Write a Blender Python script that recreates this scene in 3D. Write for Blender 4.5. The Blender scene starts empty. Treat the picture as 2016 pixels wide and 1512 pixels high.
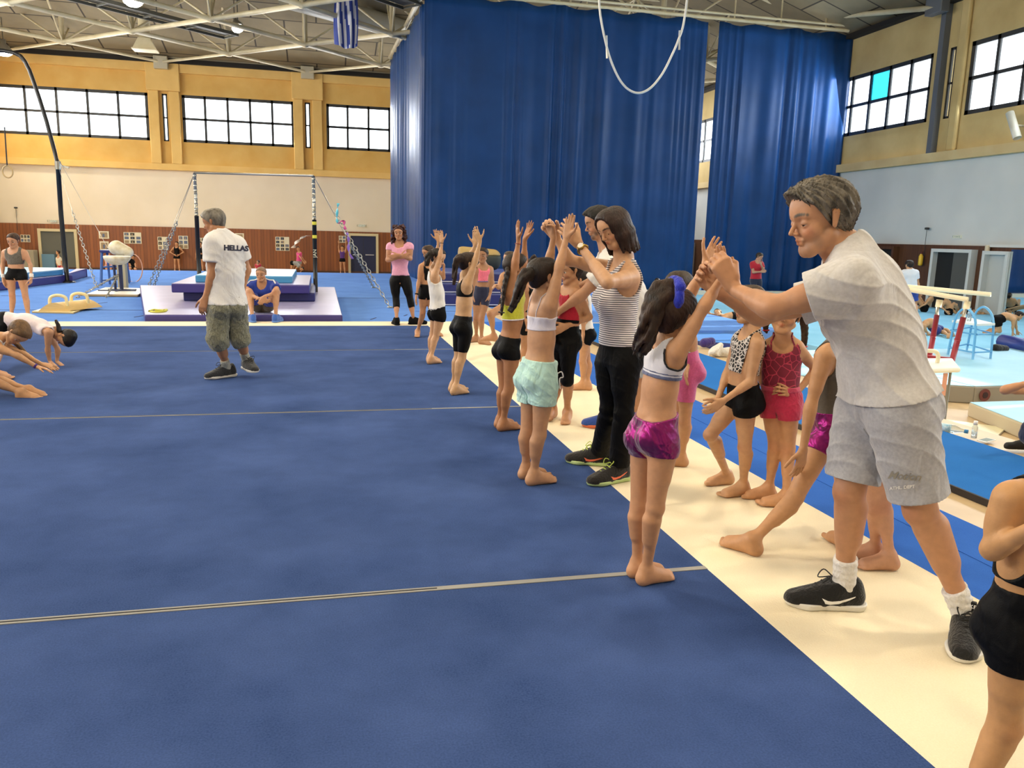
import bpy, bmesh, math, random
import numpy as np
from mathutils import Vector, Matrix
from mathutils.bvhtree import BVHTree
random.seed(4)
DEVINFO=''
ONLY=''
sc=bpy.context.scene
# ---------------------------------------------------------------- camera (photograph 2016 x 1512; Y runs along the mat edge, X across it)
F=1567.0
def _axes(v1=(630,456),v2=(7600,632)):
    Y=np.array([v1[0]-1008,-(v1[1]-756),-F]);Y/=np.linalg.norm(Y)
    X=np.array([v2[0]-1008,-(v2[1]-756),-F]);X-=Y*X.dot(Y);X/=np.linalg.norm(X)
    return np.array([X,Y,np.cross(X,Y)])
M=_axes();CAM=np.array([0,0,1.46])
cam=bpy.data.objects.new('camera',bpy.data.cameras.new('camera'));sc.collection.objects.link(cam)
cam.matrix_world=Matrix([[*M[0],0],[*M[1],0],[*M[2],1.46],[0,0,0,1]])
cam.data.sensor_width=36;cam.data.lens=F/2016*36;cam.data.clip_start=.05;cam.data.clip_end=300
sc.camera=cam
def ray(px,py): return M@np.array([px-1008,-(py-756),-F])/F
def gz(px,py,z=0):
    r=ray(px,py);return CAM+r*((z-CAM[2])/r[2])
def gy(px,py,Y): r=ray(px,py);return CAM+r*(Y/r[1])
def gx(px,py,X): r=ray(px,py);return CAM+r*(X/r[0])
# ---------------------------------------------------------------- world, sun, daylight, exposure
w=bpy.data.worlds.new('sky');sc.world=w;w.use_nodes=True
bg=w.node_tree.nodes['Background'];bg.inputs[0].default_value=(.86,.94,1,1);bg.inputs[1].default_value=3.2
sun=bpy.data.objects.new('sun',bpy.data.lights.new('sun','SUN'));sc.collection.objects.link(sun)
sun.data.energy=9;sun.data.angle=.01;sun.data.color=(1,.95,.86)
sun.rotation_euler=Vector((-.86,-.10,-.50)).to_track_quat('-Z','Y').to_euler()
def area(name,loc,d,sx,sy,e,col,portal=False):
    l=bpy.data.lights.new(name,'AREA');l.shape='RECTANGLE';l.size=sx;l.size_y=sy;l.energy=e;l.color=col
    o=bpy.data.objects.new(name,l);sc.collection.objects.link(o);o.location=loc;o.rotation_euler=Vector(d).to_track_quat('-Z','Y').to_euler()
    return o
vs=sc.view_settings;vs.view_transform='Standard';vs.look='None';vs.gamma=1;vs.exposure=0.85;vs.use_curve_mapping=False
sc.cycles.use_denoising=True;sc.cycles.max_bounces=6;sc.cycles.diffuse_bounces=4
# daylight entering at the windows, as soft light just inside the glass
for y0 in (-3,3.5,9.9,16.4,22.9): area('window_daylight',(18.7,y0+2.5,6.45),(-1,0,-.25),5,2,190,(.82,.92,1))
for x0 in (-12.6,-6.1,.4,6.8,13.2): area('window_daylight',(x0+2.5,40.6,6.45),(0,-1,-.25),5,2,220,(.95,.97,1))
for y0 in (1,8,15,22,29): area('window_daylight',(-13.7,y0+2.5,6.45),(1,0,-.3),5,2,330,(1,.95,.86))
# ---------------------------------------------------------------- implicit surface kit
V3=lambda *a: np.array(a,dtype=float)
def nrm(v):
    v=np.asarray(v,float); l=np.linalg.norm(v); return v/l if l>1e-9 else v
class Pr:
    """one rounded limb: capsule a-b with radii ra,rb, flattened by q along axis v"""
    def __init__(s,tag,a,b,ra,rb,k=.02,q=1.,v=None,clips=(),sub=False):
        s.tag=tag;s.a=np.array(a,float);s.b=np.array(b,float);s.ra=ra;s.rb=rb;s.k=k;s.q=q
        s.v=None if v is None else nrm(v);s.clips=list(clips);s.sub=sub
    def copy(s,inf=0.,k=None,clips=(),ra=None,rb=None):
        return Pr(s.tag,s.a,s.b,(s.ra if ra is None else ra)+inf/ (1 if s.q>=1 else (1+s.q)/2),(s.rb if rb is None else rb)+inf/(1 if s.q>=1 else (1+s.q)/2),s.k if k is None else k,s.q,s.v,list(s.clips)+list(clips),s.sub)
    def box(s,m):
        r=max(s.ra,s.rb)*max(1,s.q)+m
        return np.minimum(s.a,s.b)-r,np.maximum(s.a,s.b)+r
    def d(s,X,Y,Z):
        a=s.a.astype(np.float32);ab=(s.b-s.a).astype(np.float32)
        px=X-a[0];py=Y-a[1];pz=Z-a[2]
        if s.v is not None and abs(s.q-1)>1e-3:
            v=s.v.astype(np.float32);g=np.float32(1/s.q-1)
            t=(px*v[0]+py*v[1]+pz*v[2])*g
            px=px+t*v[0];py=py+t*v[1];pz=pz+t*v[2]
            ab=ab+(ab@v)*g*v
        L=float(ab@ab)
        if L<1e-10: t=np.zeros(np.broadcast(px,py,pz).shape,np.float32)
        else: t=np.clip((px*ab[0]+py*ab[1]+pz*ab[2])/L,0,1)
        cx=px-t*ab[0];cy=py-t*ab[1];cz=pz-t*ab[2]
        l=np.sqrt(cx*cx+cy*cy+cz*cz)+1e-6
        d=l-(s.ra+(s.rb-s.ra)*t)
        if s.v is not None and abs(s.q-1)>1e-3:
            g=np.float32(1/s.q-1);t2=(cx*v[0]+cy*v[1]+cz*v[2])*g
            nx=cx+t2*v[0];ny=cy+t2*v[1];nz=cz+t2*v[2]
            d=d*l/(np.sqrt(nx*nx+ny*ny+nz*nz)+1e-6)
        for p,n in s.clips:
            d=np.maximum(d,(X-np.float32(p[0]))*np.float32(n[0])+(Y-np.float32(p[1]))*np.float32(n[1])+(Z-np.float32(p[2]))*np.float32(n[2]))
        return d
def field(prims,lo,hi,res,clips=(),holes=(),disp=None):
    n=np.maximum(np.ceil((hi-lo)/res).astype(int)+1,3)
    ax=[(lo[i]+res*np.arange(n[i])).astype(np.float32) for i in range(3)]
    D=np.full(n,.5,np.float32)
    for p in prims:
        m=p.k+2*res
        bl,bh=p.box(m)
        i0=np.clip(np.floor((bl-lo)/res).astype(int),0,n);i1=np.clip(np.ceil((bh-lo)/res).astype(int)+1,0,n)
        if (i1<=i0).any(): continue
        sl=tuple(slice(i0[i],i1[i]) for i in range(3))
        X,Y,Z=ax[0][sl[0]][:,None,None],ax[1][sl[1]][None,:,None],ax[2][sl[2]][None,None,:]
        d=p.d(X,Y,Z); o=D[sl]
        if p.sub:
            h=np.maximum(p.k-np.abs(o+d),0)/max(p.k,1e-6); D[sl]=np.maximum(o,-d)+h*h*p.k*.25
        else:
            h=np.maximum(p.k-np.abs(o-d),0)/max(p.k,1e-6); D[sl]=np.minimum(o,d)-h*h*p.k*.25
    X,Y,Z=ax[0][:,None,None],ax[1][None,:,None],ax[2][None,None,:]
    for h in holes:
        D=np.maximum(D,-h.d(X,Y,Z))
    for p,nn in clips:
        D=np.maximum(D,(X-np.float32(p[0]))*np.float32(nn[0])+(Y-np.float32(p[1]))*np.float32(nn[1])+(Z-np.float32(p[2]))*np.float32(nn[2]))
    if disp is not None: D=D-disp(X,Y,Z).astype(np.float32)
    return D
def nets(D,lo,res):
    s=D<0
    n=D.shape
    c=np.zeros((n[0]-1,n[1]-1,n[2]-1),np.uint8)
    for i in (0,1):
        for j in (0,1):
            for k in (0,1): c+=s[i:n[0]-1+i,j:n[1]-1+j,k:n[2]-1+k]
    act=(c>0)&(c<8)
    idx=np.argwhere(act)
    if len(idx)==0: return np.zeros((0,3)),np.zeros((0,4),int)
    idm=np.full(act.shape,-1,np.int32);idm[act]=np.arange(len(idx))
    acc=np.zeros((len(idx),3),np.float64);cnt=np.zeros(len(idx))
    cv={}
    I,J,K=idx.T
    for i in (0,1):
        for j in (0,1):
            for k in (0,1): cv[i,j,k]=D[I+i,J+j,K+k]
    for (a,b) in [((0,0,0),(1,0,0)),((0,1,0),(1,1,0)),((0,0,1),(1,0,1)),((0,1,1),(1,1,1)),
                  ((0,0,0),(0,1,0)),((1,0,0),(1,1,0)),((0,0,1),(0,1,1)),((1,0,1),(1,1,1)),
                  ((0,0,0),(0,0,1)),((1,0,0),(1,0,1)),((0,1,0),(0,1,1)),((1,1,0),(1,1,1))]:
        da,db=cv[a],cv[b];m=(da<0)!=(db<0)
        t=np.where(m,da/np.where(m,da-db,1),0)
        for x in range(3): acc[:,x]+=np.where(m,a[x]+(b[x]-a[x])*t,0)
        cnt+=m
    P=(idx+acc/cnt[:,None])*res+lo
    Q=[]
    for ax_ in range(3):
        o=[x for x in range(3) if x!=ax_]
        sl0=[slice(None)]*3;sl1=[slice(None)]*3;sl0[ax_]=slice(0,-1);sl1[ax_]=slice(1,None)
        e=s[tuple(sl0)]!=s[tuple(sl1)]
        ii=np.argwhere(e)
        ii=ii[(ii[:,o[0]]>0)&(ii[:,o[1]]>0)&(ii[:,o[0]]<n[o[0]]-1)&(ii[:,o[1]]<n[o[1]]-1)]
        if not len(ii): continue
        ins=s[tuple(ii.T)]
        def g(da,db):
            q=ii.copy();q[:,o[0]]-=da;q[:,o[1]]-=db;return idm[tuple(q.T)]
        q=np.stack([g(1,1),g(0,1),g(0,0),g(1,0)],1)
        flip=ins if ax_!=1 else ~ins
        q[~flip]=q[~flip][:,::-1]
        Q.append(q)
    Q=np.concatenate(Q) if Q else np.zeros((0,4),int)
    Q=Q[(Q>=0).all(1)]
    return P,Q
def surf(prims,res,fine=(),resf=.003,clips=(),holes=(),disp=None,pad=0):
    """whole surface at res, boxes `fine` at resf (same field, so they meet)"""
    los,his=zip(*[p.box(p.k*.5+pad) for p in prims if not p.sub])
    lo=np.min(los,0)-res*2;hi=np.max(his,0)+res*2
    P,Q=nets(field(prims,lo,hi,res,clips,holes,disp),lo,res)
    fine=[(np.maximum(a,lo),np.minimum(b,hi)) for a,b in fine]
    fine=[(a,b) for a,b in fine if (b-a>res*3).all()]
    for a,b in fine:
        c=P[Q].mean(1);ins=((c>a+res*1.2)&(c<b-res*1.2)).all(1)
        Q=Q[~ins]
    Ps=[P];Qs=[Q];o=len(P)
    for a,b in fine:
        p,q=nets(field(prims,a,b,resf,clips,holes,disp),a,resf)
        Ps.append(p);Qs.append(q+o);o+=len(p)
    P=np.concatenate(Ps);Q=np.concatenate(Qs)
    used=np.unique(Q);mp=np.full(len(P),-1);mp[used]=np.arange(len(used))
    return P[used],mp[Q]
# ---------------------------------------------------------------- objects, materials
def tag(o,label=None,cat=None,group=None,kind=None):
    if label: o['label']=label
    if cat: o['category']=cat
    if group: o['group']=group
    if kind: o['kind']=kind
    return o
def mesh(name,P,Q,mat,parent=None,origin=None,col=None,smooth=True,mats=None,mi=None):
    """link verts/faces (world coordinates) as one object; origin = where its own origin stands"""
    P=np.asarray(P,float)
    o0=np.array(origin if origin is not None else (root_loc(parent) if parent is not None else (0,0,0)),float)
    me=bpy.data.meshes.new(name)
    Q=np.asarray(Q) if not isinstance(Q,list) else Q
    if isinstance(Q,np.ndarray) and len(Q):
        k=Q.shape[1]
        me.vertices.add(len(P));me.vertices.foreach_set('co',(P-o0).astype(np.float32).ravel())
        me.loops.add(Q.size);me.loops.foreach_set('vertex_index',Q.astype(np.int32).ravel())
        me.polygons.add(len(Q));me.polygons.foreach_set('loop_start',np.arange(0,Q.size,k,dtype=np.int32))
        me.update(calc_edges=True);me.validate()
    else:
        me.from_pydata([tuple(p-o0) for p in P],[],[tuple(q) for q in Q]);me.update()
    if smooth: me.polygons.foreach_set('use_smooth',[True]*len(me.polygons))
    if col is not None:
        ca=me.color_attributes.new('Col','FLOAT_COLOR','POINT')
        c=np.ones((len(P),4),np.float32);c[:,:3]=col;ca.data.foreach_set('color',c.ravel())
    for m in (mats or [mat]): me.materials.append(m)
    if mi is not None: me.polygons.foreach_set('material_index',mi)
    o=bpy.data.objects.new(name,me);bpy.context.scene.collection.objects.link(o)
    if parent is not None:
        o.parent=parent;o.location=o0-root_loc(parent);
    else: o.location=o0
    return o
_rl={}
def root_loc(o):
    l=np.array(o.location,float)
    while o.parent is not None: o=o.parent;l=l+np.array(o.location,float)
    return l
def empty(name,loc,label=None,cat=None,group=None):
    o=bpy.data.objects.new(name,None);bpy.context.scene.collection.objects.link(o);o.location=tuple(loc)
    o.empty_display_size=.1
    return tag(o,label,cat,group)
class MB:
    """collects boxes, tubes, prisms; build() links them as one mesh"""
    def __init__(s): s.v=[];s.f=[]
    def add(s,v,f):
        o=len(s.v);s.v+= [tuple(map(float,x)) for x in v];s.f+=[tuple(i+o for i in q) for q in f];return s
    def box(s,lo,hi,R=None,c=None):
        v=[(x,y,z) for x in (lo[0],hi[0]) for y in (lo[1],hi[1]) for z in (lo[2],hi[2])]
        if R is not None: v=[tuple(np.array(c)+R@(np.array(p)-np.array(c))) for p in v]
        return s.add(v,[(0,1,3,2),(4,6,7,5),(0,4,5,1),(2,3,7,6),(0,2,6,4),(1,5,7,3)])
    def hull8(s,b,t):
        """bottom ring of 4, top ring of 4"""
        return s.add(list(b)+list(t),[(3,2,1,0),(4,5,6,7),(0,1,5,4),(1,2,6,5),(2,3,7,6),(3,0,4,7)])
    def bar(s,a,b,w,h=None,up=(0,0,1)):
        a=np.array(a,float);b=np.array(b,float);h=h or w
        d=nrm(b-a);x=np.cross(d,up)
        if np.linalg.norm(x)<1e-3: x=np.cross(d,(1,0,0))
        x=nrm(x)*w/2;y=nrm(np.cross(x,d))*h/2
        return s.hull8([a-x-y,a+x-y,a+x+y,a-x+y],[b-x-y,b+x-y,b+x+y,b-x+y])
    def tube(s,pts,r,n=8,close=False):
        pts=[np.array(p,float) for p in pts];m=len(pts)
        rs=r if isinstance(r,(list,tuple,np.ndarray)) else [r]*m
        o=len(s.v);pu=None
        for i,p in enumerate(pts):
            d=nrm((pts[(i+1)%m] if (close or i<m-1) else p)-(pts[i-1] if (close or i>0) else p))
            if pu is None:
                pu=np.cross(d,(0,0,1));pu=np.cross(d,(1,0,0)) if np.linalg.norm(pu)<.1 else pu
            pu=nrm(pu-d*pu.dot(d));w=np.cross(d,pu)
            for k in range(n):
                a=2*math.pi*k/n;s.v.append(tuple(p+rs[i]*(math.cos(a)*pu+math.sin(a)*w)))
        for i in range(m if close else m-1):
            a=o+i*n;b=o+((i+1)%m)*n
            for k in range(n):
                k2=(k+1)%n;s.f.append((a+k,b+k,b+k2,a+k2)[::-1])
        if not close:
            s.f.append(tuple(o+k for k in range(n)));s.f.append(tuple(o+(m-1)*n+k for k in range(n))[::-1])
        return s
    def lathe(s,c,prof,n=20,ax=(0,0,1)):
        c=np.array(c,float);z=nrm(ax);x=np.cross(z,(1,0,0));x=np.cross(z,(0,1,0)) if np.linalg.norm(x)<.1 else x;x=nrm(x);y=np.cross(z,x)
        o=len(s.v);m=len(prof)
        for r,h in prof:
            for k in range(n):
                a=2*math.pi*k/n;s.v.append(tuple(c+z*h+r*(math.cos(a)*x+math.sin(a)*y)))
        for i in range(m-1):
            for k in range(n):
                k2=(k+1)%n;s.f.append((o+i*n+k,o+i*n+k2,o+(i+1)*n+k2,o+(i+1)*n+k))
        if prof[0][0]>1e-4: s.f.append(tuple(o+k for k in range(n))[::-1])
        if prof[-1][0]>1e-4: s.f.append(tuple(o+(m-1)*n+k for k in range(n)))
        return s
    def build(s,name,mat,parent=None,origin=None,smooth=False,bevel=0):
        if origin is None and parent is None:
            v=np.array(s.v);origin=((v[:,0].min()+v[:,0].max())/2,(v[:,1].min()+v[:,1].max())/2,v[:,2].min())
        o=mesh(name,s.v,s.f,mat,parent,origin,smooth=smooth)
        if bevel:
            m=o.modifiers.new('Bevel','BEVEL');m.width=bevel;m.segments=2;m.limit_method='ANGLE'
        return o
def _nodes(name):
    m=bpy.data.materials.new(name);m.use_nodes=True;nt=m.node_tree
    return m,nt,nt.nodes['Principled BSDF']
def srgb(h):
    c=[int(h[i:i+2],16)/255 for i in (0,2,4)]
    return tuple(x/12.92 if x<=.04045 else ((x+.055)/1.055)**2.4 for x in c)
_mc={}
def mat(name,c,rough=.6,metal=0,noise=0,nscale=20,bump=0,bscale=60,emit=0,sheen=0,spec=.5,c2=None,stretch=(1,1,1),trans=0,alpha=1,coat=0,detail=3):
    """plain procedural material: colour pair mixed by noise, optional bump"""
    if name in _mc: return _mc[name]
    m,nt,b=_nodes(name);N=nt.nodes;L=nt.links
    if isinstance(c,str): c=srgb(c)
    if isinstance(c2,str): c2=srgb(c2)
    b.inputs['Base Color'].default_value=(*c,1)
    b.inputs['Roughness'].default_value=rough;b.inputs['Metallic'].default_value=metal
    b.inputs['Specular IOR Level'].default_value=spec
    if sheen: b.inputs['Sheen Weight'].default_value=sheen
    if coat: b.inputs['Coat Weight'].default_value=coat
    if trans: b.inputs['Transmission Weight'].default_value=trans
    if alpha<1: b.inputs['Alpha'].default_value=alpha
    tc=N.new('ShaderNodeTexCoord');mp=N.new('ShaderNodeMapping');mp.inputs['Scale'].default_value=stretch
    L.new(tc.outputs['Object'],mp.inputs[0])
    if noise or c2:
        nz=N.new('ShaderNodeTexNoise');nz.inputs['Scale'].default_value=nscale;nz.inputs['Detail'].default_value=detail
        L.new(mp.outputs[0],nz.inputs[0])
        r=N.new('ShaderNodeValToRGB');r.color_ramp.elements[0].position=.3;r.color_ramp.elements[1].position=.7
        d=c2 or tuple(x*(1-noise) for x in c)
        r.color_ramp.elements[0].color=(*d,1);r.color_ramp.elements[1].color=(*c,1)
        L.new(nz.outputs[0],r.inputs[0]);L.new(r.outputs[0],b.inputs['Base Color'])
    if bump:
        nb=N.new('ShaderNodeTexNoise');nb.inputs['Scale'].default_value=bscale;nb.inputs['Detail'].default_value=4
        L.new(mp.outputs[0],nb.inputs[0])
        bm=N.new('ShaderNodeBump');bm.inputs['Strength'].default_value=bump;bm.inputs['Distance'].default_value=.01
        L.new(nb.outputs[0],bm.inputs['Height']);L.new(bm.outputs[0],b.inputs['Normal'])
    if emit:
        b.inputs['Emission Color'].default_value=(*c,1);b.inputs['Emission Strength'].default_value=emit
    _mc[name]=m
    return m
def fabric(name,c,sheen=.3,wr=.35,ws=9,rough=.85,c2=None,stretch=(1,1,.6),metal=0,noise=.18):
    """cloth: fine weave plus soft folds in the bump"""
    if name in _mc: return _mc[name]
    if isinstance(c,str): c=srgb(c)
    m=mat(name,c,rough=rough,noise=noise,nscale=90,c2=c2,metal=metal,sheen=sheen,spec=.3);nt=m.node_tree;N=nt.nodes;L=nt.links;b=N['Principled BSDF']
    tc=[n for n in N if n.type=='TEX_COORD'][0]
    mp=N.new('ShaderNodeMapping');mp.inputs['Scale'].default_value=stretch;L.new(tc.outputs['Object'],mp.inputs[0])
    a=N.new('ShaderNodeTexNoise');a.inputs['Scale'].default_value=ws;a.inputs['Detail'].default_value=2;a.inputs['Distortion'].default_value=1.2
    w=N.new('ShaderNodeTexNoise');w.inputs['Scale'].default_value=420
    L.new(mp.outputs[0],a.inputs[0]);L.new(tc.outputs['Object'],w.inputs[0])
    b1=N.new('ShaderNodeBump');b1.inputs['Strength'].default_value=wr;b1.inputs['Distance'].default_value=.035
    b2=N.new('ShaderNodeBump');b2.inputs['Strength'].default_value=.25;b2.inputs['Distance'].default_value=.002
    L.new(a.outputs[0],b1.inputs['Height']);L.new(w.outputs[0],b2.inputs['Height']);L.new(b1.outputs[0],b2.inputs['Normal']);L.new(b2.outputs[0],b.inputs['Normal'])
    return m
def colmat(name,rough,nz=.12,scale=35,bump=.12,spec=.4,sss=0):
    """colour comes with the vertices (skin, eyes)"""
    m,nt,b=_nodes(name);N=nt.nodes;L=nt.links
    at=N.new('ShaderNodeAttribute');at.attribute_name='Col'
    tc=N.new('ShaderNodeTexCoord');n=N.new('ShaderNodeTexNoise');n.inputs['Scale'].default_value=scale;n.inputs['Detail'].default_value=5
    L.new(tc.outputs['Object'],n.inputs[0])
    r=N.new('ShaderNodeMapRange');r.inputs['From Min'].default_value=.3;r.inputs['From Max'].default_value=.7;r.inputs['To Min'].default_value=1-nz;r.inputs['To Max'].default_value=1+nz*.4
    L.new(n.outputs[0],r.inputs[0])
    mx=N.new('ShaderNodeVectorMath');mx.operation='SCALE';L.new(at.outputs['Color'],mx.inputs[0]);L.new(r.outputs[0],mx.inputs['Scale'])
    L.new(mx.outputs[0],b.inputs['Base Color'])
    n2=N.new('ShaderNodeTexNoise');n2.inputs['Scale'].default_value=scale*6;L.new(tc.outputs['Object'],n2.inputs[0])
    bm=N.new('ShaderNodeBump');bm.inputs['Strength'].default_value=bump;bm.inputs['Distance'].default_value=.003
    L.new(n2.outputs[0],bm.inputs['Height']);L.new(bm.outputs[0],b.inputs['Normal'])
    b.inputs['Roughness'].default_value=rough;b.inputs['Specular IOR Level'].default_value=spec
    if sss:
        b.inputs['Subsurface Weight'].default_value=sss;b.inputs['Subsurface Radius'].default_value=(.012,.005,.002);b.inputs['Subsurface Scale'].default_value=1
    return m
def hairmat(name,c,c2,rough=.42):
    if name in _mc: return _mc[name]
    m=mat(name,c,rough=.5,c2=c2,nscale=26,detail=8,spec=.32,stretch=(1,1,.35));nt=m.node_tree;N=nt.nodes;L=nt.links;b=N['Principled BSDF']
    tc=[n for n in N if n.type=='TEX_COORD'][0]
    a=N.new('ShaderNodeTexNoise');a.inputs['Scale'].default_value=160;a.inputs['Detail'].default_value=3
    mp=N.new('ShaderNodeMapping');mp.inputs['Scale'].default_value=(1,1,.12);L.new(tc.outputs['Object'],mp.inputs[0]);L.new(mp.outputs[0],a.inputs[0])
    b1=N.new('ShaderNodeBump');b1.inputs['Strength'].default_value=.7;b1.inputs['Distance'].default_value=.006
    L.new(a.outputs[0],b1.inputs['Height']);L.new(b1.outputs[0],b.inputs['Normal'])
    return m
# ---------------------------------------------------------------- people
FH=nrm(V3(*(M@V3(0,0,-1)))*V3(1,1,0)); RH=V3(FH[1],-FH[0],0)     # camera-horizontal away / right
def cdir(v): return nrm(RH*v[0]+FH*v[1]+V3(0,0,1)*v[2])
def depth(p): return float((np.asarray(p)-CAM)@FH)
def at_depth(px,py,D):
    r=ray(px,py);return CAM+r*(D/(r@FH))
SKIN=colmat('skin',.5,nz=.1,sss=.0)
EYE=colmat('eyeball',.15,nz=0,bump=0)
def rot(v,ax,a):
    ax=nrm(ax);v=np.asarray(v,float);return v*math.cos(a)+np.cross(ax,v)*math.sin(a)+ax*(ax@v)*(1-math.cos(a))
def orth(a,b):
    a=np.asarray(a,float);b=nrm(b);return nrm(a-b*(a@b))
def hand(W,d,n,t,L,curl=.25,spread=.25,th=(.6,.3)):
    """W wrist, d finger direction, n way the palm faces, t thumb side"""
    d=nrm(d);t=orth(t,d);n=orth(orth(n,d),t)
    P=[];cu=curl if isinstance(curl,(list,tuple)) else [curl]*4
    for i,(off,ln,pl) in enumerate([(.155,.44,.50),(.052,.48,.52),(-.052,.45,.50),(-.15,.36,.46)]):
        kn=W+d*L*pl+t*off*L-n*.02*L
        P.append(Pr('hand',W+t*off*.5*L+d*.05*L,kn,.085*L,.062*L,k=.05*L*1.6))
        fd=nrm(d+t*spread*off*1.5);a=0;p=kn;r=.053*L*(1 if i<3 else .88)
        for s,(seg,cc) in enumerate([(.44,.9),(.31,1.25),(.25,.8)]):
            a+=cu[i]*cc;q=p+(fd*math.cos(a)+n*math.sin(a))*ln*seg*L
            P.append(Pr('hand',p,q,r,r*.9,k=.018*L+.001));p=q;r*=.9
    b=W+d*.16*L+t*.13*L;m=b+nrm(d*.75+t*(.4+th[0]*.6)+n*.25)*.26*L;m2=m+nrm(d*(1-th[1]*.6)+t*th[0]*.8+n*th[1])*.2*L;m3=m2+nrm(d*(1-th[1])+t*th[0]*.4+n*th[1]*1.2)*.16*L
    P+=[Pr('hand',b,m,.085*L,.065*L,k=.07*L),Pr('hand',m,m2,.06*L,.052*L,k=.02*L),Pr('hand',m2,m3,.052*L,.044*L,k=.02*L)]
    return P
def foot(A,fd,h,gz_,side,lift=0,toes=True):
    """bare foot: A ankle, fd way it points, side = vector to the big-toe side"""
    f=nrm(fd);up=nrm(V3(0,0,1)-f*f[2]);s=orth(side,f)
    hl=A-up*.026*h-f*.012*h
    ball=hl+f*.098*h-up*.006*h
    P=[Pr('foot',A,hl,.021*h,.0215*h,k=.02*h),Pr('foot',hl,ball+s*.011*h,.0205*h,.0150*h,k=.016*h),Pr('foot',hl,ball-s*.012*h,.0195*h,.0125*h,k=.016*h),
       Pr('foot',A+f*.008*h,ball+s*.004*h+up*.004*h,.0205*h,.0125*h,k=.03*h)]
    if toes:
        for i,(o,l,r) in enumerate([(.021,.040,.0095),(.008,.038,.0070),(-.003,.033,.0066),(-.013,.027,.0062),(-.022,.020,.0058)]):
            b=ball+s*o*h*.95-up*.004*h;P.append(Pr('foot',b-f*.012*h,b+f*l*h*.8-up*(.009*h-r*h+.0)*.6,r*h*1.1,r*h,k=.004*h))
    return P
def spots(P,base,sp):
    c=np.tile(np.array(base,float),(len(P),1))
    for ctr,rad,colr,soft in sp:
        d=np.linalg.norm(P-ctr,axis=1);w=np.clip((rad-d)/(rad*soft+1e-9),0,1)[:,None]
        c=c*(1-w)+np.array(colr)*w
    return c
def person(label,h,base,J,face,fw,z=0.,skin='b98563',hair=None,clothes=(),hh=None,bulk=1.,adult=False,fem=False,shoes=None,
           handA={},handB={},hup=None,extras=(),group=None,eyes=True,beard=None,gaze=None,chest=1.,hip=1.,lod=1.,info='',waist=1.,barefoot=True,lids=0.):
    u=h;B0=gz(base[0],base[1],z);D0=depth(B0)
    Pt={}
    nom={'EA':('SA',.175),'EB':('SB',.175),'WA':('EA',.150),'WB':('EB',.150),'KA':('HA',.235),'KB':('HB',.235)}
    order=['P','N','C','H','SA','SB','HA','HB','EA','EB','WA','WB','KA','KB','AA','AB','TA','TB']
    for k in order:
        if k not in J: continue
        e=J[k];dd=e[2] if len(e)>2 else None
        if dd is None:
            if k[0]=='A': Pt[k]=gz(e[0],e[1],z+.048*h)
            elif k[0]=='T': Pt[k]=gz(e[0],e[1],z+.008*h)
            else: Pt[k]=at_depth(e[0],e[1],D0)
        elif isinstance(dd,str):
            par,ln=nom[k];p0=Pt[par];r=ray(e[0],e[1]);r=r/np.linalg.norm(r);w=p0-CAM
            b=w@r;c=w@w-(ln*h)**2;disc=b*b-c
            t=b if disc<0 else (b+math.sqrt(disc) if dd=='+' else b-math.sqrt(disc));Pt[k]=CAM+r*t
        else: Pt[k]=at_depth(e[0],e[1],D0+dd)
    fwv=cdir(fw);up0=nrm(Pt['N']-Pt['P'])
    side=nrm(np.cross(fwv,up0))          # person's right
    for s in 'AB':
        sg=None
    def sidesgn(s,):  # which side is A: compare with given pixel offset, else camera-near
        return 1
    if 'HA' not in Pt or 'HB' not in Pt:
        near=side if side@FH<0 else -side
        Pt['HA']=Pt['P']+near*.052*h*hip;Pt['HB']=Pt['P']-near*.052*h*hip
    if 'SA' not in Pt:
        near=side if side@FH<0 else -side
        Pt['SA']=Pt['N']+near*.105*h;Pt['SB']=Pt['N']-near*.105*h
    if DEVINFO:
        def L(a,b): return '%s%s %.3f'%(a,b,np.linalg.norm(Pt[a]-Pt[b])/h) if a in Pt and b in Pt else ''
        print('BONES',info or label[:24],'D%.2f'%D0,L('P','N'),L('N','H'),L('SA','SB'),L('SA','EA'),L('EA','WA'),L('SB','EB'),L('EB','WB'),L('HA','KA'),L('KA','AA'),L('HB','KB'),L('KB','AB'))
    rs=min(.02,max(.0055,.0019*D0))*lod;rf=min(.0085,max(.0026,.0011*D0))*lod
    lb=bulk;kd=1 if adult else .9
    P_,N_=Pt['P'],Pt['N'];C_=Pt.get('C',P_+(N_-P_)*.62);HD=Pt['H'];hhh=hh or (.132*h if adult else .150*h)
    wS=nrm(Pt['SA']-Pt['SB']);wH=nrm(Pt['HA']-Pt['HB'])
    upc=nrm(N_-C_);upp=nrm(C_-P_)
    fc=orth(fwv,upc);fc=orth(fc,orth(wS,upc)) if abs(wS@upc)<.9 else fc
    fp=orth(fwv,upp);fp=orth(fp,orth(wH,upp))
    pr=[]
    A=pr.append
    # torso
    A(Pr('pelvis',P_-upp*.012*h,P_+upp*.040*h,.074*h*lb*hip,.070*h*lb*hip*(.94 if fem else 1),k=.03*h,q=.74,v=fp))
    A(Pr('belly',P_+upp*.055*h,C_-upp*.01*h,(.062 if fem or not adult else .070)*h*lb*waist,.066*h*lb*waist,k=.035*h,q=.74,v=nrm(fp+fc)))
    A(Pr('chest',C_-upc*.01*h,C_+(N_-C_)*.50,(.074 if adult else .070)*h*lb*chest,(.078 if adult else .073)*h*lb*chest,k=.03*h,q=.70,v=fc))
    A(Pr('chest',Pt['SA']*.72+N_*.28-upc*.035*h,Pt['SB']*.72+N_*.28-upc*.035*h,.036*h*lb,.036*h*lb,k=.035*h))
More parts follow.
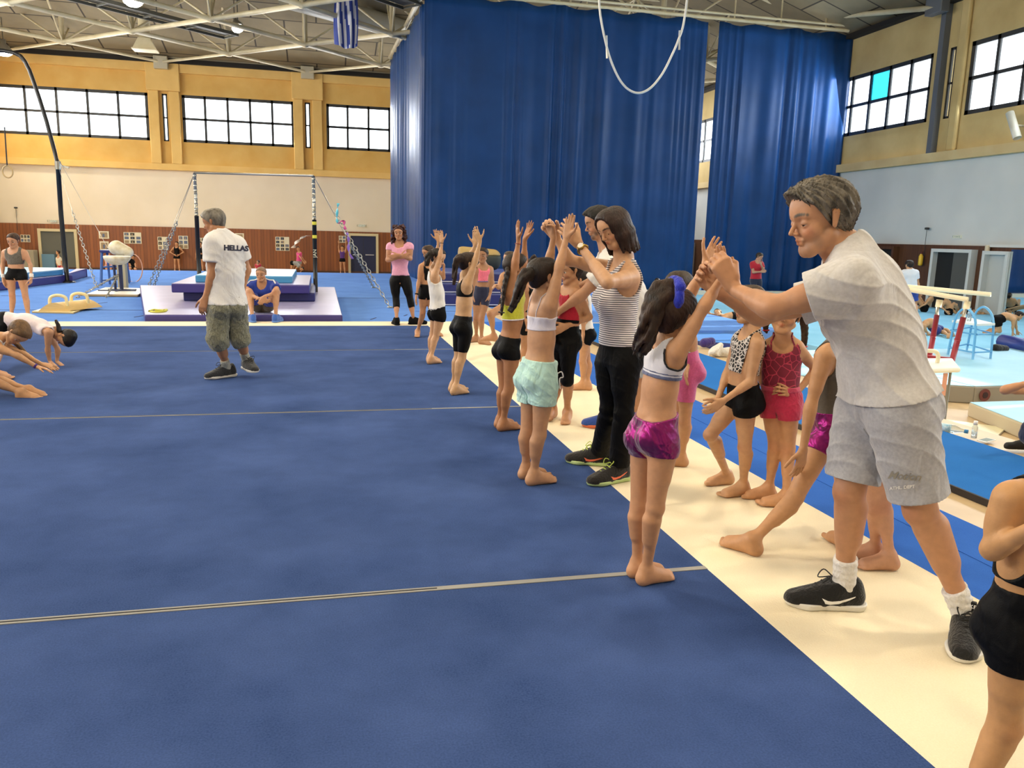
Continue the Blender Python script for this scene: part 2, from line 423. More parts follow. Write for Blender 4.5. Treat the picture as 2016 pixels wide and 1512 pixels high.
    if adult and not fem:
        for s in ('SA','SB'):
            A(Pr('chest',C_+(Pt[s]-C_)*.45+fc*.028*h,C_+(Pt[s]-C_)*.72+fc*.022*h,.040*h*lb,.03*h*lb,k=.04*h))
    if adult and fem:
        for s in (1,-1): A(Pr('chest',C_+wS*s*.042*h+fc*.042*h+upc*.012*h,C_+wS*s*.040*h+fc*.020*h+upc*.05*h,.036*h,.028*h,k=.03*h))
    for s in (1,-1): A(Pr('pelvis',P_+wH*s*.040*h-fp*.030*h-upp*.022*h,P_+wH*s*.044*h-fp*.022*h+upp*.006*h,.046*h*lb*hip,.040*h*lb*hip,k=.015*h))
    nk=.030*h*(1.12 if adult and not fem else (.86 if not adult else .85))*min(lb,1.1)
    hup_=nrm(HD-N_) if hup is None else cdir(hup)
    fv=cdir(face);hup_=orth(nrm(hup_*.55+V3(0,0,.45)) if hup is None else hup_,fv) if hup is None else orth(hup_,fv)
    A(Pr('neck',N_-upc*.01*h,HD-hup_*.20*hhh-fv*.06*hhh,nk*1.08,nk*.95,k=.018*h))
    for s in ('SA','SB'): A(Pr('trap',N_+(HD-N_)*.25-fc*.01*h,Pt[s]*.80+N_*.20+upc*.008*h,.018*h*lb,.024*h*lb,k=.035*h))
    # arms
    for s in 'AB':
        S_=Pt['S'+s]
        if 'E'+s not in Pt: continue
        E_=Pt['E'+s];d=nrm(E_-S_)
        A(Pr('delt'+s,S_-d*.004*h,S_+d*.04*h,.0305*h*lb*kd,.026*h*lb*kd,k=.02*h))
        A(Pr('upper'+s,S_,E_,.0260*h*lb*kd,.0205*h*lb*kd,k=.018*h))
        A(Pr('upper'+s,S_+(E_-S_)*.35,S_+(E_-S_)*.62,.0275*h*lb*kd,.025*h*lb*kd,k=.008*h))
        if 'W'+s not in Pt: continue
        W_=Pt['W'+s];v=W_-E_;d2=nrm(v)
        A(Pr('fore'+s,E_,W_,.0205*h*lb*kd,.0138*h*kd*(lb+1)/2,k=.012*h))
        A(Pr('fore'+s,E_+v*.12,E_+v*.42,.0235*h*lb*kd,.0195*h*lb*kd,k=.008*h))
    fine=[];hands=[]
    for s,hd in (('A',handA),('B',handB)):
        if 'W'+s not in Pt or hd is None: continue
        W_=Pt['W'+s];d2=nrm(W_-Pt['E'+s]);L=.105*h*(1.06 if adult else 1.0)*hd.get('size',1)
        hdr=d2
        if 'to' in hd:
            tt=hd['to'];hdr=nrm(at_depth(tt[0],tt[1],depth(W_)+(tt[2] if len(tt)>2 else 0))-W_)
        n=cdir(hd.get('n',(0,-1,0)));t=cdir(hd.get('t',(0,0,1)))
        hp=hand(W_+hdr*.006*h,hdr,n,t,L,hd.get('curl',.18),hd.get('spread',.3),hd.get('th',(.6,.25)))
        pr+=hp;c=W_+hdr*L*.5;ex=L*.72
        fine.append((c-ex,c+ex));Pt['hand'+s]=W_+hdr*L*.5
    # legs
    for s in 'AB':
        if 'K'+s not in Pt: continue
        H_,K_=Pt['H'+s],Pt['K'+s];out=wH if s=='A' else -wH
        H2=H_-up0*.0+out*.004*h
        A(Pr('thigh'+s,H2,K_,.0475*h*lb*kd*hip,.0285*h*lb,k=.020*h))
        A(Pr('thigh'+s,H2+(K_-H2)*.12+fp*.006*h,H2+(K_-H2)*.55+fp*.004*h,.0490*h*lb*kd*hip,.040*h*lb*kd,k=.010*h))
        A(Pr('knee'+s,K_-(K_-H2)*.0,K_+fp*.003*h,.0255*h*lb,.0245*h*lb,k=.014*h))
        if 'A'+s not in Pt: continue
        A_=Pt['A'+s];v=A_-K_;bk=orth(-(fwv if abs(fwv@nrm(v))<.8 else fp),v)
        A(Pr('calf'+s,K_,A_,.0255*h*lb,.0165*h*(lb+1)/2,k=.012*h))
        A(Pr('calf'+s,K_+v*.18+bk*.012*h,K_+v*.48+bk*.009*h,.0300*h*lb*(1 if adult else .97),.0235*h*lb*kd,k=.018*h))
        T_=Pt.get('T'+s)
        fd=(T_-A_)*V3(1,1,0) if T_ is not None else fwv
        if 'pitch'+s in J: fd=nrm(fd)+V3(0,0,J['pitch'+s])
        Pt['fd'+s]=nrm(fd)
        if shoes is None:
            big=np.cross(V3(0,0,1),nrm(fd)) # left of foot
            # big toe faces the other leg
            oth=Pt['A'+('B' if s=='A' else 'A')]-A_ if 'A'+('B' if s=='A' else 'A') in Pt else (-out)
            sd=big if big@(-out)>0 else -big
            pr+=foot(A_,fd,h,z,sd)
            c=A_+nrm(fd)*.055*h-V3(0,0,.02*h);ex=V3(.105,.105,.055)*h
            fine.append((c-ex,c+ex))
    # head
    s_=np.cross(fv,hup_);q=hhh;hc=HD
    def hp_(x,y,zz): return hc+s_*x*q+fv*y*q+hup_*zz*q
    hd=[]
    G=hd.append
    wd=.335 if adult else .35
    G(Pr('head',hp_(0,-.13,.15),hp_(0,.06,.17),wd*q,wd*q*.97,k=.03*q,q=1.0))
    G(Pr('head',hp_(0,.10,.08),hp_(0,.155,-.29),.270*q,.160*q,k=.08*q,q=1,v=None))
    G(Pr('head',hp_(-.04,.245,-.405),hp_(.04,.245,-.405),.075*q,.075*q,k=.07*q))
    for sx in (1,-1):
        G(Pr('head',hp_(sx*.22,.02,-.20),hp_(sx*.10,.21,-.37),.085*q,.075*q,k=.09*q))        # jaw
        G(Pr('head',hp_(sx*.17,.20,-.10),hp_(sx*.13,.25,-.14),.105*q,.085*q,k=.07*q))         # cheek
        G(Pr('head',hp_(sx*.055,.345,.075),hp_(sx*.20,.285,.085),.040*q,.035*q,k=.05*q))       # brow
        G(Pr('sock',hp_(sx*.145,.40,-.005),hp_(sx*.150,.40,-.005),.085*q,.085*q,k=.05*q,sub=True))
    G(Pr('head',hp_(0,.325,.06),hp_(0,(.440 if adult else .415),-.115),.026*q,(.034 if adult else .032)*q,k=.03*q))
    for sx in (1,-1): G(Pr('head',hp_(sx*.034,.392,-.132),hp_(sx*.044,.375,-.136),.026*q,.025*q,k=.02*q))
    G(Pr('head',hp_(-.085,.318,-.232),hp_(0,.352,-.222),.018*q,.026*q,k=.03*q));G(Pr('head',hp_(.085,.318,-.232),hp_(0,.352,-.222),.018*q,.026*q,k=.03*q))
    G(Pr('head',hp_(-.05,.325,-.272),hp_(.05,.325,-.272),.027*q,.027*q,k=.03*q))
    G(Pr('mouth',hp_(-.088,.352,-.250),hp_(0,.384,-.248),.0095*q,.011*q,k=.01*q,sub=True));G(Pr('mouth',hp_(.088,.352,-.250),hp_(0,.384,-.248),.0095*q,.011*q,k=.01*q,sub=True))
    for sx in (1,-1):
        if eyes:
            ec=hp_(sx*.146,.262,-.008);tu=math.radians(12-30*min(lids,1.1));tl=math.radians(-19-(9*lids))
            G(Pr('lid',ec,ec,.083*q,.083*q,k=.012*q,clips=[(ec,fv*math.sin(tu)-hup_*math.cos(tu))]));G(Pr('lid',ec,ec,.082*q,.082*q,k=.012*q,clips=[(ec,-fv*math.sin(tl)+hup_*math.cos(tl))]))
        G(Pr('ear',hp_(sx*.345,-.050,.060),hp_(sx*.330,-.02,-.09),.066*q,.040*q,k=.02*q,q=.45,v=s_+fv*.35*sx*-1))
        G(Pr('ear',hp_(sx*.395,-.035,.050),hp_(sx*.38,-.02,-.03),.034*q,.020*q,k=.015*q,sub=True))
    pr+=hd
    fine.append((hc-q*.56,hc+q*.56))
    # ground the feet
    sk=np.array(srgb(skin));sp=[]
    lip=sk*(V3(.86,.58,.56) if not (adult and not fem) else V3(.88,.70,.66));dark=sk*.72
    sp+=[(hp_(0,.37,-.228),.050*q,lip,.5),(hp_(.05,.345,-.235),.035*q,lip,.5),(hp_(-.05,.345,-.235),.035*q,lip,.5),(hp_(0,.355,-.275),.048*q,lip,.5)]
    bc=(np.array(srgb(hair.get('c','2a1a10')))+np.array(srgb(hair.get('c2','120b07'))))/2 if hair else sk*.5
    if D0<16:
        for sx in (1,-1):
            for t in np.linspace(0,1,7): sp.append((hp_(sx*(.06+.17*t),.375-.085*t*t,.100+.02*math.sin(t*3)),.030*q,np.array(bc)*.8+.02*sk,.45))
            sp.append((hp_(sx*.15,.36,-.0),.07*q,sk*.78,.8))
    for sx in (1,-1): sp.append((hp_(sx*.2,.3,-.12),.12*q,sk*V3(1.04,.86,.84),1.))
    for k,ts in (('KA',1),('KB',1)):
        if k in Pt: sp.append((Pt[k]+fp*.03*h,.045*h,sk*V3(.93,.82,.80),1.))
    if beard:
        bcol=np.array(srgb(beard[0]))
        for (x,y,zz,r) in [(0,.33,-.40,.12),(.1,.28,-.36,.11),(-.1,.28,-.36,.11),(.19,.17,-.28,.10),(-.19,.17,-.28,.10),(.24,.06,-.15,.08),(-.24,.06,-.15,.08),(.06,.37,-.20,.035),(-.06,.37,-.20,.035),(.11,.35,-.24,.04),(-.11,.35,-.24,.04),(0,.39,-.19,.03)]:
            sp.append((hp_(x,y,zz),r*q*1.1,bcol*beard[1]+sk*(1-beard[1]),.6))
        sp+=[(hp_(0,.37,-.225),.035*q,lip,.5),(hp_(0,.36,-.28),.035*q,lip,.5)]
    P,Q=surf(pr,rs,fine,rf)
    org=V3(B0[0],B0[1],z)
    body=mesh('person',P,Q,SKIN,None,org,col=spots(P,sk,sp));tag(body,label,'person',group)
    ctx=dict(bulk=lb,Pt=Pt,pr=pr,h=h,root=body,rs=rs,rf=rf,fc=fc,fp=fp,upc=upc,upp=upp,wS=wS,wH=wH,fw=fwv,hp=hp_,q=q,D=D0,N=N_,C=C_,P=P_,z=z,s_=s_,fv=fv,hup=hup_,sk=sk,adult=adult,fem=fem,out0=np.cross(fwv,up0))
    if eyes and D0<14:
        gv=nrm(fv*1.+(hup_*-.25 if lids>.5 else hup_*0)) if gaze is None else nrm(cdir(gaze))
        for sx in (1,-1):
            c=hp_(sx*.146,.262,-.008);r=.0755*q
            n1,n2=14,18;vs=[];cs=[];fs=[]
            ex=nrm(np.cross(gv,V3(.1,.2,1)));ey=np.cross(gv,ex)
            for i in range(n1+1):
                a=math.pi*i/n1
                for j in range(n2):
                    b=2*math.pi*j/n2;vs.append(c+r*(gv*math.cos(a)+(ex*math.cos(b)+ey*math.sin(b))*math.sin(a)))
                    cs.append((.01,.008,.006) if a<.2 else ((.07,.035,.018) if a<.52 else (.52,.48,.44)))
            for i in range(n1):
                for j in range(n2): fs.append((i*n2+j,(i+1)*n2+j,(i+1)*n2+(j+1)%n2,i*n2+(j+1)%n2))
            mesh('eye',vs,np.array(fs),EYE,body,col=np.array(cs))
    if hair: do_hair(ctx,hair)
    for c in clothes: garment(ctx,c)
    if shoes:
        for s in 'AB':
            if 'A'+s in Pt: shoe(ctx,s,shoes)
    return ctx
def chain(pts,r0,r1,tag_='x',k=.01,q=1,v=None):
    n=len(pts)-1
    return [Pr(tag_,pts[i],pts[i+1],r0+(r1-r0)*i/n,r0+(r1-r0)*(i+1)/n,k=k,q=q,v=v) for i in range(n)]
def spl(pts,n=6):
    """Catmull-Rom through the points"""
    p=[np.array(x,float) for x in pts];p=[2*p[0]-p[1]]+p+[2*p[-1]-p[-2]];o=[]
    for i in range(1,len(p)-2):
        for k in range(n):
            t=k/n;o.append(.5*((2*p[i])+(-p[i-1]+p[i+1])*t+(2*p[i-1]-5*p[i]+4*p[i+1]-p[i+2])*t*t+(-p[i-1]+3*p[i]-3*p[i+1]+p[i+2])*t**3))
    return o+[p[-2]]
def strands(ctx,path,r0,r1,n=9,seed=1,wave=.3,nz=2,flare=1.):
    """bundle of tapering locks along a path (world points)"""
    rng=random.Random(seed);pts=spl(path,nz);m=len(pts);out=[]
    for i in range(n):
        a=2*math.pi*i/n+rng.random();rr=.55*r0*math.sqrt(rng.random()*.8+.2)
        ln=1-rng.random()*.25;P=[]
        for j in range(int(m*ln)+1 if ln<1 else m):
            if j>=m: break
            t=j/(m-1);d=nrm(pts[min(j+1,m-1)]-pts[max(j-1,0)]);x=orth(V3(.3,.9,.2),d);y=np.cross(d,x)
            w=rr*(1+(flare-1)*t)*(1-.35*t*t)*(1+.3*math.sin(t*7+i));aa=a+wave*math.sin(t*5+i)*2
            P.append(pts[j]+x*math.cos(aa)*w+y*math.sin(aa)*w)
        if len(P)>1: out+=chain(P,r0*.52,r1*.5,'hair',k=r0*.18)
    return out
def px_path(ctx,l):
    return [at_depth(p[0],p[1],ctx['D']+(p[2] if len(p)>2 else 0)) for p in l]
def do_hair(ctx,H):
    HU,HFv=ctx['hup'],ctx['fv'];q,hp,root=ctx['q'],ctx['hp'],ctx['root'];st=H.get('style','pony');res=max(.0032,min(.009,.0016*ctx['D']))
    m=hairmat('hair_'+H.get('c','2a1a10')+H.get('c2',''),srgb(H.get('c','2a1a10')),srgb(H.get('c2','120b07')))
    fr=H.get('front',0.)
    inf=H.get('inf',.035)*q;pr=[Pr('hair',hp(0,-.14,.15),hp(0,.075,.185),.335*q+inf,.320*q+inf,k=.04*q),Pr('hair',hp(0,-.20,.02),hp(0,-.22,-.12),.24*q+inf,.16*q+inf,k=.08*q)]
    p0=hp(0,-.2,-.28);n0=nrm(ctx['fv']*(.74+fr)-ctx['hup']*.67)
    clips=[(p0,n0)];holes=[Pr('x',hp(0,.62,-.05),hp(0,.62,.02),.40*q,.36*q)]
    if st=='short': clips.append((hp(0,-.25,-.25),-ctx['hup']))
    else: clips.append((hp(0,-.25,-.30),-ctx['hup']))
    # ears stay clear
    for sx in (1,-1): holes.append(Pr('x',hp(sx*.44,-.035,.05),hp(sx*.44,.0,-.12),(.125 if st=='short' else .10)*q,.11*q))
    if H.get('top'):   # quiff / volume
        t=H['top'];pr+=[Pr('hair',hp(0,.20,.38),hp(0,-.1,.40),.10*q*t,.13*q*t,k=.1*q),Pr('hair',hp(-.08,.36,.36),hp(.08,.36,.36),.07*q*t,.07*q*t,k=.1*q)]
    pole=hp(0,-.45,.3) if st in ('pony','bun') else (hp(0,.4,.35) if st!='braids' else hp(0,0,.6))
    if 'pole' in H: pole=hp(*H['pole'])
    cen=hp(0,-.03,.1);ax=nrm(pole-cen);e1=orth(V3(.3,.5,.7),ax);e2=np.cross(ax,e1);am=H.get('amp',.010)*q*(1.8 if st=='short' else 1)
    fq=26
    def disp(X,Y,Z):
        x,y,z=X-cen[0],Y-cen[1],Z-cen[2]
        th=np.arctan2(x*e1[0]+y*e1[1]+z*e1[2],x*e2[0]+y*e2[1]+z*e2[2]);w=x*ax[0]+y*ax[1]+z*ax[2]
        return am*(np.sin(th*fq+np.sin(w/q*9)*1.3)*.6+np.sin(th*fq*2.3+w/q*14)*.4)
    if H.get('bob'):
        bl=H['bob'];cen=hp(0,-.05,.2);ax=HU;e1=orth(HFv,ax);e2=np.cross(ax,e1);fq=30
        for a in np.linspace(-2.35,2.35,13):
            x=math.sin(a);y=-math.cos(a)*.9
            fr_=max(0,y)
            pr.append(Pr('hair',hp(x*.33,-.06+y*.36,.12),hp(x*.40,-.07+y*.36,-.20),.10*q,.085*q,k=.09*q));e=bl*(1-.25*fr_)
            pr.append(Pr('hair',hp(x*.40,-.07+y*.36,-.20),hp(x*.37,-.07+y*.40,-e),.085*q,.045*q,k=.08*q))
        clips=[];holes=[Pr('x',hp(0,.66,.10),hp(0,.60,-.45),.43*q,.40*q)]
        am*=1.2
    if st=='bald':
        pr=[p.copy(-inf*.72) for p in pr];am*=.1;
    if st=='curly':
        holes=[];rng=random.Random(5)
        for i in range(430):
            a=rng.uniform(-math.pi,math.pi);v=rng.uniform(-1.15,.58);x=math.sin(a);y=math.cos(a)
            if y>.45 and v<.40: continue
            rr=(.36+.19*rng.random())*(1 if v>-.1 else 1.04);sp=math.sqrt(max(.05,1-min(1,(v-.1)/.62)**2)) if v>.1 else 1
            c=hp(x*rr*sp,-.08+y*rr*sp*.85,v if v>0 else v);d=nrm(V3(rng.gauss(0,1),rng.gauss(0,1),rng.gauss(0,1)))*.04*q
            pr.append(Pr('hair',c-d,c+d+ -ctx['hup']*.05*q,.060*q,.05*q,k=.02*q))
        # keep curls outside the clips
        base_=surf(pr[:2],res,clips=clips,holes=holes,disp=disp);cur=surf(pr[2:],res,holes=[Pr('x',hp(0,.66,-.12),hp(0,.62,-.02),.36*q,.33*q)])
        P=np.concatenate([base_[0],cur[0]]);Q=np.concatenate([base_[1],cur[1]+len(base_[0])])
        return mesh('hair',P,Q,m,root)
    P,Q=surf(pr,res,clips=clips,holes=holes,disp=disp,pad=.02)
    if len(P): mesh('hair',P,Q,m,root)
    if 'tail' in H:
        for ti,T in enumerate(H['tail']):
            pts=px_path(ctx,T['p']) if T.get('px',True) else [hp(*p) for p in T['p']]
            if T.get('braid'):
                ps=spl(pts,5);bp=[]
                for i,p in enumerate(ps):
                    t=i/(len(ps)-1);r=T['r']*q*(1-.4*t)
                    bp.append(Pr('h',p+ctx['s_']*r*.35*(1 if i%2 else -1),p+ctx['s_']*r*.35*(1 if i%2 else -1)+V3(0,0,-r*.9),r*.62,r*.5,k=r*.15))
                P,Q=surf(bp,res*.8)
            else:
                P,Q=surf(strands(ctx,pts,T['r']*q,T.get('r1',.35*T['r'])*q,n=T.get('n',9),seed=ti+3,wave=T.get('wave',.3),flare=T.get('flare',1.)),res)
            mesh('braid' if T.get('braid') else 'ponytail',P,Q,m,root)
            if T.get('tie'):
                c=pts[0] if not T.get('braid') else pts[-1];r=T['r']*q*(.85 if not T.get('braid') else .6)*T.get('tr',1);d=nrm(pts[1]-pts[0]) if not T.get('braid') else nrm(pts[-1]-pts[-2])
                x=orth(V3(.2,.3,.9),d);y=np.cross(d,x);rg=[]
                for i in range(14):
                    a=2*math.pi*i/14;a2=2*math.pi*(i+1)/14;w=1+.12*math.sin(i*2.4)
                    rg.append(Pr('t',c+(x*math.cos(a)+y*math.sin(a))*r*w,c+(x*math.cos(a2)+y*math.sin(a2))*r*w,r*.34*w,r*.3,k=r*.06))
                P,Q=surf(rg,max(.0025,res*.6));mesh('hair_tie',P,Q,fabric('tie_'+T['tie'],T['tie'],ws=60),root)
    if H.get('long'):
        pts=H['long'];pr2=[]
        for T in pts: pr2+=strands(ctx,[hp(*p) for p in T['p']] if not T.get('px') else px_path(ctx,T['p']),T['r']*q,T.get('r1',T['r']*.6)*q,n=T.get('n',8),seed=T.get('seed',2),flare=1.2)
        P,Q=surf(pr2,res);mesh('loose_hair',P,Q,m,root)
def sel(ctx,tags,inf,**kw):
    out=[]
    for p in ctx['pr']:
        for t in tags:
            if p.tag==t or (t.endswith('*') and p.tag.startswith(t[:-1])): out.append(p.copy(inf,**kw));break
    return out
def limb_clip(ctx,a,b,t):
    A_,B_=ctx['Pt'][a],ctx['Pt'][b];return (A_+(B_-A_)*t,nrm(B_-A_))
def garment(ctx,g):
    """cloth = the body's own surface pushed out by inf, cut at waist, hems, neck and armholes"""
    Pt,h,root=ctx['Pt'],ctx['h'],ctx['root'];k=g['k'];inf=g.get('inf',.006);res=g.get('res',min(ctx['rs']*.9,.0042 if ctx['D']<5.5 else 1));mt=g['m']
    up,upp,N_,C_,P_=ctx['upc'],ctx['upp'],ctx['N'],ctx['C'],ctx['P'];clips=[];holes=[];fl=g.get('flare',0.);wr=g.get('wr',0);extra=[]
    reg=[]   # (prims naming the limb, prims of the rest, plane) - the plane only cuts that limb
    T=lambda *tg:[p for p in ctx['pr'] if p.tag in tg]
    leg=lambda s:T('thigh'+s,'knee'+s,'calf'+s,'foot')
    if k in ('shorts','pants'):
        hem=g.get('hem',.35);tags=['pelvis','belly']
        for s in 'AB':
            tags+=['thigh'+s,'knee'+s]+(['calf'+s] if hem>.7 else [])
        base=T(*tags)
        clips.append((P_+upp*g.get('waist',.075)*h,nrm(upp+ctx['fp']*g.get('tilt',0))))
        for s in 'AB':
            if 'K'+s not in Pt: continue
            o='B' if s=='A' else 'A'
            pl=limb_clip(ctx,'H'+s,'K'+s,hem) if hem<1 else limb_clip(ctx,'K'+s,'A'+s,hem-1)
            ax=lambda q:[Pr('x',Pt['H'+q],Pt['K'+q],0,0)]+([Pr('x',Pt['K'+q],Pt['A'+q],0,0)] if 'A'+q in Pt else [])
            reg.append((ax(s),ax(o) if 'K'+o in Pt else [],pl))
            if fl:
                if hem<1:
                    e=Pt['H'+s]+(Pt['K'+s]-Pt['H'+s])*(hem+.1);extra.append(Pr('x',Pt['H'+s]+(Pt['K'+s]-Pt['H'+s])*.15,e,.047*h,.040*h+fl*h,k=.02*h))
                else:
                    e=Pt['K'+s]+(Pt['A'+s]-Pt['K'+s])*(hem-1+.05);m_=Pt['K'+s]+(e-Pt['K'+s])*.25;extra.append(Pr('x',m_,e,.030*h,.020*h+fl*h,k=.02*h))
                    if hem<1.6: extra.append(Pr('x',Pt['H'+s]+(Pt['K'+s]-Pt['H'+s])*.3,Pt['K'+s],.048*h,.040*h+fl*h*.5,k=.02*h))
        nm=g.get('name','shorts')
    else:
        lo=g.get('lo',.30);tags=['chest','belly','trap','deltA','deltB','upperA','upperB','pelvis',]+(['thighA','thighB'] if lo<.08 else [])
        base=T(*tags)
        lp=P_+(C_-P_)*(lo/.62) if lo<.62 else P_+(N_-P_)*lo
        ln=-nrm((upp if lo<.35 else up)+ctx['fp']*g.get('tilt',0))
        nh=g.get('neck',.045);neckc=N_+ctx['fc']*g.get('scoop',.02)*h
        holes.append(Pr('x',neckc+up*.004*h,neckc+up*.2*h,nh*h,nh*h*1.9))
        if g.get('scoop2'): holes.append(Pr('x',N_+ctx['fc']*.10*h-up*.005*h,N_+ctx['fc']*.11*h+up*.06*h,.052*h,.058*h))
        if g.get('backscoop'): holes.append(Pr('x',N_-ctx['fc']*.10*h-up*g['backscoop']*h,N_-ctx['fc']*.1*h+up*.05*h,.045*h,.06*h))
        for s in 'AB':
            if 'E'+s not in Pt: continue
            S_,E_=Pt['S'+s],Pt['E'+s];d=nrm(E_-S_);o=nrm(S_-N_)
            if k=='tee':
                sl=g.get('sleeve',.55)
                reg.append(([Pr('x',S_+(E_-S_)*.15,E_,0,0)],[Pr('x',P_,C_,.05*h,.06*h),Pr('x',C_,N_,.05*h,.02*h)],limb_clip(ctx,'S'+s,'E'+s,sl)))
                if g.get('sfl'): extra.append(Pr('x',S_+(E_-S_)*.1,S_+(E_-S_)*(sl+.1),.030*h,.0285*h+g['sfl']*h,k=.02*h))
            else:
                ar=g.get('arm',.050)
                holes.append(Pr('x',S_+o*.016*h-up*.010*h,S_+o*.03*h+up*.10*h,ar*h*.95,ar*h))
                holes.append(Pr('x',S_+d*.02*h+o*.012*h,E_,ar*h*.95,ar*h*1.2))
        if g.get('hemflare'):
            f=g['hemflare'];extra.append(Pr('x',P_-upp*.03*h,P_*.3+C_*.7,.074*h*ctx['bulk']*f,.070*h*ctx['bulk'],k=.04*h,q=.78,v=ctx['fp']))
        if g.get('hi'): clips.append((P_+(N_-P_)*g['hi'],up))
        nm=g.get('name','top');clips.append((lp,ln))
    def make(inf2,clips2,extra_off=0.,rs_=res):
        prs=base+[e.copy(extra_off) for e in extra]
        los,his=zip(*[p.box(p.k*.5+inf2+wr*2) for p in prs]);lo_=np.min(los,0)-rs_*2;hi_=np.max(his,0)+rs_*2
        # trim the box by the clip planes that are nearly level
        D=field(base,lo_,hi_,rs_)-inf2;n=D.shape
        ax=[(lo_[i]+rs_*np.arange(n[i])).astype(np.float32) for i in range(3)]
        X,Y,Z=ax[0][:,None,None],ax[1][None,:,None],ax[2][None,None,:]
        for e in extra:
            d=e.d(X,Y,Z)-extra_off;kk=.03*h;hh_=np.maximum(kk-np.abs(D-d),0)/kk;D=np.minimum(D,d)-hh_*hh_*kk*.25
        if wr:
            x,y,z=X-C_[0],Y-C_[1],Z-C_[2];f1=g.get('wf',38)
            a_=np.sin((z*1.0+x*.55)*f1+2.2*np.sin(x*9+y*7)+1.3*np.sin(z*13+y*5));b_=np.sin((z*.6-x*1.2+y*.8)*f1*.6+2*np.sin(z*8+x*4))
            D=D-wr*((1-np.abs(a_))**2*1.3+b_*.45)-wr*.2
        for h_ in holes: D=np.maximum(D,-h_.d(X,Y,Z))
        if k in ('shorts','pants') and len(reg)==2:
            dd_=[np.minimum.reduce([q.d(X,Y,Z) for q in r_[0]]) for r_ in reg];pc=P_-upp*g.get('crotch',.050)*h
            lev=(pc[0]-X)*upp[0]+(pc[1]-Y)*upp[1]+(pc[2]-Z)*upp[2];gap=.0022*h+np.clip(lev,0,.3)*.05-np.abs(dd_[0]-dd_[1])
            D=np.maximum(D,np.minimum(gap,lev))
        for own,oth,(p,nn) in reg:
            dA=np.minimum.reduce([q.d(X,Y,Z) for q in own]);pl=(X-p[0])*nn[0]+(Y-p[1])*nn[1]+(Z-p[2])*nn[2]
            if oth: dB=np.minimum.reduce([q.d(X,Y,Z) for q in oth]);pl=np.minimum(pl,dB-dA)
            D=np.maximum(D,pl)
        for p,nn in clips2: D=np.maximum(D,(X-p[0])*nn[0]+(Y-p[1])*nn[1]+(Z-p[2])*nn[2])
        P,Q=nets(D.astype(np.float32),lo_,rs_);used=np.unique(Q);mp=np.full(len(P),-1);mp[used]=np.arange(len(used))
        return P[used],mp[Q]
    P,Q=make(inf,clips)
    if len(P)==0: return None
    # keep the largest piece(s) only
    P,Q=big(P,Q,g.get('keep',.04))
    o=mesh(nm,P,Q,mt,root)
    if g.get('straps'):
        bo=root.data;bvv=BVHTree.FromPolygons([tuple(np.array(v.co)+root_loc(root)) for v in bo.vertices],[tuple(f.vertices) for f in bo.polygons])
        fc_,ww=ctx['fc'],g.get('sw',.052)
        for s in (1,-1):
            b0=N_+ctx['wS']*s*ww*h;pts=[]
            for a in np.linspace(-.55,math.pi+.55,17):
                q=b0+fc_*math.cos(a)*.075*h+up*(math.sin(a)*.085-.045)*h;hh_=bvv.find_nearest(Vector(q))
                if hh_[0] is not None: pts.append(np.array(hh_[0])+np.array(hh_[1])*.002)
            kk=MB();kk.tube(pts,g.get('sr',.0045)*h/1.2,6);kk.build('strap',mt,o,smooth=True)
    for bd in g.get('bands',()):
        p,n=clips[-1] if k not in ('shorts','pants') else clips[0];o0,w,bm,bn=bd
        P2,Q2=make(inf+.002,[(p-n*o0*h,n),(p-n*(o0+w)*h,-n)],.002,min(res,.005))
        if len(P2): P2,Q2=big(P2,Q2,.1);mesh(bn,P2,Q2,bm,o)
    ctx.setdefault('g',{})[nm]=(o,P,Q)
    return o
def big(P,Q,keep):
    """drop crumbs: connected pieces smaller than keep x the largest"""
    lab=np.arange(len(P))
    while True:
        m=lab[Q].min(1);l2=lab.copy();np.minimum.at(l2,Q.ravel(),np.repeat(m,Q.shape[1]));l2=l2[l2]
        if (l2==lab).all(): break
        lab=l2
    u,c=np.unique(lab,return_counts=True);ok=set(u[c>=keep*c.max()]);g_=np.isin(lab,list(ok));Q=Q[g_[Q].all(1)]
    used=np.unique(Q);mp=np.full(len(P),-1);mp[used]=np.arange(len(used));return P[used],mp[Q]
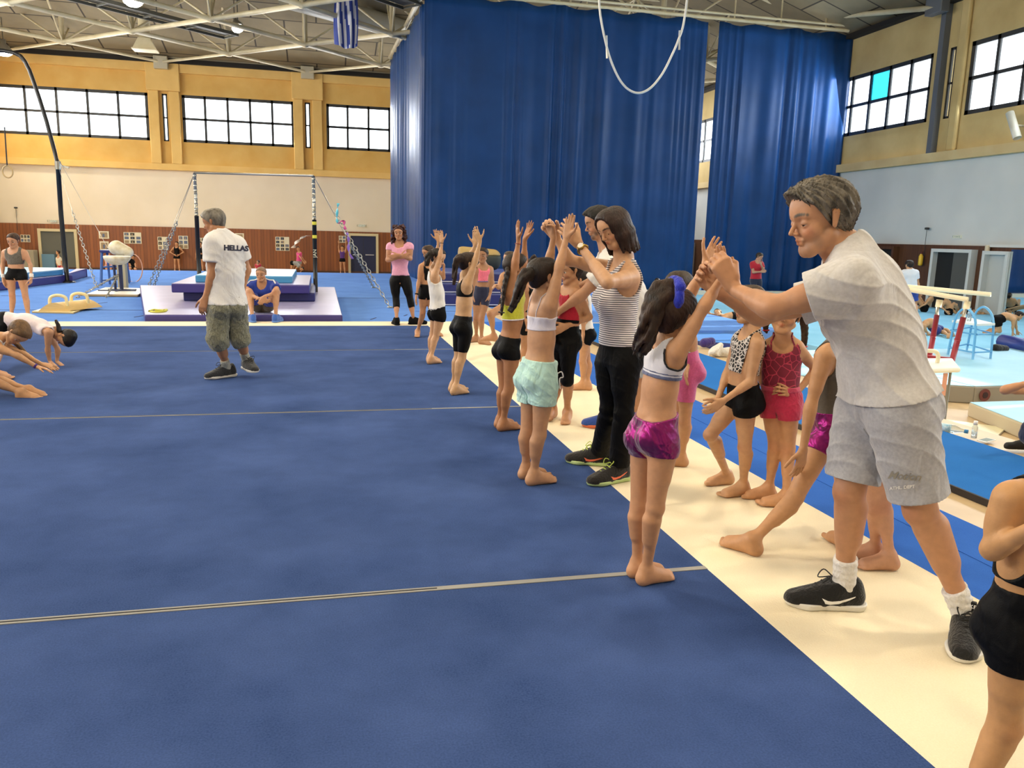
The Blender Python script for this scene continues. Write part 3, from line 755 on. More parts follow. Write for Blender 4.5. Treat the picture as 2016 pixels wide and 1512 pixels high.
def shoe(ctx,s,S):
    Pt,h,root=ctx['Pt'],ctx['h'],ctx['root'];A_=Pt['A'+s];f=Pt['fd'+s];up=nrm(V3(0,0,1)-f*f[2]);sd=np.cross(f,up)
    res=max(.0035,min(.012,.0014*ctx['D']));g=A_-up*.048*h
    h0=h;h=h*S.get('s',1.)
    def p(x,y,z): return g+f*x*h+sd*y*h+up*z*h
    upper=[Pr('u',p(-.025,0,.030),p(.02,0,.028),.026*h,.027*h,k=.02*h),Pr('u',p(.02,0,.026),p(.115,0,.017),.027*h,.019*h,k=.02*h,q=1),
           Pr('u',p(-.018,0,.058),p(.012,0,.060),.024*h,.023*h,k=.02*h),Pr('u',p(.02,0,.055),p(.085,0,.022),.020*h,.018*h,k=.03*h),
           Pr('u',p(.06,.008,.018),p(.118,.006,.014),.02*h,.016*h,k=.02*h),Pr('u',p(.06,-.008,.018),p(.112,-.008,.014),.02*h,.016*h,k=.02*h)]
    hol=[Pr('x',p(-.006,0,.066),p(-.002,0,.13),.0205*h,.024*h)]
    P,Q=surf(upper,res,clips=[(p(0,0,.011),-up),(p(0,0,.079),nrm(up+f*.35))],holes=hol)
    o=mesh('shoe',P,Q,S['m'],root)
    sole=[Pr('s',p(-.026,0,.016),p(.03,0,.016),.030*h,.026*h,k=.02*h),Pr('s',p(.03,0,.016),p(.085,0,.016),.026*h,.033*h,k=.02*h),Pr('s',p(.085,0,.016),p(.112,.004,.016),.033*h,.025*h,k=.02*h)]
    P2,Q2=surf(sole,res,clips=[(p(0,0,.0165),up),(p(0,0,.001),-up)])
    mesh('sole',P2,Q2,S['sole'],o)
    if S.get('laces'):
        mb=MB()
        for i in range(5):
            x=.035+i*.014;zz=.072-i*.0085
            mb.tube([p(x,-.014,zz-.004),p(x+.006,0,zz+.004),p(x+.002,.014,zz-.004)],.0022*h*.9,6)
        mb.tube(spl([p(.03,.0,.078),p(.045,.022,.086),p(.06,.012,.07),p(.035,0,.078),p(.045,-.024,.084),p(.058,-.016,.066)],5),.0016*h,5)
        mb.build('laces',S['laces'],o,smooth=True)
    if S.get('swoosh'):
        me=o.data;bv=BVHTree.FromPolygons([tuple(v) for v in P],[tuple(x) for x in Q.tolist()])
        prof=[(0.062,.026,.0012),(.050,.0205,.0035),(.036,.0185,.0055),(.020,.0205,.0062),(.004,.026,.0045),(-.012,.034,.0028),(-.030,.043,.0006)]
        prof=[(0.030,.030,.001),(.040,.024,.004),(.050,.0200,.0065),(.038,.0225,.006),(.020,.028,.0042),(0,.035,.0026),(-.026,.045,.0006)]
        for sgn in (1,-1):
            c=[(.028,.036),(.033,.0265),(.044,.0205),(.030,.0225),(.010,.0300),(-.012,.038),(-.034,.047)]
            # outline of the check mark: hook forward-low, tail rising to the heel
            out_=[(.060,.034),(.054,.026),(.052,.021),(.040,.0185),(.020,.0225),(-.004,.031),(-.034,.0455),(-.004,.0365),(.018,.0305),(.036,.0275),(.046,.0285)]
            vs=[];ok=True
            for (x,zz) in out_:
                src=p(x,sgn*.08,zz);hit=bv.ray_cast(Vector(src),Vector(-sd*sgn),.2*h)
                if hit[0] is None: ok=False;break
                vs.append(np.array(hit[0])+sd*sgn*.0012)
            if ok:
                n=len(vs);cx=[]
                for (x,zz) in [(.05,.0245),(.036,.0225),(.018,.0265),(-.004,.0335)]:
                    hit=bv.ray_cast(Vector(p(x,sgn*.08,zz)),Vector(-sd*sgn),.2*h)
                    cx.append(np.array(hit[0])+sd*sgn*.0016)
                vs+=cx;a=n
                F=[(0,1,a,10),(1,2,a),(2,3,a+1,a),(3,4,a+2,a+1),(4,5,a+3,a+2),(5,6,a+3),(6,7,a+3),(7,8,a+2,a+3),(8,9,a+1,a+2),(9,10,a,a+1)]
                mesh('side_mark',vs,[f_ if sgn>0 else f_[::-1] for f_ in F],S['swoosh'],o,smooth=False)
    if S.get('tongue') and s=='A':
        k_=MB();k_.hull8([p(.012,-.014,.070),p(.012,.014,.070),p(.030,.014,.066),p(.030,-.014,.066)],[p(.022,-.013,.100),p(.022,.013,.100),p(.030,.013,.099),p(.030,-.013,.099)]);tg=k_.build('tongue',S['m'],o,bevel=.003)
        text_at(S['tongue'],p(.034,0,.090),-sd,up,.0115*h,S['swoosh'],tg)
    h=h0
    if S.get('sock'):
        K_=Pt['K'+s];d=nrm(K_-A_);top=S.get('sh',.085)
        P3,Q3=surf([Pr('k',A_-up*.01*h,A_+d*.14*h,.0245*h,.0265*h,k=.01),],res,clips=[(A_+d*top*h*.8,d),(A_-up*.012*h,-up)],disp=lambda X,Y,Z:.0012*np.sin((Z)*900*.25))
        mesh('sock',P3,Q3,S['sock'],root)
def cuff(ctx,s,mt,name,a,b,r):
    """band round a forearm: from a to b metres above the wrist"""
    W_,E_=ctx['Pt']['W'+s],ctx['Pt']['E'+s];d=nrm(E_-W_)
    P,Q=surf([Pr('c',W_+d*a,W_+d*b,r,r*1.06)],max(.003,min(.006,.0008*ctx['D'])),clips=[(W_+d*a,-d),(W_+d*b,d)]);mesh(name,P,Q,mt,ctx['root'])
def decal_text(ctx,gname,txt,center,right,up,size,mt,frm,name='lettering',off=.003,font_bold=.0,shear=0):
    """lettering laid on a garment: flat text cast along frm onto its surface"""
    o,P,Q=ctx['g'][gname];bv=BVHTree.FromPolygons([tuple(v) for v in P],[tuple(x) for x in Q.tolist()])
    cu=bpy.data.curves.new('t','FONT');cu.body=txt;cu.size=size;cu.align_x='CENTER';cu.align_y='CENTER';cu.offset=font_bold;cu.resolution_u=3;cu.shear=shear
    to=bpy.data.objects.new('t',cu);me=bpy.data.meshes.new_from_object(to)
    vs=[];right=nrm(right);up=orth(up,right)
    bmm=bmesh.new();bmm.from_mesh(me);bmesh.ops.triangulate(bmm,faces=bmm.faces);
    for _ in range(2):
        es=[e for e in bmm.edges if e.calc_length()>size*.18]
        if es: bmesh.ops.subdivide_edges(bmm,edges=es,cuts=1);bmesh.ops.triangulate(bmm,faces=bmm.faces)
    last=None
    for v in bmm.verts:
        w=center+right*v.co.x+up*v.co.y
        vd=nrm(w-CAM) if frm is None else frm;hit=bv.ray_cast(Vector(w-vd*.35),Vector(vd),.8)
        if hit[0] is not None: w2=np.array(hit[0])-vd*off
        else: w2=w
        vs.append(w2)
    fs=[[x.index for x in f.verts] for f in bmm.faces];bmm.free()
    bpy.data.objects.remove(to)
    return mesh(name,vs,fs,mt,o,smooth=False)
# ---------------------------------------------------------------- the hall
WX,FY,LX,BY=19.,41.,-14.1,-6.
def struct(o): return tag(o,kind='structure')
yellow=mat('yellow_plaster','d9b56a',rough=.85,c2='cfa456',nscale=1.2,bump=.15,bscale=30)
yellow2=mat('yellow_band','e2be74',rough=.85,c2='d9b268',nscale=1.5)
white=mat('white_plaster','e6dcc8',rough=.9,c2='ddd2bb',nscale=.6)
white_r=mat('cool_white_plaster','cfd2d0',rough=.9,c2='bfc4c4',nscale=.5)
dkframe=mat('dark_window_frame','2a2b2c',rough=.5)
def woodmat():
    m,nt,b=_nodes('wood_panelling');N=nt.nodes;L=nt.links
    tc=N.new('ShaderNodeTexCoord');sp=N.new('ShaderNodeSeparateXYZ');L.new(tc.outputs['Object'],sp.inputs[0])
    ad=N.new('ShaderNodeMath');ad.operation='ADD';L.new(sp.outputs[0],ad.inputs[0]);L.new(sp.outputs[1],ad.inputs[1])
    ml=N.new('ShaderNodeMath');ml.operation='MULTIPLY';ml.inputs[1].default_value=7;L.new(ad.outputs[0],ml.inputs[0])
    fl=N.new('ShaderNodeMath');fl.operation='FLOOR';L.new(ml.outputs[0],fl.inputs[0])
    wn=N.new('ShaderNodeTexWhiteNoise');wn.noise_dimensions='1D';L.new(fl.outputs[0],wn.inputs['W'])
    r=N.new('ShaderNodeValToRGB');r.color_ramp.elements[0].color=(*srgb('6f3d1c'),1);r.color_ramp.elements[1].color=(*srgb('96592c'),1)
    nz=N.new('ShaderNodeTexNoise');nz.inputs['Scale'].default_value=2;mp=N.new('ShaderNodeMapping');mp.inputs['Scale'].default_value=(9,9,.7);L.new(tc.outputs['Object'],mp.inputs[0]);L.new(mp.outputs[0],nz.inputs[0])
    mx=N.new('ShaderNodeMix');mx.inputs[0].default_value=.5;L.new(wn.outputs[0],mx.inputs[2]);L.new(nz.outputs[0],mx.inputs[3]);L.new(mx.outputs[0],r.inputs[0])
    fr=N.new('ShaderNodeMath');fr.operation='FRACT';L.new(ml.outputs[0],fr.inputs[0])
    gt=N.new('ShaderNodeMath');gt.operation='GREATER_THAN';gt.inputs[1].default_value=.07;L.new(fr.outputs[0],gt.inputs[0])
    m2=N.new('ShaderNodeMix');m2.data_type='RGBA';m2.inputs[6].default_value=(*srgb('3a1c0c'),1);L.new(gt.outputs[0],m2.inputs[0]);L.new(r.outputs[0],m2.inputs[7]);L.new(m2.outputs[2],b.inputs['Base Color'])
    b.inputs['Roughness'].default_value=.45;return m
wood=woodmat()
def carpetmat(name,c,c2,sp=.0):
    m,nt,b=_nodes(name);N=nt.nodes;L=nt.links
    tc=N.new('ShaderNodeTexCoord')
    n1=N.new('ShaderNodeTexNoise');n1.inputs['Scale'].default_value=1.3;n1.inputs['Detail'].default_value=5;n1.inputs['Roughness'].default_value=.65
    n2=N.new('ShaderNodeTexNoise');n2.inputs['Scale'].default_value=150;n2.inputs['Detail'].default_value=2
    L.new(tc.outputs['Object'],n1.inputs[0]);L.new(tc.outputs['Object'],n2.inputs[0])
    mx=N.new('ShaderNodeMath');mx.operation='MULTIPLY_ADD';mx.inputs[1].default_value=.62;L.new(n2.outputs[0],mx.inputs[0]);L.new(n1.outputs[0],mx.inputs[2])
    r=N.new('ShaderNodeValToRGB');r.color_ramp.elements[0].position=.42;r.color_ramp.elements[1].position=1.12 if 0 else 1.0
    r.color_ramp.elements[0].color=(*srgb(c2),1);r.color_ramp.elements[1].color=(*srgb(c),1)
    L.new(mx.outputs[0],r.inputs[0]);L.new(r.outputs[0],b.inputs['Base Color'])
    bm=N.new('ShaderNodeBump');bm.inputs['Strength'].default_value=.5;bm.inputs['Distance'].default_value=.004;L.new(n2.outputs[0],bm.inputs['Height']);L.new(bm.outputs[0],b.inputs['Normal'])
    b.inputs['Roughness'].default_value=.95;b.inputs['Sheen Weight'].default_value=.0;b.inputs['Sheen Roughness'].default_value=.5;b.inputs['Specular IOR Level'].default_value=.04
    return m
# floor slab of the hall and the podium of beige sheet
floorm=mat('beige_sheet_floor','ccb48e',rough=.45,c2='bfa67e',nscale=3)
m=MB();m.box((LX,BY,-.8),(WX,FY,-.6));struct(m.build('floor',floorm,origin=(0,0,-.6)))
navy=carpetmat('navy_carpet','43588a','233760');cream=carpetmat('cream_carpet','eadfc4','e0d2b2')
sblue=carpetmat('strip_blue','3a6ac0','2f5cb0');fieldb=carpetmat('field_blue','6088cc','4e74b8');runb=carpetmat('runway_blue','2f70bc','2867b2')
lightb=carpetmat('light_blue_foam','8cc4e2','78b4d6')
m=MB();m.box((LX,BY,-.6),(5.3,13.5,-.02));m.box((3.4,13.5,-.6),(3.76,30,-.16));struct(m.build('floor_podium',floorm,origin=(0,0,-.6)))
m=MB()
ys=[-5.5,-.4,3.1,6.6,10.15,12.87]
fc_=MB();fc_.box((-9.5,-5.5,-.02),(1.68,12.87,0));o=fc_.build('exercise_carpet',navy,origin=(0,0,-.02));tag(o,'navy blue floor exercise carpet the line of girls stands on','carpet')
seam=mat('seam_strip','8f8f8c',rough=.8);seamd=mat('seam_gap','22222a',rough=.9)
for i,(y,wd_) in enumerate([(3.105,.034),(6.6,.028),(10.15,.022)]):
    k=MB();k.box((-9.5,y-wd_/2,0),(1.68 if i<2 else 1.68,y+wd_/2,.003));s_=k.build('seam',seam,o,origin=(0,y,0))
    k=MB();k.box((-9.5,y-.003,.003),(.45 if i==0 else .9,y+.003,.0045));k.build('seam_gap',seamd,s_,origin=(0,y,0))
k=MB();k.box((1.68,-5.5,-.02),(2.68,13.5,.0));k.box((-9.5,12.87,-.02),(1.68,13.5,.0));o=k.build('border_carpet',cream,origin=(2.2,0,-.02));tag(o,'cream white border strip round the navy exercise carpet','carpet')
k=MB();k.box((2.68,-5.5,-.02),(3.4,13.5,-.006));k.bar((3.02,-5,-.006),(3.05,13.4,-.006),.012,.006);o=k.build('edge_mat',sblue,origin=(3,0,-.02));tag(o,'narrow royal blue mat strip beside the cream border','mat')
k=MB();k.box((3.76,-5.5,-.018),(4.8,13,.022));o=k.build('runway_mat',runb,origin=(4.3,0,-.018));tag(o,'long mid blue runway mat with a dark raised edge','mat')
k=MB();k.box((3.745,-5.5,-.018),(3.76,13,.024));k.build('edge_strip',mat('dark_rubber','2a2420',rough=.7),o)
k=MB();k.box((LX,13.5,-.6),(3.4,33,-.15));o=struct(k.build('floor_blue_field',fieldb,origin=(0,0,-.6)))
k=MB();k.box((3.4,13.5,-.6),(8.6,26.5,-.17));o=struct(k.build('floor_blue_side',fieldb,origin=(6,14,-.6)))
k=MB()
for (x0,y0,x1,y1) in [(-14,16.9,3,16.93),(-14,20.3,3,20.34),(-14,25,3,25.05)]:
    x=x0
    while x<x1:
        l=.2+random.random()*.9
        if random.random()<.4: k.box((x,y0,-.149),(min(x+l,x1),y1,-.146))
        x+=l
for (x0,y0,l) in [(-2.9,14.6,.9),(-3.3,15.6,.5),(-4.8,17.8,.9),(.9,15.2,.35),(1.6,15.9,.25)]:
    k.bar((x0,y0,-.148),(x0+l*.35,y0+l,-.148),.03,.004)
gp=k.build('floor_blue_gaps',mat('gap_dark','1d2a52',rough=.9),origin=(0,20,-.15));struct(gp)
# right hand foam floor, laid lower
k=MB();k.box((9.0,12.2,-.6),(WX,30,-.42));struct(k.build('floor_foam_right',lightb,origin=(12,14,-.6)))
# ---- walls with window openings
WZ0,WZ1,TOP=5.4,7.5,8.8
def wall(name,axis,c,th,spans,a0,a1,m_up,m_mid):
    """wall along `axis`, inner face at c, thickness th outwards; spans = window openings"""
    def bx(mb,u0,u1,z0,z1,t0=0,t1=None):
        t1=th if t1 is None else t1
        if axis=='x': mb.box((u0,min(c+t0,c+t1),z0),(u1,max(c+t0,c+t1),z1))
        else: mb.box((min(c+t0,c+t1),u0,z0),(max(c+t0,c+t1),u1,z1))
    a=MB();u=a0
    for s0,s1 in sorted(spans):
        bx(a,u,s0,WZ0,WZ1);u=s1
    bx(a,u,a1,WZ0,WZ1);bx(a,a0,a1,WZ1,11.6);bx(a,a0,a1,4.1,WZ0)
    o=struct(a.build(name,m_up))
    b=MB();bx(b,a0,a1,-.6,4.1);struct(b.build(name+'_lower',m_mid))
    s=-1 if th>0 else 1
    l=MB();bx(l,a0,a1,4.1,4.38,0,s*.22);struct(l.build('trim_ledge_'+name[5:],yellow2 if name!='wall_right' else yellow_r2))
    return bx,s
yellow_r=mat('ochre_plaster','c9b27c',rough=.9,c2='b39b66',nscale=.9,detail=6)
yellow_r2=mat('ochre_band','cdb98a',rough=.9,c2='bda576',nscale=1)
farw=[(-13.9,-7.55),(-6.95,-6.72),(-6.1,-1.1),(-.6,-.35),(.4,5.4),(5.85,6.1),(6.8,11.8),(12.25,12.5),(13.2,18.2)]
bxf,_=wall('wall_far','x',FY,.3,farw,LX,WX,yellow,white)
rightw=[(-3,2),(3.5,8.5),(8.95,9.2),(9.9,14.9),(15.4,15.65),(16.4,21.35),(21.95,22.2),(22.9,27.9),(28.3,28.55),(29.3,34.3),(35.7,40.5)]
bxr,_=wall('wall_right','y',WX,.3,rightw,BY,FY,yellow_r,white_r)
leftw=[(-5,0),(1.4,6.4),(7.8,12.8),(14.2,19.2),(20.6,25.6),(27,32),(33.4,38.4)]
bxl,_=wall('wall_left','y',LX,-.3,leftw,BY,FY,yellow,white)
k=MB();k.box((LX,BY-.3,-.6),(WX,BY,11.6));struct(k.build('wall_back',white))
glass=mat('window_glass',(.9,.97,1),rough=.02,trans=1,alpha=.25,spec=.3)
cyan=mat('cyan_film','2fb4d0',rough=.25,trans=1)
wi=0
def window(axis,c,s,u0,u1,cols):
    """dark metal frame with two rows of panes, set in the opening"""
    global wi
    wi+=1
    fr=MB();t=.055
    def b(mb,a0,a1,z0,z1,d0=.02,d1=.10):
        lo,hi=sorted((c-s*d0,c-s*d1))
        if axis=='x': mb.box((a0,lo,z0),(a1,hi,z1))
        else: mb.box((lo,a0,z0),(hi,a1,z1))
    t=.13 if cols>1 else .07
    b(fr,u0,u1,WZ0,WZ0+t);b(fr,u0,u1,WZ1-t,WZ1);b(fr,u0,u0+t,WZ0,WZ1);b(fr,u1-t,u1,WZ0,WZ1);b(fr,u0,u1,(WZ0+WZ1)/2-t*.4,(WZ0+WZ1)/2+t*.4)
    for i in range(1,cols):
        x=u0+(u1-u0)*i/cols;b(fr,x-t*.4,x+t*.4,WZ0,WZ1)
    o=struct(fr.build('window_%d'%wi,dkframe))
    g=MB();b(g,u0+.03,u1-.03,WZ0+.03,WZ1-.03,.055,.062);g.build('pane',glass,o)
    return o,b
for a,b_ in farw: window('x',FY,-1,a,b_,5 if b_-a>1 else 1)
for a,b_ in rightw:
    o,b=window('y',WX,-1,a,b_,5 if b_-a>1 else 1)
    if a==22.9:
        g=MB();b(g,24.95,25.88,6.48,7.42,.045,.052);g.build('tinted_pane',cyan,o)
for a,b_ in leftw: window('y',LX,1,a,b_,5)
# piers and lintels
for px_ in (-6.84,-.47,5.97,12.37):
    k=MB();k.box((px_-.72,FY-.28,7.6),(px_+.72,FY,8.8));k.box((px_-.66,FY-.22,4.38),(px_-.22,FY,7.6));k.box((px_+.22,FY-.22,4.38),(px_+.66,FY,7.6))
    struct(k.build('wall_far_pier',yellow2,bevel=.03))
k=MB();k.box((LX,FY-.2,8.42),(WX,FY,8.8));struct(k.build('trim_far_top',yellow2))
k=MB();k.box((LX,FY-.34,8.8),(WX,FY,9.0));struct(k.build('trim_far_gutter',mat('black_gutter','1a1714',rough=.8)))
k=MB();k.box((LX,FY-.30,9.0),(WX,FY,9.35));struct(k.build('trim_far_cornice',mat('grey_concrete2','9a9078',rough=.9)))
steel=mat('painted_steel_grey','5c6066',rough=.5)
for y in (22.05,15.5,9.05):
    k=MB();k.box((WX-.22,y+.25,4.38),(WX,y+.45,8.8));struct(k.build('wall_right_column',steel))
    k=MB();k.box((WX-.14,y-.60,4.38),(WX,y-.25,8.8));struct(k.build('wall_right_pier',yellow_r,bevel=.06))
k=MB();k.box((WX-.3,BY,8.8),(WX,FY,8.95));struct(k.build('trim_right_gutter',mat('black_gutter','1a1714',rough=.8)))
# wood panelling
k=MB();k.box((LX,FY-.07,-.45),(WX,FY,1.5));struct(k.build('wall_far_panelling',wood))
k=MB();k.box((LX,FY-.12,-.6),(WX,FY,-.45));struct(k.build('baseboard_far',mat('dark_skirting','4a2f1e',rough=.6)))
woodd=mat('dark_panelling','5e3c24',rough=.4,c2='4a2d1a',nscale=4,stretch=(6,6,.3))
k=MB();k.box((WX-.07,18.95,-.6),(WX,FY,1.53));k.box((WX-.12,BY,-.6),(WX,18.95,1.50));struct(k.build('wall_right_panelling',woodd))
k=MB();k.box((WX-.16,BY,1.50),(WX,19.6,1.58));struct(k.build('trim_right_rail',white_r))
k=MB();k.tube([(WX-.16,19.62,-.42),(WX-.16,19.62,1.55)],.07,10);tag(k.build('wall_pipe',mat('pale_pipe','c9c0aa',rough=.5)),'thin pale pipe running up the dark panelled wall','pipe')
# ceiling
def concmat():
    m,nt,b=_nodes('concrete_slabs');N=nt.nodes;L=nt.links
    tc=N.new('ShaderNodeTexCoord');br=N.new('ShaderNodeTexBrick');br.inputs['Scale'].default_value=1;br.inputs['Brick Width'].default_value=2.6;br.inputs['Row Height'].default_value=1.3;br.inputs['Mortar Size'].default_value=.035
    br.inputs['Color1'].default_value=(*srgb('94876a'),1);br.inputs['Color2'].default_value=(*srgb('7e7257'),1);br.inputs['Mortar'].default_value=(*srgb('3c3426'),1)
    mp=N.new('ShaderNodeMapping');L.new(tc.outputs['Object'],mp.inputs[0]);L.new(mp.outputs[0],br.inputs[0])
    nz=N.new('ShaderNodeTexNoise');nz.inputs['Scale'].default_value=1.1;nz.inputs['Detail'].default_value=6;L.new(tc.outputs['Object'],nz.inputs[0])
    mx=N.new('ShaderNodeMix');mx.data_type='RGBA';mx.blend_type='MULTIPLY';mx.inputs[0].default_value=.5;L.new(br.outputs[0],mx.inputs[6]);L.new(nz.outputs[0],mx.inputs[7]);L.new(mx.outputs[2],b.inputs['Base Color'])
    b.inputs['Roughness'].default_value=.95;return m
conc=concmat()
k=MB();k.add([(LX,FY-9,11.3),(WX-6,FY-9,11.3),(WX-6,BY,11.3),(LX,BY,11.3)],[(0,1,2,3)])
k.add([(LX,FY,9.3),(WX,FY,9.3),(WX-6,FY-9,11.3),(LX,FY-9,11.3)],[(0,1,2,3)])
k.add([(WX,FY,9.3),(WX,BY,9.3),(WX-6,BY,11.3),(WX-6,FY-9,11.3)],[(0,1,2,3)])
ce=k.build('ceiling',conc,origin=(0,0,9.3));struct(ce)
sm=ce.modifiers.new('S','SOLIDIFY');sm.thickness=.3;sm.offset=1
# roof ribs between slabs
k=MB()
for i in range(16):
    x=-13+i*1.61*1.25
    k.bar((x,FY-.2,9.22),(x,FY-9,11.2),.10,.12);k.bar((x,FY-9,11.2),(x,BY,11.2),.10,.12)
struct(k.build('ceiling_ribs',mat('dirty_concrete','6e6450',rough=.9)))
# space frame
tr=empty('roof_truss',(2,20,8.75),'white tubular steel roof truss under grey concrete slabs','roof truss')
wt=mat('cream_tube','d3c8a6',rough=.55,c2='bdb08c',nscale=2)
lo_,up_,br_,nd=MB(),MB(),MB(),MB()
def nod(i,j): return V3(-6.84+3.2*i,40.6-2.9*j,8.8)
def unod(i,j): return V3(-6.84+3.2*i,40.6-2.9*j,10.9)
for i in range(-2,9):
    for j in range(0,14):
        if (i+j)%2: continue
        p=nod(i,j)
        if p[0]<LX or p[0]>WX: continue
        for di in (1,-1):
            q=nod(i+di,j+1)
            if LX<q[0]<WX and not (min(p[0],q[0])>2.5 and min(p[1],q[1])<28.2): lo_.tube([p,q],.085 if j>0 else .06,7)
        if p[0]>2.5 and p[1]<28.2: continue
        lo_.lathe(p-V3(0,0,.13),[(0,0),(.13,.03),(.13,.2),(0,.24)],8)
        if j>0 and j<9:
            br_.tube([p,unod(i,j)],.10,7)
            for di in (1,-1):
                if LX<nod(i+di,j)[0]<WX: br_.tube([p,unod(i+di,j)],.04,6)
                br_.tube([p,p*.5+unod(i,j+di)*.5+V3(0,0,.0)],.035,6) if 0 else None
                br_.tube([p,unod(i,j-1 if di>0 else j+1)],.04,6)
for i in range(-2,9):
    for j in range(1,10):
        if LX<unod(i,j)[0]<WX:
            if i<8: up_.tube([unod(i,j),unod(i+1,j)],.06,6)
            if j<9: up_.tube([unod(i,j),unod(i,j+1)],.06,6)
N0=gy(1590,38,28.4)
for q_ in (gx(1850,14,WX-.5),gy(1395,107,33),gy(1470,-20,27.6),gy(1700,-30,27.8)): lo_.tube([N0,q_],.085,7)
for q_ in (V3(N0[0]-1.2,N0[1],10.9),V3(N0[0]+1.0,N0[1],10.9),V3(N0[0],N0[1]+2,10.9)): br_.tube([N0,q_],.06,6)
for mb,n in ((lo_,'lower_chords'),(up_,'upper_chords'),(br_,'bracing')): mb.build(n,wt,tr,smooth=True)
for px_ in (-6.84,-.44,5.96,12.36):
    k=MB();k.box((px_-.3,FY-.55,8.5),(px_+.3,FY-.28,9.05));struct(k.build('trim_truss_bearing',mat('bearing_paint','b9b299',rough=.6),bevel=.03))
k=MB();k.box((WX-.6,22.1,8.5),(WX-.3,22.8,9.05));struct(k.build('trim_truss_bearing_right',steel,bevel=.02))
# walkway of cable trays
for (a,b,n) in [((100,-18),(455,72),'near the bright lamp'),((690,-30),(812,12),'beside the blue curtain')]:
    p,q=gz(*a,9.0),gz(*b,9.0);d=nrm(q-p);s=np.cross(d,(0,0,1))*.45;k=MB()
    k.bar(p+s,q+s,.06,.10);k.bar(p-s,q-s,.06,.10);L_=np.linalg.norm(q-p);n_=int(L_/1.4)
    for i in range(n_+1): c=p+d*L_*i/n_;k.bar(c-s,c+s,.05,.06)
    k.bar(p+V3(0,0,.08),q+V3(0,0,.08),.8,.03);
    for i in range(0,n_+1,2): c=p+d*L_*i/n_;k.tube([c+s,c+s+V3(0,0,1.9)],.02,5)
    tag(k.build('cable_tray',mat('tray_dark','4b4a40',rough=.7)),'long dark cable tray hung under the roof '+n,'cable tray')
k=MB();k.tube([gz(560,-8,9.9),gz(800,60,9.9)],.42,16);tag(k.build('air_duct',mat('duct_grey','a8a492',rough=.5),smooth=True),'fat grey air duct running under the roof behind the flag','duct')
# lamps
lampg=mat('lamp_glass',(1,.93,.80),emit=22);alu=mat('lamp_body','9a9890',rough=.35,metal=.7)
def lamp(px,py,z,lab,r=.24,grp=None,tilt=(0,0,-1),pw=420):
    c=gz(px,py,z) if not isinstance(px,np.ndarray) else px
    root=empty('high_bay_lamp',c,lab,'lamp',grp);t=-nrm(tilt)
    k=MB();k.lathe(c,[(r,0),(r*.98,.06),(r*.55,.26),(r*.3,.34),(r*.3,.5),(0,.52)],18,ax=t);k.tube([c+t*.5,c+t*.5+V3(0,0,11-c[2]-.5)],.02,6);k.build('reflector',alu,root,smooth=True)
    k=MB();k.lathe(c,[(0,-.16),(r*.5,-.13),(r*.85,-.05),(r*.9,.02)],18,ax=t);k.build('lens',lampg,root,smooth=True)
    l=bpy.data.lights.new('lamp_light','SPOT');l.energy=pw;l.color=(1,.84,.60);l.spot_size=2.9;l.spot_blend=.7;l.shadow_soft_size=.35
    lo=bpy.data.objects.new('lamp_light',l);sc.collection.objects.link(lo);lo.parent=root;lo.location=tuple(-t*.24);lo.rotation_euler=Vector(tilt).to_track_quat('-Z','Y').to_euler()
lamp(262,4,8.9,'blazing high bay lamp at the top edge by the cable tray',r=.33)
lamp(468,55,8.9,'small bright lamp left of the hanging flag',r=.24,tilt=(.3,-.5,-1))
lamp(8,103,8.3,'glaring lamp at the left edge above the curved pole',r=.34)
for (x,y) in [(-8,3),(-8,12),(-8,21),(-1.5,-1),(-1.5,7.5),(-1.5,16),(5,2),(5,11),(5,20),(11.5,0),(11.5,8)]:
    lamp(V3(x,y,10.2),0,0,'high bay lamp hanging under the roof above the hall',r=.28,grp='high bay lamps above the hall',pw=520)
# vent horn
c=gz(285,76,8.9);root=empty('air_outlet',c,'pale funnel shaped air outlet hanging above the left windows','air outlet')
k=MB();k.tube([c+V3(0,0,.0),c+V3(0,0,1.0)],.22,14);k.build('duct_neck',wt,root,smooth=True)
k=MB();k.hull8([c+V3(-.42,-.3,-.42),c+V3(.42,-.3,-.42),c+V3(.42,.3,-.42),c+V3(-.42,.3,-.42)],[c+V3(-.22,-.2,0),c+V3(.22,-.2,0),c+V3(.22,.2,0),c+V3(-.22,.2,0)]);k.hull8([c+V3(-.46,-.34,-.47),c+V3(.46,-.34,-.47),c+V3(.46,.34,-.47),c+V3(-.46,.34,-.47)],[c+V3(-.46,-.34,-.42),c+V3(.46,-.34,-.42),c+V3(.46,.34,-.42),c+V3(-.46,.34,-.42)]);k.build('hood',wt,root)
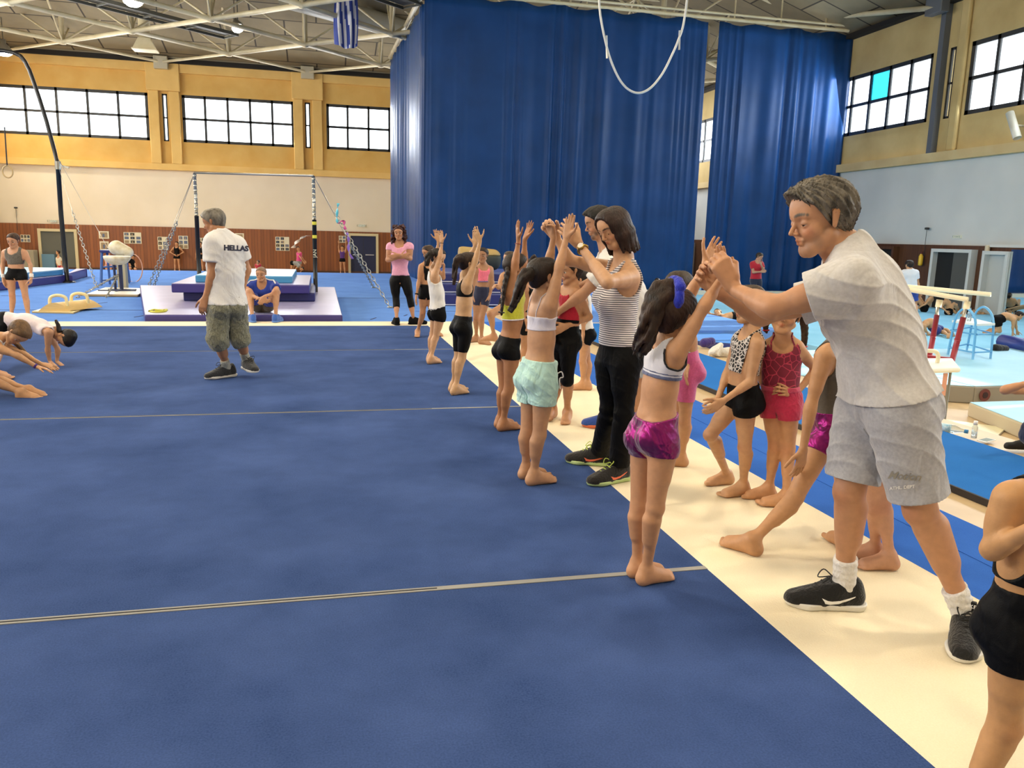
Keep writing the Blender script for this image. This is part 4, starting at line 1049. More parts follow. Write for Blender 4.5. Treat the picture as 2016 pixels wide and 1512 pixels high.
# ---- curtains
def curtain(name,pts,ztop,zbot,label,seed,mt,pleat=.16,gather=()):
    rng=random.Random(seed);P=[];nz=26
    pts=[np.array(p,float) for p in pts];segs=[]
    tot=sum(np.linalg.norm(pts[i+1]-pts[i]) for i in range(len(pts)-1));n=int(tot/.035)
    phs=[];ph=0
    for i in range(n+1):
        u=i/n*tot;dens=1.0
        for (a,b,f) in gather:
            if a<u<b: dens=f
        ph+=.035*2*math.pi/(.95+.40*math.sin(u*1.7+seed)+.2*math.sin(u*3.9))*dens;phs.append((u,ph,dens))
    for (u,ph,dn) in phs:
        r=u;j=0
        while j<len(pts)-2 and r>np.linalg.norm(pts[j+1]-pts[j]): r-=np.linalg.norm(pts[j+1]-pts[j]);j+=1
        d=nrm(pts[j+1]-pts[j]);nn=V3(-d[1],d[0],0);base=pts[j]+d*r
        for k in range(nz+1):
            t=k/nz;z=ztop+(zbot-ztop)*t
            amp=pleat*(.35+.65*min(1,t*1.6+.15))*(.5+.4*math.sin(u*.9+seed))*(1.15 if dn>1.5 else .8)
            off=amp*(math.sin(ph+.6*math.sin(t*2.2+u))*.75+.3*math.sin(ph*2.13+t*1.5))
            sag=.10*abs(math.sin(u*2.1))**3 if k==0 else 0
            p=base+nn*off+V3(0,0,z-sag);P.append((p[0],p[1],p[2]))
    Fq=np.array([(i*(nz+1)+k,(i+1)*(nz+1)+k,(i+1)*(nz+1)+k+1,i*(nz+1)+k+1) for i in range(n) for k in range(nz)])
    P=np.array(P);o=mesh(name,P,Fq,mt,origin=(P[:,0].mean(),P[:,1].mean(),zbot))
    s=o.modifiers.new('S','SOLIDIFY');s.thickness=.006
    tag(o,label,'curtain');return o
cm=mat('blue_curtain','173f74',rough=.42,c2='113562',nscale=.8,spec=.16,sheen=.0,bump=.2,bscale=300)
_b=cm.node_tree.nodes['Principled BSDF']
CY=27.;A_=gy(836,-12,CY);B_=gy(1378,300,CY);C2=gy(1402,300,CY);D2=gy(1664,300,CY)
Bk=at_depth(768,111,37.2)
curtain('curtain',[(A_[0],CY,0),(B_[0],CY,0)],9.0,-.35,'huge blue dividing curtain hanging from the roof rail',3,cm,gather=[(0,.25,2.8),(2.6,3.3,3.2),(8.6,10.2,3.0)])
o_=bpy.data.objects.get('curtain')
cm2=mat('blue_curtain_side','3c70b8',rough=.40,c2='3466ac',nscale=.8,spec=.45,sheen=.15)
curtain('curtain',[(A_[0]+.12,CY+.12,0),(Bk[0],Bk[1],0)],9.0,-.35,'paler blue side curtain running back to the far wall',8,cm,pleat=.13)
curtain('curtain',[(C2[0],CY+.1,0),(D2[0],CY+.1,0)],9.0,-.35,'narrower blue curtain right of the gap before the right wall',5,cm,gather=[(0,1.0,3.2),(5.0,6.2,3.2)])
k=MB();k.tube([(A_[0]-.4,CY,9.06),(WX-.3,CY,9.06)],.06,8);k.tube([(A_[0],CY,9.10),(Bk[0],Bk[1],9.10)],.09,8);k.tube([(A_[0]+1,CY-.1,9.2),(WX-.3,CY-.1,9.2)],.04,6)
for i in range(9): x=A_[0]+i*1.8;k.tube([(x,CY,9.06),(x,CY,10.9)],.03,5)
tag(k.build('curtain_rail',wt,smooth=True),'cream steel rail carrying the blue curtains','rail')
# hanging rope loop
k=MB();rp=[gy(x,y,20) for x,y in [(1178,-30),(1182,30),(1194,90),(1206,128),(1222,160),(1240,178),(1260,183),(1282,172),(1304,145),(1322,110),(1335,80),(1346,45),(1356,-30)]]
k.tube(spl(rp,5),.030,8);k.tube([gy(1194,70,20),gy(1195,115,20)],.025,6);k.tube([gy(1338,60,20),gy(1337,98,20)],.025,6)
tag(k.build('hanging_cable',mat('white_cable','c9c9c4',rough=.5),smooth=True),'white cable hanging in a loop before the blue curtain','cable')
# flag
fb=mat('flag_blue','2b3f8c',rough=.8);fw_=mat('flag_white','d9d9dc',rough=.8)
def flag():
    a,b=gy(657,-60,30),gy(703,-60,30);zt=a[2]+.3;zb=gy(680,88,30)[2];n=24;nr=26
    vs=[];fs=[];mi=[]
    for i in range(n+1):
        for j in range(nr+1):
            u=i/n;v=j/nr;p=a+(b-a)*u;z=zt+(zb-zt)*v-.12*math.sin(u*3)*v+(.0)
            vs.append((p[0]+.03*math.sin(v*6+u*4),p[1]+.10*math.sin(u*14+v*2.2),z))
    for i in range(n):
        for j in range(nr):
            fs.append((i*(nr+1)+j,(i+1)*(nr+1)+j,(i+1)*(nr+1)+j+1,i*(nr+1)+j+1))
            st=int((i+.8*math.sin(j*.22))/n*9);top=j<nr*.33 and i<n*.55
            mi.append((0 if (i not in (5,6,7) and not 4<j<7) else 1) if top else (0 if st%2==0 else 1))
    o=mesh('hanging_flag',vs,fs,None,origin=tuple((a+b)/2),mats=[fb,fw_],mi=mi)
    s=o.modifiers.new('S','SOLIDIFY');s.thickness=.01
    tag(o,'blue and white striped flag hanging from the roof','flag')
flag()
# ---- doors, posters, signs on the far wall
def rect(mb,x0,x1,z0,z1,y,d=.03): mb.box((x0,y-d,z0),(x1,y,z1))
cream_p=mat('cream_frame','cbbf98',rough=.5)
def door_far(n,p0,p1,fillm,bars=False):
    a=gy(*p0,FY-.1);b=gy(*p1,FY-.1);x0,x1,zt=a[0],b[0],a[2]
    f=MB()
    for (u0,u1,z0,z1) in ((x0-.12,x0,-.6,zt+.12),(x1,x1+.12,-.6,zt+.12),(x0,x1,zt,zt+.12)): f.box((u0,FY-.18,z0),(u1,FY-.07,z1))
    o=struct(f.build('door_%d'%n,cream_p))
    l=MB();l.box((x0,FY-.10,-.6),(x1,FY-.07,zt));l.build('door_leaf',fillm,o)  # solid leaf, except the open doorway: there a sheet coloured as its shade
    if bars:
        h=MB();h.box((x0+.1,FY-.14,.35),((x0+x1)/2-.1,FY-.10,.40));h.box(((x0+x1)/2+.1,FY-.14,.35),(x1-.1,FY-.10,.40));h.build('push_bar',mat('bar_metal','c8c8c8',rough=.3,metal=.8),o)
        h=MB();h.box(((x0+x1)/2-.01,FY-.105,-.6),((x0+x1)/2+.01,FY-.10,zt));h.build('door_gap',dkframe,o)
    return x0,x1
door_far(1,(80,455),(146,457),mat('grey_door_recess','5e6058',rough=.7))  # open doorway: the dark room inside is painted as one flat sheet
door_far(2,(690,464),(740,466),mat('navy_door','1c2548',rough=.5),True)
k=MB();a,b=gy(84,500,FY-.12),gy(112,540,FY-.12);k.box((a[0],FY-.3,-.6),(b[0],FY-.12,a[2]));tag(k.build('blue_crash_pad',mat('pale_blue_vinyl','5e86a0',rough=.5)),'pale blue pad standing in the left doorway','mat')
k=MB();a,b=gy(50,492,FY-.4),gy(74,525,FY-.4);k.box((a[0],FY-.8,-.6),(b[0],FY-.2,a[2]));tag(k.build('grey_cabinet',mat('grey_beige','9c9580',rough=.6),bevel=.02),'low grey box standing left of the open doorway','cabinet')
photo_bits=[mat('pic_dark','35352f',rough=.6),mat('pic_blue','5a6680',rough=.6),mat('pic_tan','9a8668',rough=.6)]
paper=mat('poster_paper','d8d2b8',rough=.6)
pl=[(194,455,215,470,'small upper poster with a sketchy figure left of the two stacked',1),(196,475,215,493,'small lower poster with a figure under the sketch poster',1),(243,457,279,480,'wide framed photo collage on the panelled wall',8),(310,466,330,492,'pale upright poster with five small figures',5),(351,464,371,490,'photo poster behind the girl with hands on hips',6),(388,468,405,492,'photo poster just right of the left high bar post',6),(463,459,481,487,'grey poster behind the walking man',2),(542,466,570,494,'cream board with ten small photos near the bent girls',10),(667,464,681,478,'poster above the stretching girl near the navy doors',4),(40,462,60,477,'photo strip of a group beside the left doorway',6)]
for (x0,y0,x1,y1,lab,nb) in pl:
    a,b=gy(x0,y0,FY-.1),gy(x1,y1,FY-.1);k=MB();k.box((a[0],FY-.11,b[2]),(b[0],FY-.07,a[2]));o=k.build('wall_poster',paper);tag(o,lab,'poster')
    rng=random.Random(x0);w_,h_=b[0]-a[0],a[2]-b[2];c_=max(1,int(round(math.sqrt(nb*w_/h_))));r_=max(1,-(-nb//c_));cnt=0
    for i in range(c_):
        for j in range(r_):
            if cnt>=nb: break
            cnt+=1;k=MB();u=a[0]+w_*(i+.14)/c_;v=b[2]+h_*(j+.14)/r_;ww=w_*.72/c_;hh_=h_*.72/r_
            k.box((u,FY-.116,v),(u+ww,FY-.109,v+hh_));ph=k.build('photo',photo_bits[rng.randrange(3)],o)
            k=MB();k.box((u+ww*.3,FY-.119,v+hh_*.1),(u+ww*.6,FY-.115,v+hh_*.7));k.build('figure',photo_bits[(rng.randrange(2)+1)%3],ph)
def text_at(txt,loc,right,up,size,m_,parent,name='lettering',align='CENTER'):
    cu=bpy.data.curves.new('t','FONT');cu.body=txt;cu.size=size;cu.align_x=align;cu.align_y='CENTER';cu.resolution_u=2;cu.extrude=.001
    to=bpy.data.objects.new('t',cu);me=bpy.data.meshes.new_from_object(to);r=nrm(right);u=nrm(up)
    vs=[np.array(loc)+r*v.co.x+u*v.co.y+np.cross(r,u)*v.co.z for v in me.vertices];fs=[list(p.vertices) for p in me.polygons];bpy.data.objects.remove(to)
    return mesh(name,vs,fs,m_,parent,smooth=False)
green=mat('sign_green','4a6a50',rough=.5);signw=mat('sign_white','cfd2c4',rough=.5,emit=.1)
for (x0,y0,x1,y1,lab) in [(98,433,111,438,'small green exit sign above the left doorway'),(706,442,719,447,'small green exit sign above the navy double door')]:
    a,b=gy(x0,y0,FY-.1),gy(x1,y1,FY-.1);k=MB();k.box((a[0],FY-.1,b[2]),(b[0],FY,a[2]));o=k.build('exit_sign',signw);tag(o,lab,'sign');c=(a+b)/2;c[1]=FY-.102
    text_at('ΕΞΟΔΟΣ',c,(1,0,0),(0,0,1),.12,green,o)
a,b=gx(1878,463,WX-.05),gx(1891,469,WX-.05);k=MB();k.box((WX-.08,min(a[1],b[1]),b[2]),(WX,max(a[1],b[1]),a[2]));o=k.build('exit_sign',signw);tag(o,'small green exit sign on the white right wall','sign');c=(a+b)/2;c[0]=WX-.083
text_at('ΕΞΟΔΟΣ',c,(0,-1,0),(0,0,1),.075,green,o)
for (x,y,X_) in [(31,409,0),(1825,450,1)]:
    c=gy(x,y,FY-.12) if not X_ else gx(x,y,WX-.12)
    k=MB();k.lathe(c,[(0,-.04),(.07,-.03),(.07,.03),(0,.04)],14);k.tube([c,c-V3(0,0,1.0)],.008,5);tag(k.build('wall_speaker',dkframe,smooth=True),'small black round device on the '+('right' if X_ else 'far left')+' white wall','speaker')
# right wall openings
def door_right(n,p0,p1,fillm,zb=-.42,frame=white_r,leaf2=None):
    a=gx(*p0,WX-.1);b=gx(*p1,WX-.1);y0,y1=sorted((a[1],b[1]));zt=a[2];f=MB()
    for (u0,u1,z0,z1) in ((y0-.1,y0,zb,zt+.1),(y1,y1+.1,zb,zt+.1),(y0,y1,zt,zt+.1)): f.box((WX-.3,u0,z0),(WX-.07,u1,z1))
    o=struct(f.build('door_%d'%n,frame));l=MB();l.box((WX-.12,y0,zb),(WX-.075,y1,zt));l.build('door_leaf',fillm,o)  # same sheet serves shut doors and, coloured black, the unlit openings
    if leaf2: l=MB();l.box((WX-.2,y0,zb),(WX-.13,y0+(y1-y0)*.48,zt));l.build('inner_door',leaf2,o)
blk=mat('dark_opening','0e0f10',rough=.8);gry=mat('grey_door','b4b8b6',rough=.6)  # black stands in for the shade inside the openings; the wall is solid
door_right(3,(1848,496),(1918,500),blk,leaf2=mat('mid_grey_door','4c4c48',rough=.6))
door_right(4,(1950,501),(1990,505),gry)
door_right(5,(1725,490),(1765,492),blk,zb=.35,frame=woodd)
k=MB();a,b=gx(1993,489,WX-.2),gx(2060,620,WX-.2);k.box((WX-.22,b[1]-2.5,-.42),(WX-.2,a[1],1.45));o=k.build('wall_mirror',mat('mirror',(.75,.82,.84),rough=.03,metal=1));tag(o,'tall wall mirror at the right edge reflecting the blue curtain','mirror')
c=gx(1813,508,WX-.2);root=empty('fire_extinguisher',c-V3(0,0,.35),'yellow fire extinguisher on the dark panelled wall','fire extinguisher')
k=MB();k.lathe(c-V3(0,0,.25),[(0,0),(.065,.02),(.07,.08),(.07,.30),(.03,.38),(0,.38)],14);k.build('cylinder_body',mat('ext_yellow','d8b02e',rough=.35),root,smooth=True)
k=MB();k.tube([c+V3(0,0,.12),c+V3(0,0,.19)],.02,8);k.bar(c+V3(-.0,.06,.18),c+V3(0,-.06,.20),.02);k.build('valve',mat('ext_red','5a1c14',rough=.4),root)
# slanted tube light near the right window
c0,c1=gx(1988,222,WX-.35),gx(2003,272,WX-.35);k=MB();k.tube([c0,c1],.11,10);k.bar(c1*.5+c0*.5,c1*.5+c0*.5+V3(.35,0,0),.05);tag(k.build('wall_floodlight',mat('pale_metal','b9b6a8',rough=.5),smooth=True),'pale slanted wall light under the right hand window','light')
# low screen in the gap between the curtains
k=MB();a,b=gy(1340,473,FY-2.2),gy(1440,473,FY-2.2);k.box((a[0],FY-2.4,-.6),(b[0],FY-2.2,gy(1383,478,FY-2.2)[2]));tag(k.build('white_partition',mat('pale_board','c4c4c0',rough=.6)),'pale board seen through the gap between the curtains','partition')
# ---------------------------------------------------------------- apparatus
black=mat('black_steel','17181b',rough=.4,metal=.3);chrome=mat('chain_steel','a5a49c',rough=.3,metal=.9)
navyv=mat('purple_navy_vinyl','3a3478',rough=.35);topv=mat('lilac_vinyl','9a96bc',rough=.28,c2='8c88b0',nscale=2)
lbv=mat('light_blue_vinyl','86b8d4',rough=.3);lbs=mat('light_blue_side','3f86b4',rough=.4);dkv=mat('deep_blue_vinyl','242a66',rough=.4)
def slab(name,corners,z0,z1,mtop,mside,label,cat='mat',grp=None,bev=.02):
    """mat from four ground corners: side body with its top sheet"""
    c=np.array([[p[0],p[1]] for p in corners]);ctr=c.mean(0)
    root=empty(name,(ctr[0],ctr[1],z0),label,cat,grp)
    ar=sum(c[i][0]*c[(i+1)%4][1]-c[(i+1)%4][0]*c[i][1] for i in range(4))
    if ar<0: c=c[::-1]
    k=MB();k.hull8([(x,y,z0) for x,y in c],[(x,y,z1-.004) for x,y in c]);k.build('mat_body',mside,root,bevel=bev)
    t=ctr+(c-ctr)*.992;k=MB();k.hull8([(x,y,z1-.006) for x,y in t],[(x,y,z1) for x,y in t]);k.build('top_sheet',mtop,root)
    return root
def box4(x0,y0,x1,y1): return [(x0,y0),(x1,y0),(x1,y1),(x0,y1)]
slab('landing_mat',[(-2.72,13.56),(.34,13.56),(.34,20.6),(-4.2,20.6)],-.15,.10,topv,navyv,'large purple landing mat with a shiny lilac top under the high bar')
a,b=gz(370,563,.42),gz(612,566,.42)
slab('landing_mat',box4(-2.55,16.2,-.12,19.3),.10,.27,dkv,dkv,'dark navy mat lowest of the stack under the high bar')
slab('landing_mat',box4(-2.72,16.0,-.22,19.6),.27,.44,topv,navyv,'purple mat in the middle of the stack under the high bar')
slab('landing_mat',box4(-2.35,16.4,-.55,19.5),.44,.58,lbv,lbs,'light blue mat on top of the stack under the high bar')
# left mats
def pq(*l): return [tuple(gz(x,y,z)[:2]) for x,y,z in l]
slab('landing_mat',pq((-90,584,-.15),(130,556,-.15),(143,541,.07),(-90,532,.07)),-.15,.07,topv,navyv,'long purple mat at the left edge beyond the bent girls')
slab('landing_mat',pq((-90,562,.07),(124,541,.07),(125,527,.22),(-90,524,.22)),.07,.22,lbv,lbs,'light blue mat lying on the long purple mat at left')
slab('landing_mat',pq((134,556,-.15),(172,544,-.15),(171,529,.1),(150,529,.1)),-.15,.10,topv,navyv,'purple mat end behind the foot of the curved pole')
def chain_(k,a,b,r=.018,link=.11,n=None):
    a=np.array(a,float);b=np.array(b,float);L_=np.linalg.norm(b-a);n=n or int(L_/link/.8);d=nrm(b-a);s=orth(V3(1,0,.1),d);t=np.cross(d,s)
    for i in range(n):
        c=a+d*L_*(i+.5)/n;u=s if i%2 else t;hl=L_/n*.62
        k.tube([c+d*hl*math.cos(x)+u*link*.28*math.sin(x) for x in np.linspace(0,2*math.pi,9)[:-1]],r*.6,5,close=True)
# high bar
D1,D2=18.2,18.2
def hp(px,py,D): return at_depth(px,py,D)
L0,L1=hp(383,340,19.0),hp(617,346,18.3);bl=V3(L0[0],L0[1],-.15);br=V3(L1[0],L1[1],-.15)
hb=empty('high_bar',(bl+br)/2,'high bar on two dark posts behind the seated man','high bar')
k=MB();k.tube([L0,L1],.024,8);k.build('bar',mat('bar_steel','8e8c88',rough=.35,metal=.8),hb,smooth=True)
for s,(b_,t_) in enumerate(((bl,L0),(br,L1))):
    mid=b_+(t_-b_)*.66
    k=MB();k.tube([b_,mid],.05,10);o=k.build('post',black,hb,smooth=True)
    for z,cm_ in ((.78,'d9cf3a'),(.94,'d9cf3a')):
        if s: c=b_+(mid-b_)*z;k=MB();k.tube([c,c+V3(0,0,.07)],.053,10);k.build('yellow_band',mat('band_yellow','c9c23a',rough=.5),o)
    if s: text_at('JAN',b_+(mid-b_)*.6-V3(0,.055,0),(0,0,1),(-1,0,0),.11,paper,o)
    k=MB();k.tube([mid,t_],.032,8)
    for i in range(9): c=mid+(t_-mid)*(i+.5)/9;k.tube([c-V3(0,0,.03),c+V3(0,0,.02)],.038,8)
    k.build('post_extension',chrome,hb,smooth=True)
    k=MB();k.lathe(b_,[(.16,0),(.16,.02),(.06,.05)],12);k.build('foot_plate',black,hb)
def cable(p,q,n_chain,nm,lab,foot=True):
    k=MB();m_=p+(q-p)*(1-n_chain);k.tube([p,m_],.006,5);chain_(k,m_,q,.016,.12)
    if foot: k.lathe(V3(q[0],q[1],q[2]-.0),[(.07,0),(.06,.03),(0,.03)],8)
    o=k.build(nm,chrome,smooth=True,origin=q);tag(o,lab,'cable')
cable(L0,gz(302,566,-.15),.62,'guy_chain','chain stay from the left high bar post down to the blue floor')
cable(L0,gz(355,520,-.15)*0+gz(300,560,-.15)*0+V3(-4.4,22.4,-.15),.5,'guy_chain','thinner rear chain stay left of the high bar')
cable(L1,gz(768,606,-.15),.72,'guy_chain','long chain stay running down right of the high bar to the pink shirted woman')
cable(L1,gz(736,567,-.15),.5,'guy_chain','rear chain stay right of the high bar before the navy doors')
# rings frame
pb=gz(133,556,-.15);D=depth(pb);pp=[pb]+[hp(x,y,D) for x,y in [(127,500),(120,420),(114,325),(106,292),(92,240),(78,195),(66,160),(58,138),(50,122),(40,110),(28,104),(8,100),(-30,97)]]
rf=empty('rings_frame',pb,'tall curved black pole of the rings frame at left','rings frame')
k=MB();k.tube(pp[:4],.062,10);k.build('post',black,rf,smooth=True)
k=MB();k.tube(pp[3:],.054,10);k.build('curved_arm',black,rf,smooth=True)
k=MB();k.tube([pp[3]-V3(0,0,.12),pp[3]+V3(0,0,.1)],.08,10);k.bar(pp[3]+V3(.02,0,0),pp[3]+V3(.28,0,-.06),.05);k.build('joint_collar',chrome,rf)
k=MB();k.lathe(pb,[(.22,0),(.2,.03),(.08,.06)],14);k.build('foot_plate',black,rf)
cable(pp[3],gz(190,566,-.15),.62,'guy_chain','chain stay right of the curved rings pole')
cable(hp(108,300,D),V3(-5.3,24.5,-.15),.2,'guy_chain','thin wire stay running right of the curved pole behind its chain',False)
c=hp(15,338,16);rg=empty('gymnastic_ring',c,'wooden ring hanging on a dark strap at the left edge','ring')
k=MB();k.tube([c+V3(math.sin(x)*.09,0,math.cos(x)*.115) for x in np.linspace(0,2*math.pi,17)[:-1]],.014,7,close=True);k.build('wooden_ring',mat('ring_wood','b59b6a',rough=.5),rg,smooth=True)
k=MB();k.bar(c+V3(0,0,.11),hp(9,250,16),.035,.006);k.build('strap',dkframe,rg)
# mushroom trainer
mc_=gz(235,577,-.15);ms=empty('pommel_mushroom',mc_,'white leather mushroom trainer on a dark post at left','pommel trainer')
wl=mat('white_leather','ddd6c2',rough=.45,c2='c4b48a',nscale=7);Dm=depth(mc_);ht=hp(236,509,Dm);zt=ht[2]
k=MB();k.lathe((mc_[0],mc_[1],zt-.16),[(0,0),(.13,.01),(.24,.07),(.30,.15),(.31,.21),(.29,.22),(0,.225)],22);k.build('mushroom_pad',wl,ms,smooth=True)
k=MB();k.tube([mc_+V3(.06,0,.1),V3(mc_[0]+.06,mc_[1],zt-.14)],.045,10);k.tube([mc_+V3(-.08,0,.1),V3(mc_[0]-.08,mc_[1],zt-.14)],.03,8)
k.bar(mc_+V3(-.45,-.1,.06),mc_+V3(.4,-.1,.06),.05);k.bar(mc_+V3(-.3,.25,.06),mc_+V3(.35,.2,.06),.05);k.bar(mc_+V3(0,-.3,.06),mc_+V3(0,.3,.06),.05);k.build('stand',mat('dark_blue_steel','22294a',rough=.4),ms)
k=MB();chain_(k,mc_+V3(0,0,.45),mc_+V3(-.55,-1.6,.0),.014,.09);chain_(k,mc_+V3(0,0,.45),mc_+V3(.05,-1.5,.0),.014,.09);k.build('stay_chain',chrome,ms)
slab('base_board',[gz(170,584,-.15)[:2],gz(272,585,-.15)[:2],gz(294,572,-.15)[:2],gz(208,570,-.15)[:2]],-.15,-.09,mat('board_top','d4cfc0',rough=.4),mat('board_side','a08a64',rough=.6),'pale board under the mushroom trainer','board')
hc_=hp(238,492,Dm+1.2);hr=empty('vault_horse',(hc_[0],hc_[1],-.15),'tilted white leather horse end behind the mushroom trainer','pommel horse')
P,Q=surf([Pr('a',hc_+V3(-.10,0,.05),hc_+V3(.15,0,-.06),.19,.15,k=.02,q=.9,v=V3(0,1,0))],.02,clips=[(hc_+V3(0,0,-.28),V3(0,0,-1))]);mesh('horse_body',P,Q,wl,hr)
k=MB();k.bar(V3(hc_[0],hc_[1],-.15),hc_+V3(0,0,-.1),.26,.2);k.build('horse_leg',mat('grey_beige','9c9580',rough=.6),hr)
# blue trestle
tb=mat('trestle_blue','3f5f96',rough=.45);D=depth(gz(225,562,-.15));f0,f1,f2,f3=gz(199,562,-.15),gz(254,558,-.15),gz(214,556,-.15),gz(240,556,-.15)
tt=empty('trestle_stand',(f0+f1)/2,'blue metal trestle stand behind the mushroom trainer','stand')
k=MB();z1=hp(205,497,depth(f0))[2]
p=[f0,f1,f1+V3(-.1,.55,0),f0+V3(.1,.55,0)];q=[f0+V3(.05,.1,z1+.15),f1+V3(-.15,.1,z1+.15),f1+V3(-.15,.45,z1+.15),f0+V3(.1,.45,z1+.15)]
for a,b in zip(p,q): k.bar(a,b,.05)
for h_ in (.15,.55,1.):
    for i in range(4): k.bar(p[i]+(q[i]-p[i])*h_,p[(i+1)%4]+(q[(i+1)%4]-p[(i+1)%4])*h_,.04)
k.build('trestle_frame',tb,tt);k=MB();k.box(tuple(np.minimum(q[0],q[2])+V3(-.05,-.05,0)),tuple(np.maximum(q[0],q[2])+V3(.05,.05,.06)));k.build('trestle_top',dkv,tt)
# floor pommel trainer
c0=gz(72,617,-.15);ft=[gz(63,616,-.15),gz(145,618,-.15),gz(181,604,-.15),gz(110,602,-.15)]
bt=mat('birch_top','e2cf9c',rough=.4);slab('base_board',[p[:2] for p in ft],-.15,-.12,bt,mat('board_edge','b39a63',rough=.6),'pale plywood board under the arched handle trainer','board',bev=.005)
pr_=empty('pommel_arch',(ft[0]+ft[2])/2+V3(0,0,.03),'arched wooden pommel trainer with two pale handles','pommel trainer')
a,b=gz(76,613,-.12),gz(138,613,-.12);w_=b-a;dp=V3(.35,.85,0);vs=[];n=14
for j in (0,1):
    for i in range(n+1): t=i/n;vs.append(a+w_*t+dp*j+V3(0,0,.15*math.sin(math.pi*t)+.01))
    for i in range(n+1): t=i/n;vs.append(a+w_*t+dp*j)
N1=2*(n+1);fs=[]
for i in range(n):
    fs.append((i,i+1,N1+i+1,N1+i));fs.append((i,n+1+i,n+2+i,i+1));fs.append((N1+i,N1+i+1,N1+n+2+i,N1+n+1+i))
mesh('arch_body',vs,fs,mat('ply','d9b878',rough=.45,c2='cfae6e',nscale=6,stretch=(1,1,8)),pr_,smooth=False)
for j,s in ((.12,0),(.75,1)):
    c=a+dp*j+V3(0,0,.09);k=MB();hb_=.26;x0,x1=.24,.78
    pts=[c+w_*x0,c+w_*x0+V3(0,0,.10),c+w_*(x0+.06)+V3(0,0,.17),c+w_*.5+V3(0,0,.20),c+w_*(x1-.06)+V3(0,0,.17),c+w_*x1+V3(0,0,.10),c+w_*x1]
    k.tube(spl(pts,5),.030,10);k.build('handle',mat('handle_cream','e0cf98',rough=.4),pr_,smooth=True)
# yellow strap on the purple mat
k=MB();p=[gz(x,y,.105) for x,y in [(294,613),(303,610),(316,612),(328,610),(322,614),(306,615),(297,614)]];k.tube(spl(p,4),.022,6);k.tube([gz(305,612,.12),gz(322,612,.12)],.03,6);tag(k.build('tie_strap',mat('strap_yellow','b8b63a',rough=.6),smooth=True),'yellow green strap lying on the corner of the purple mat','strap')
# vaulting table and mats by the curtain
vc=gz(945,560,-.1);Dv=19.2;c=at_depth(944,505,Dv);vt=empty('vaulting_table',(c[0],c[1],-.17),'vaulting table with a tan top before the blue curtain','vaulting table')
tan=mat('vault_tan','a58a52',rough=.6);vdk=mat('vault_dark','2c3128',rough=.6)
def vault(cl): return surf([Pr('a',c+V3(-.40,0,.03),c+V3(.32,0,-.02),.20,.20,k=.05,q=1),Pr('a',c+V3(.2,0,-.12),c+V3(.34,0,-.16),.20,.16,k=.1)],.02,clips=cl)
P,Q=vault([(c+V3(0,0,.03),V3(0,0,-1)),(c+V3(-.5,0,0),V3(-1,0,0))]);mesh('vault_top',P,Q,tan,vt)
P,Q=vault([(c+V3(0,0,.03),V3(0,0,1)),(c+V3(-.5,0,0),V3(-1,0,0))]);mesh('vault_body',P,Q,vdk,vt)
k=MB();k.bar(V3(c[0],c[1],-.17),c+V3(0,0,-.2),.3,.3);k.build('vault_leg',vdk,vt)
for i,(x0,y0,x1,y1,z0,z1,lb) in enumerate([(2.6,18.2,6.2,21.4,-.15,.12,'lowest dark blue mat of the stack before the curtain'),(2.7,18.5,6.0,21.6,.12,.34,'second dark blue mat of the stack before the curtain'),(2.7,18.9,5.8,22,.34,.56,'top dark blue mat with a white line before the curtain')]):
    r=slab('crash_mat',box4(x0,y0,x1,y1),z0,z1,mat('slate_vinyl','4a5590',rough=.4),dkv,lb)
    k=MB();k.box((x0+.1,y0+.5,z1),(x1-.1,y0+.56,z1+.004));k.box((x0-.002,y0-.004,z0+.02),(x1,y0,z0+.04));k.build('piping',mat('white_line','c4c8d8',rough=.5),r)
# red-white distant shelf line at curtain foot
k=MB();k.box((8.8,26.2,-.42),(18.6,26.5,-.28));tag(k.build('low_bench',mat('bench_cream','d0cbb8',rough=.5)),'low cream bench along the foot of the curtain','bench')
# ---------------- right hand apparatus
gryside=mat('grey_mat_side','8f8a7e',rough=.6);skytop=mat('sky_vinyl','98c8de',rough=.45,c2='88bcd6',nscale=1.5)
m1=slab('landing_mat',[(5.9,9.0),(8.35,8.45),(8.75,8.45),(14,8.6)][:0] or [(6.3,12.2),(6.3,9.9),(8.5,8.75),(8.5,12.2)],-.6,-.36,skytop,gryside,'long sky blue mat with grey side and round vent under the parallel bars')
m2=slab('landing_mat',[(8.5,12.2),(8.5,8.75),(14,8.9),(14,12.2)],-.6,-.36,skytop,gryside,'sky blue mat right of the seam with the red round vent')
for (px,py,z,nm) in [(1894,778,-.5,'dark red round vent on the grey mat side'),(2003,830,-.5,'small brown round vent on the lower mat side')]:
    pass
m3=slab('landing_mat',[(7.2,6.0),(7.8,8.1),(11,8.1),(11,6.0)],-.6,-.42,skytop,mat('beige_mat_side','b5aa92',rough=.6),'lower pale mat at the right edge before the sky blue mats')
vent=mat('vent_red','6e3a34',rough=.7);vd=mat('vent_dark','3a2626',rough=.8)
def disc(px,py,Xc,Yc,r,par,nrm_):
    k=MB();c=np.array([Xc,Yc,0.]);k.lathe(par[0],[(0,.012),(r,.012),(r,0)],20,ax=nrm_);o=k.build('vent',vent,par[1]);k=MB();k.lathe(par[0]+np.array(nrm_)*.012,[(0,.006),(r*.5,.006),(r*.5,0)],16,ax=nrm_);k.build('vent_core',vd,o)
dn=nrm(V3(9.9-8.75,0,0)+V3(0,0,0));e_=nrm(V3(2.2,-1.15,0));nn=V3(e_[1],-e_[0],0);nn=nn if nn[1]<0 else -nn
t_=.97;pt=V3(6.3,9.9,-.48)+(V3(8.5,8.75,-.48)-V3(6.3,9.9,-.48))*t_
disc(0,0,0,0,.085,(V3(8.66,8.745,-.48),m2),V3(0,-1,0))
